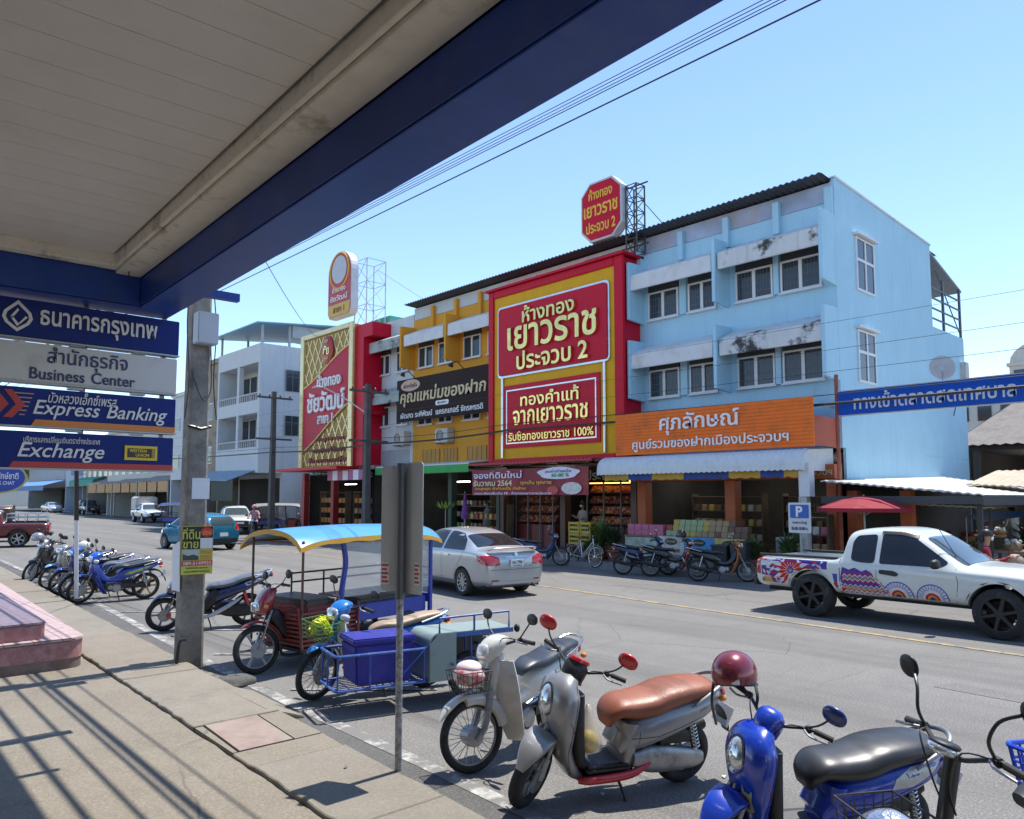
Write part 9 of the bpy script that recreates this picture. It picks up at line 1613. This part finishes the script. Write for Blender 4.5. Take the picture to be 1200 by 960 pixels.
for x in (0.52, -0.52): b = MB(); b.sweep(arc(x, 0.33, 0.355, 20, 175), [0.022] * 9, [0.005] * 9, n=8, N=16); b.build('mudguard', PB, bc)
b = MB(); b.tube([(-0.05, 0.12, 0.13), (-0.05, 0.08, 0.28), (-0.05, -0.08, 0.28), (-0.05, -0.12, 0.43)], 0.012, 6); b.build('crank', CHROME, bc)
place(bc, 17.75, 15.55, 17.85, 16.6, roll=-6)
# distant taxis and the crowd of bikes at the side street
dup(sm, (19.6, 51.5, 0), H_ + 2.0, label='distant blue roofed motorcycle taxi behind the cream pickup'); dup(sm, (22.6, 43.3, 0), H_ + 2.6, label='distant grey roofed motorcycle taxi by the side street corner', mats={'sky blue canvas': mat('grey canvas', (0.2, 0.2, 0.2), 0.6), 'yellow orange hem': MATS['grey canvas']})
for k in range(7): dup(fb2, (21.2 + k * 0.75, 40.4, 0), R(70 + 6 * (k % 3)), label='dark motorcycle in the distant row along the side street', group='dark motorcycles along the side street')
lw = thing('boundary_wall', 'low grey block wall along the side street below the white corner building', 'wall', (27, 44.0, 0.1)); b = MB(); b.box(-3.4, 7, 0, 0.2, 0, 1.9); b.build('wall', GREYW, lw, smooth=0); gl = thing('globe_lamp', 'white globe lamp on the low wall beside the dark bushy tree', 'lamp', (25.3, 44.05, 2.0)); b = MB(); b.ell((0, 0, 0.35), 0.2, 16, 10); b.build('globe', WHITE, gl); MB().tube([(0, 0, 0), (0, 0, 0.2)], 0.04, 8).build('base', BLACKM, gl)
# ------------------------------------------------------------------ people
SKIN = mat('tan skin', (0.36, 0.2, 0.13), 0.55, var=0.08); HAIR = mat('black hair', (0.012, 0.010, 0.009), 0.45)
def skin_body(name, J, E, m, parent, loops=1):
    """one continuous figure grown over a joint skeleton"""
    me = bpy.data.meshes.new(name); me.from_pydata([j[0] for j in J], E, []); o = bpy.data.objects.new(name, me); COL.objects.link(o); md = o.modifiers.new('k', 'SKIN'); sv = me.skin_vertices[0].data
    for i, j in enumerate(J): sv[i].radius = j[1] if isinstance(j[1], tuple) else (j[1], j[1]); sv[i].use_root = (i == 0)
    md.use_smooth_shade = True; s_ = o.modifiers.new('s', 'SUBSURF'); s_.levels = s_.render_levels = 2
    bpy.context.view_layer.update(); r_ = bpy.data.meshes.new_from_object(o.evaluated_get(bpy.context.evaluated_depsgraph_get())); bpy.data.objects.remove(o); r_.name = name; r_.materials.clear(); [r_.materials.append(q) for q in (m if isinstance(m, list) else [m])]; r_.polygons.foreach_set('use_smooth', [True] * len(r_.polygons)); o = bpy.data.objects.new(name, r_); COL.objects.link(o); o.parent = parent; return o
def paint_by(o, fn):
    for p in o.data.polygons: p.material_index = fn(p.center)
def person_stand(label, loc, rz, shirt, lower, skirt=True, mask=True):
    t = thing('person', label, 'person', loc, rz)
    J = [((0, 0, 0.90), (0.13, 0.16)), ((0, 0, 1.10), (0.11, 0.135)), ((0.01, 0, 1.30), (0.115, 0.165)), ((0.0, 0, 1.40), 0.06), ((0.02, 0, 1.49), 0.052), ((0.03, 0, 1.60), (0.095, 0.08)), ((0.02, 0, 1.70), (0.06, 0.055)),
         ((0.0, 0.18, 1.36), 0.052), ((0.06, 0.24, 1.12), 0.043), ((0.28, 0.16, 1.08), 0.034), ((0.36, 0.13, 1.12), 0.026), ((0.0, -0.18, 1.36), 0.052), ((0.08, -0.23, 1.12), 0.043), ((0.30, -0.12, 1.16), 0.034), ((0.38, -0.10, 1.22), 0.026),
         ((0.0, 0.09, 0.84), 0.095), ((0.01, 0.095, 0.48), 0.062), ((-0.02, 0.095, 0.09), 0.042), ((0.10, 0.10, 0.03), 0.03), ((0.0, -0.09, 0.84), 0.095), ((0.03, -0.095, 0.48), 0.062), ((0.01, -0.095, 0.09), 0.042), ((0.13, -0.10, 0.03), 0.03)]
    E_ = [(0, 1), (1, 2), (2, 3), (3, 4), (4, 5), (5, 6), (2, 7), (7, 8), (8, 9), (9, 10), (2, 11), (11, 12), (12, 13), (13, 14), (0, 15), (15, 16), (16, 17), (17, 18), (0, 19), (19, 20), (20, 21), (21, 22)]
    o = skin_body('body', J, E_, [SKIN, shirt, lower], t); paint_by(o, lambda c: 1 if 0.86 < c.z < 1.42 and (abs(c.y) < 0.2 or c.x < 0.13) else (2 if 0.1 < c.z <= 0.86 else 0))
    if skirt: b = MB(); b.lathe([(0.145, 1.08), (0.175, 0.9), (0.20, 0.7), (0.215, 0.62), (0.20, 0.62), (0.16, 0.9)], n=20, cap=False); b.build('blouse_hem', shirt, t)
    b = MB(); b.ell((0.012, 0, 1.635), (0.115, 0.098, 0.115), 18, 12, top=-0.35); b.ell((-0.075, 0, 1.58), (0.05, 0.07, 0.12), 12, 8); b.build('hair', HAIR, t, smooth=60)
    if mask: b = MB(); b.ell((0.105, 0, 1.565), (0.03, 0.06, 0.045), 12, 8); b.build('face_mask', WHITE, t, smooth=60)
    b = MB(); b.ell((0.128, 0, 1.60), (0.012, 0.012, 0.016), 8, 6); b.build('nose', SKIN, t)
    for s_ in (1, -1): b = MB(); b.ell((0.113, s_ * 0.033, 1.625), (0.008, 0.014, 0.007), 8, 6); b.build('eye', HAIR, t)
    for s_ in (1, -1):
        h0 = V((0.36, 0.13, 1.12)) if s_ > 0 else V((0.38, -0.10, 1.22))
        for k in range(4): b = MB(); y = (k - 1.5) * 0.018; L_ = (0.06, 0.07, 0.065, 0.05)[k]; b.tube([h0 + V((0.01, y, 0.012)), h0 + V((0.035 + L_ * 0.4, y, 0.01)), h0 + V((0.03 + L_ * 0.6, y, -0.02)), h0 + V((0.02 + L_ * 0.4, y, -0.035))], [0.009, 0.008, 0.007, 0.006], 6, smooth=8); b.build('finger', SKIN, t)
        b = MB(); b.tube([h0 + V((0, -s_ * 0.025, 0.0)), h0 + V((0.03, -s_ * 0.045, 0.01)), h0 + V((0.055, -s_ * 0.035, 0.0))], [0.01, 0.009, 0.007], 6); b.build('thumb', SKIN, t)
    return t
RSH = mat('crimson blouse cloth', (0.27, 0.015, 0.03), 0.85, var=0.15); GTR = mat('dark trouser cloth', (0.03, 0.03, 0.035), 0.85)
w1_ = person_stand('woman in crimson with a white face mask and woven bag behind the white pickup', (15.6, 4.42, 0.0), R(-75), RSH, RSH)
BSH = mat('grey shirt cloth', (0.2, 0.21, 0.23), 0.85, var=0.15); WSH = mat('white shirt cloth', (0.5, 0.5, 0.48), 0.85)
for x, y, rz_, m_, lb in ((21.4, 10.6, 150, BSH, 'shopkeeper in a grey shirt standing inside the orange columned shop'), (21.3, 19.2, 170, WSH, 'shop assistant in a white shirt between the jewellery displays'), (21.8, 25.2, 160, BSH, 'shopkeeper in grey standing in the shop under the green awning'), (27.0, 6.9, 60, WSH, 'distant market shopper in a white shirt behind the stalls')): dup(w1_, (x, y, FZ + (0.1 if y > 9 else 0)), R(rz_), label=lb, mats={'crimson blouse cloth': m_})
w1_.scale = (0.9,) * 3
hbg = thing('shoulder_bag', 'round woven beige bag held in front of the woman in crimson', 'bag', (15.78, 4.03, 0.95)); b = MB(); b.ell((0, 0, 0), (0.15, 0.15, 0.19), 16, 10, power=2.4); b.build('bag', mat('woven beige bag', (0.4, 0.28, 0.2), 0.8, var=0.3, scale=20, bump=0.4), hbg); b = MB(); b.tube([(0, -0.1, 0.15), (-0.06, 0.0, 0.42), (0, 0.1, 0.15)], 0.012, 6, smooth=10); b.build('strap', BRN, hbg)
# rider in pink on a small motorcycle
rb, _ = underbone('dark motorcycle ridden by the person in pink beyond the taxi roof', BLK2, BLKSEAT, group='moving motorcycles'); place(rb, 17.3, 38.6, 17.9, 39.65, roll=0)
PKC = mat('pale pink jacket cloth', (0.5, 0.27, 0.3), 0.8, var=0.3, scale=9); rp = thing('person', 'person in a pale pink jacket and pink helmet riding a motorcycle', 'person', rb.location, rb.rotation_euler)
J = [((-0.25, 0, 0.86), (0.15, 0.16)), ((-0.22, 0, 1.08), (0.125, 0.15)), ((-0.14, 0, 1.30), (0.125, 0.175)), ((-0.1, 0, 1.40), 0.065), ((-0.07, 0, 1.47), 0.055), ((-0.04, 0, 1.57), (0.10, 0.085)), ((-0.04, 0, 1.66), 0.06), ((-0.14, 0.19, 1.35), 0.06), ((0.02, 0.27, 1.14), 0.05), ((0.22, 0.28, 1.0), 0.038), ((-0.14, -0.19, 1.35), 0.06), ((0.02, -0.27, 1.14), 0.05), ((0.22, -0.28, 1.0), 0.038), ((-0.18, 0.10, 0.84), 0.09), ((0.16, 0.16, 0.70), 0.07), ((0.05, 0.17, 0.34), 0.05), ((0.14, 0.17, 0.285), 0.035), ((-0.18, -0.10, 0.84), 0.09), ((0.16, -0.16, 0.70), 0.07), ((0.05, -0.17, 0.34), 0.05), ((0.14, -0.17, 0.285), 0.035)]
E_ = [(0, 1), (1, 2), (2, 3), (3, 4), (4, 5), (5, 6), (2, 7), (7, 8), (8, 9), (2, 10), (10, 11), (11, 12), (0, 13), (13, 14), (14, 15), (15, 16), (0, 17), (17, 18), (18, 19), (19, 20)]
o = skin_body('body', J, E_, [SKIN, PKC, GTR], rp); paint_by(o, lambda c: 1 if c.z > 0.82 and c.z < 1.43 and c.x < 0.17 else (2 if c.z <= 0.86 else 0))
b = MB(); b.ell((-0.045, 0, 1.61), (0.145, 0.125, 0.135), 20, 12, top=-0.5); b.build('crash_helmet', paint('pink helmet paint', (0.5, 0.16, 0.22)), rp, smooth=60)
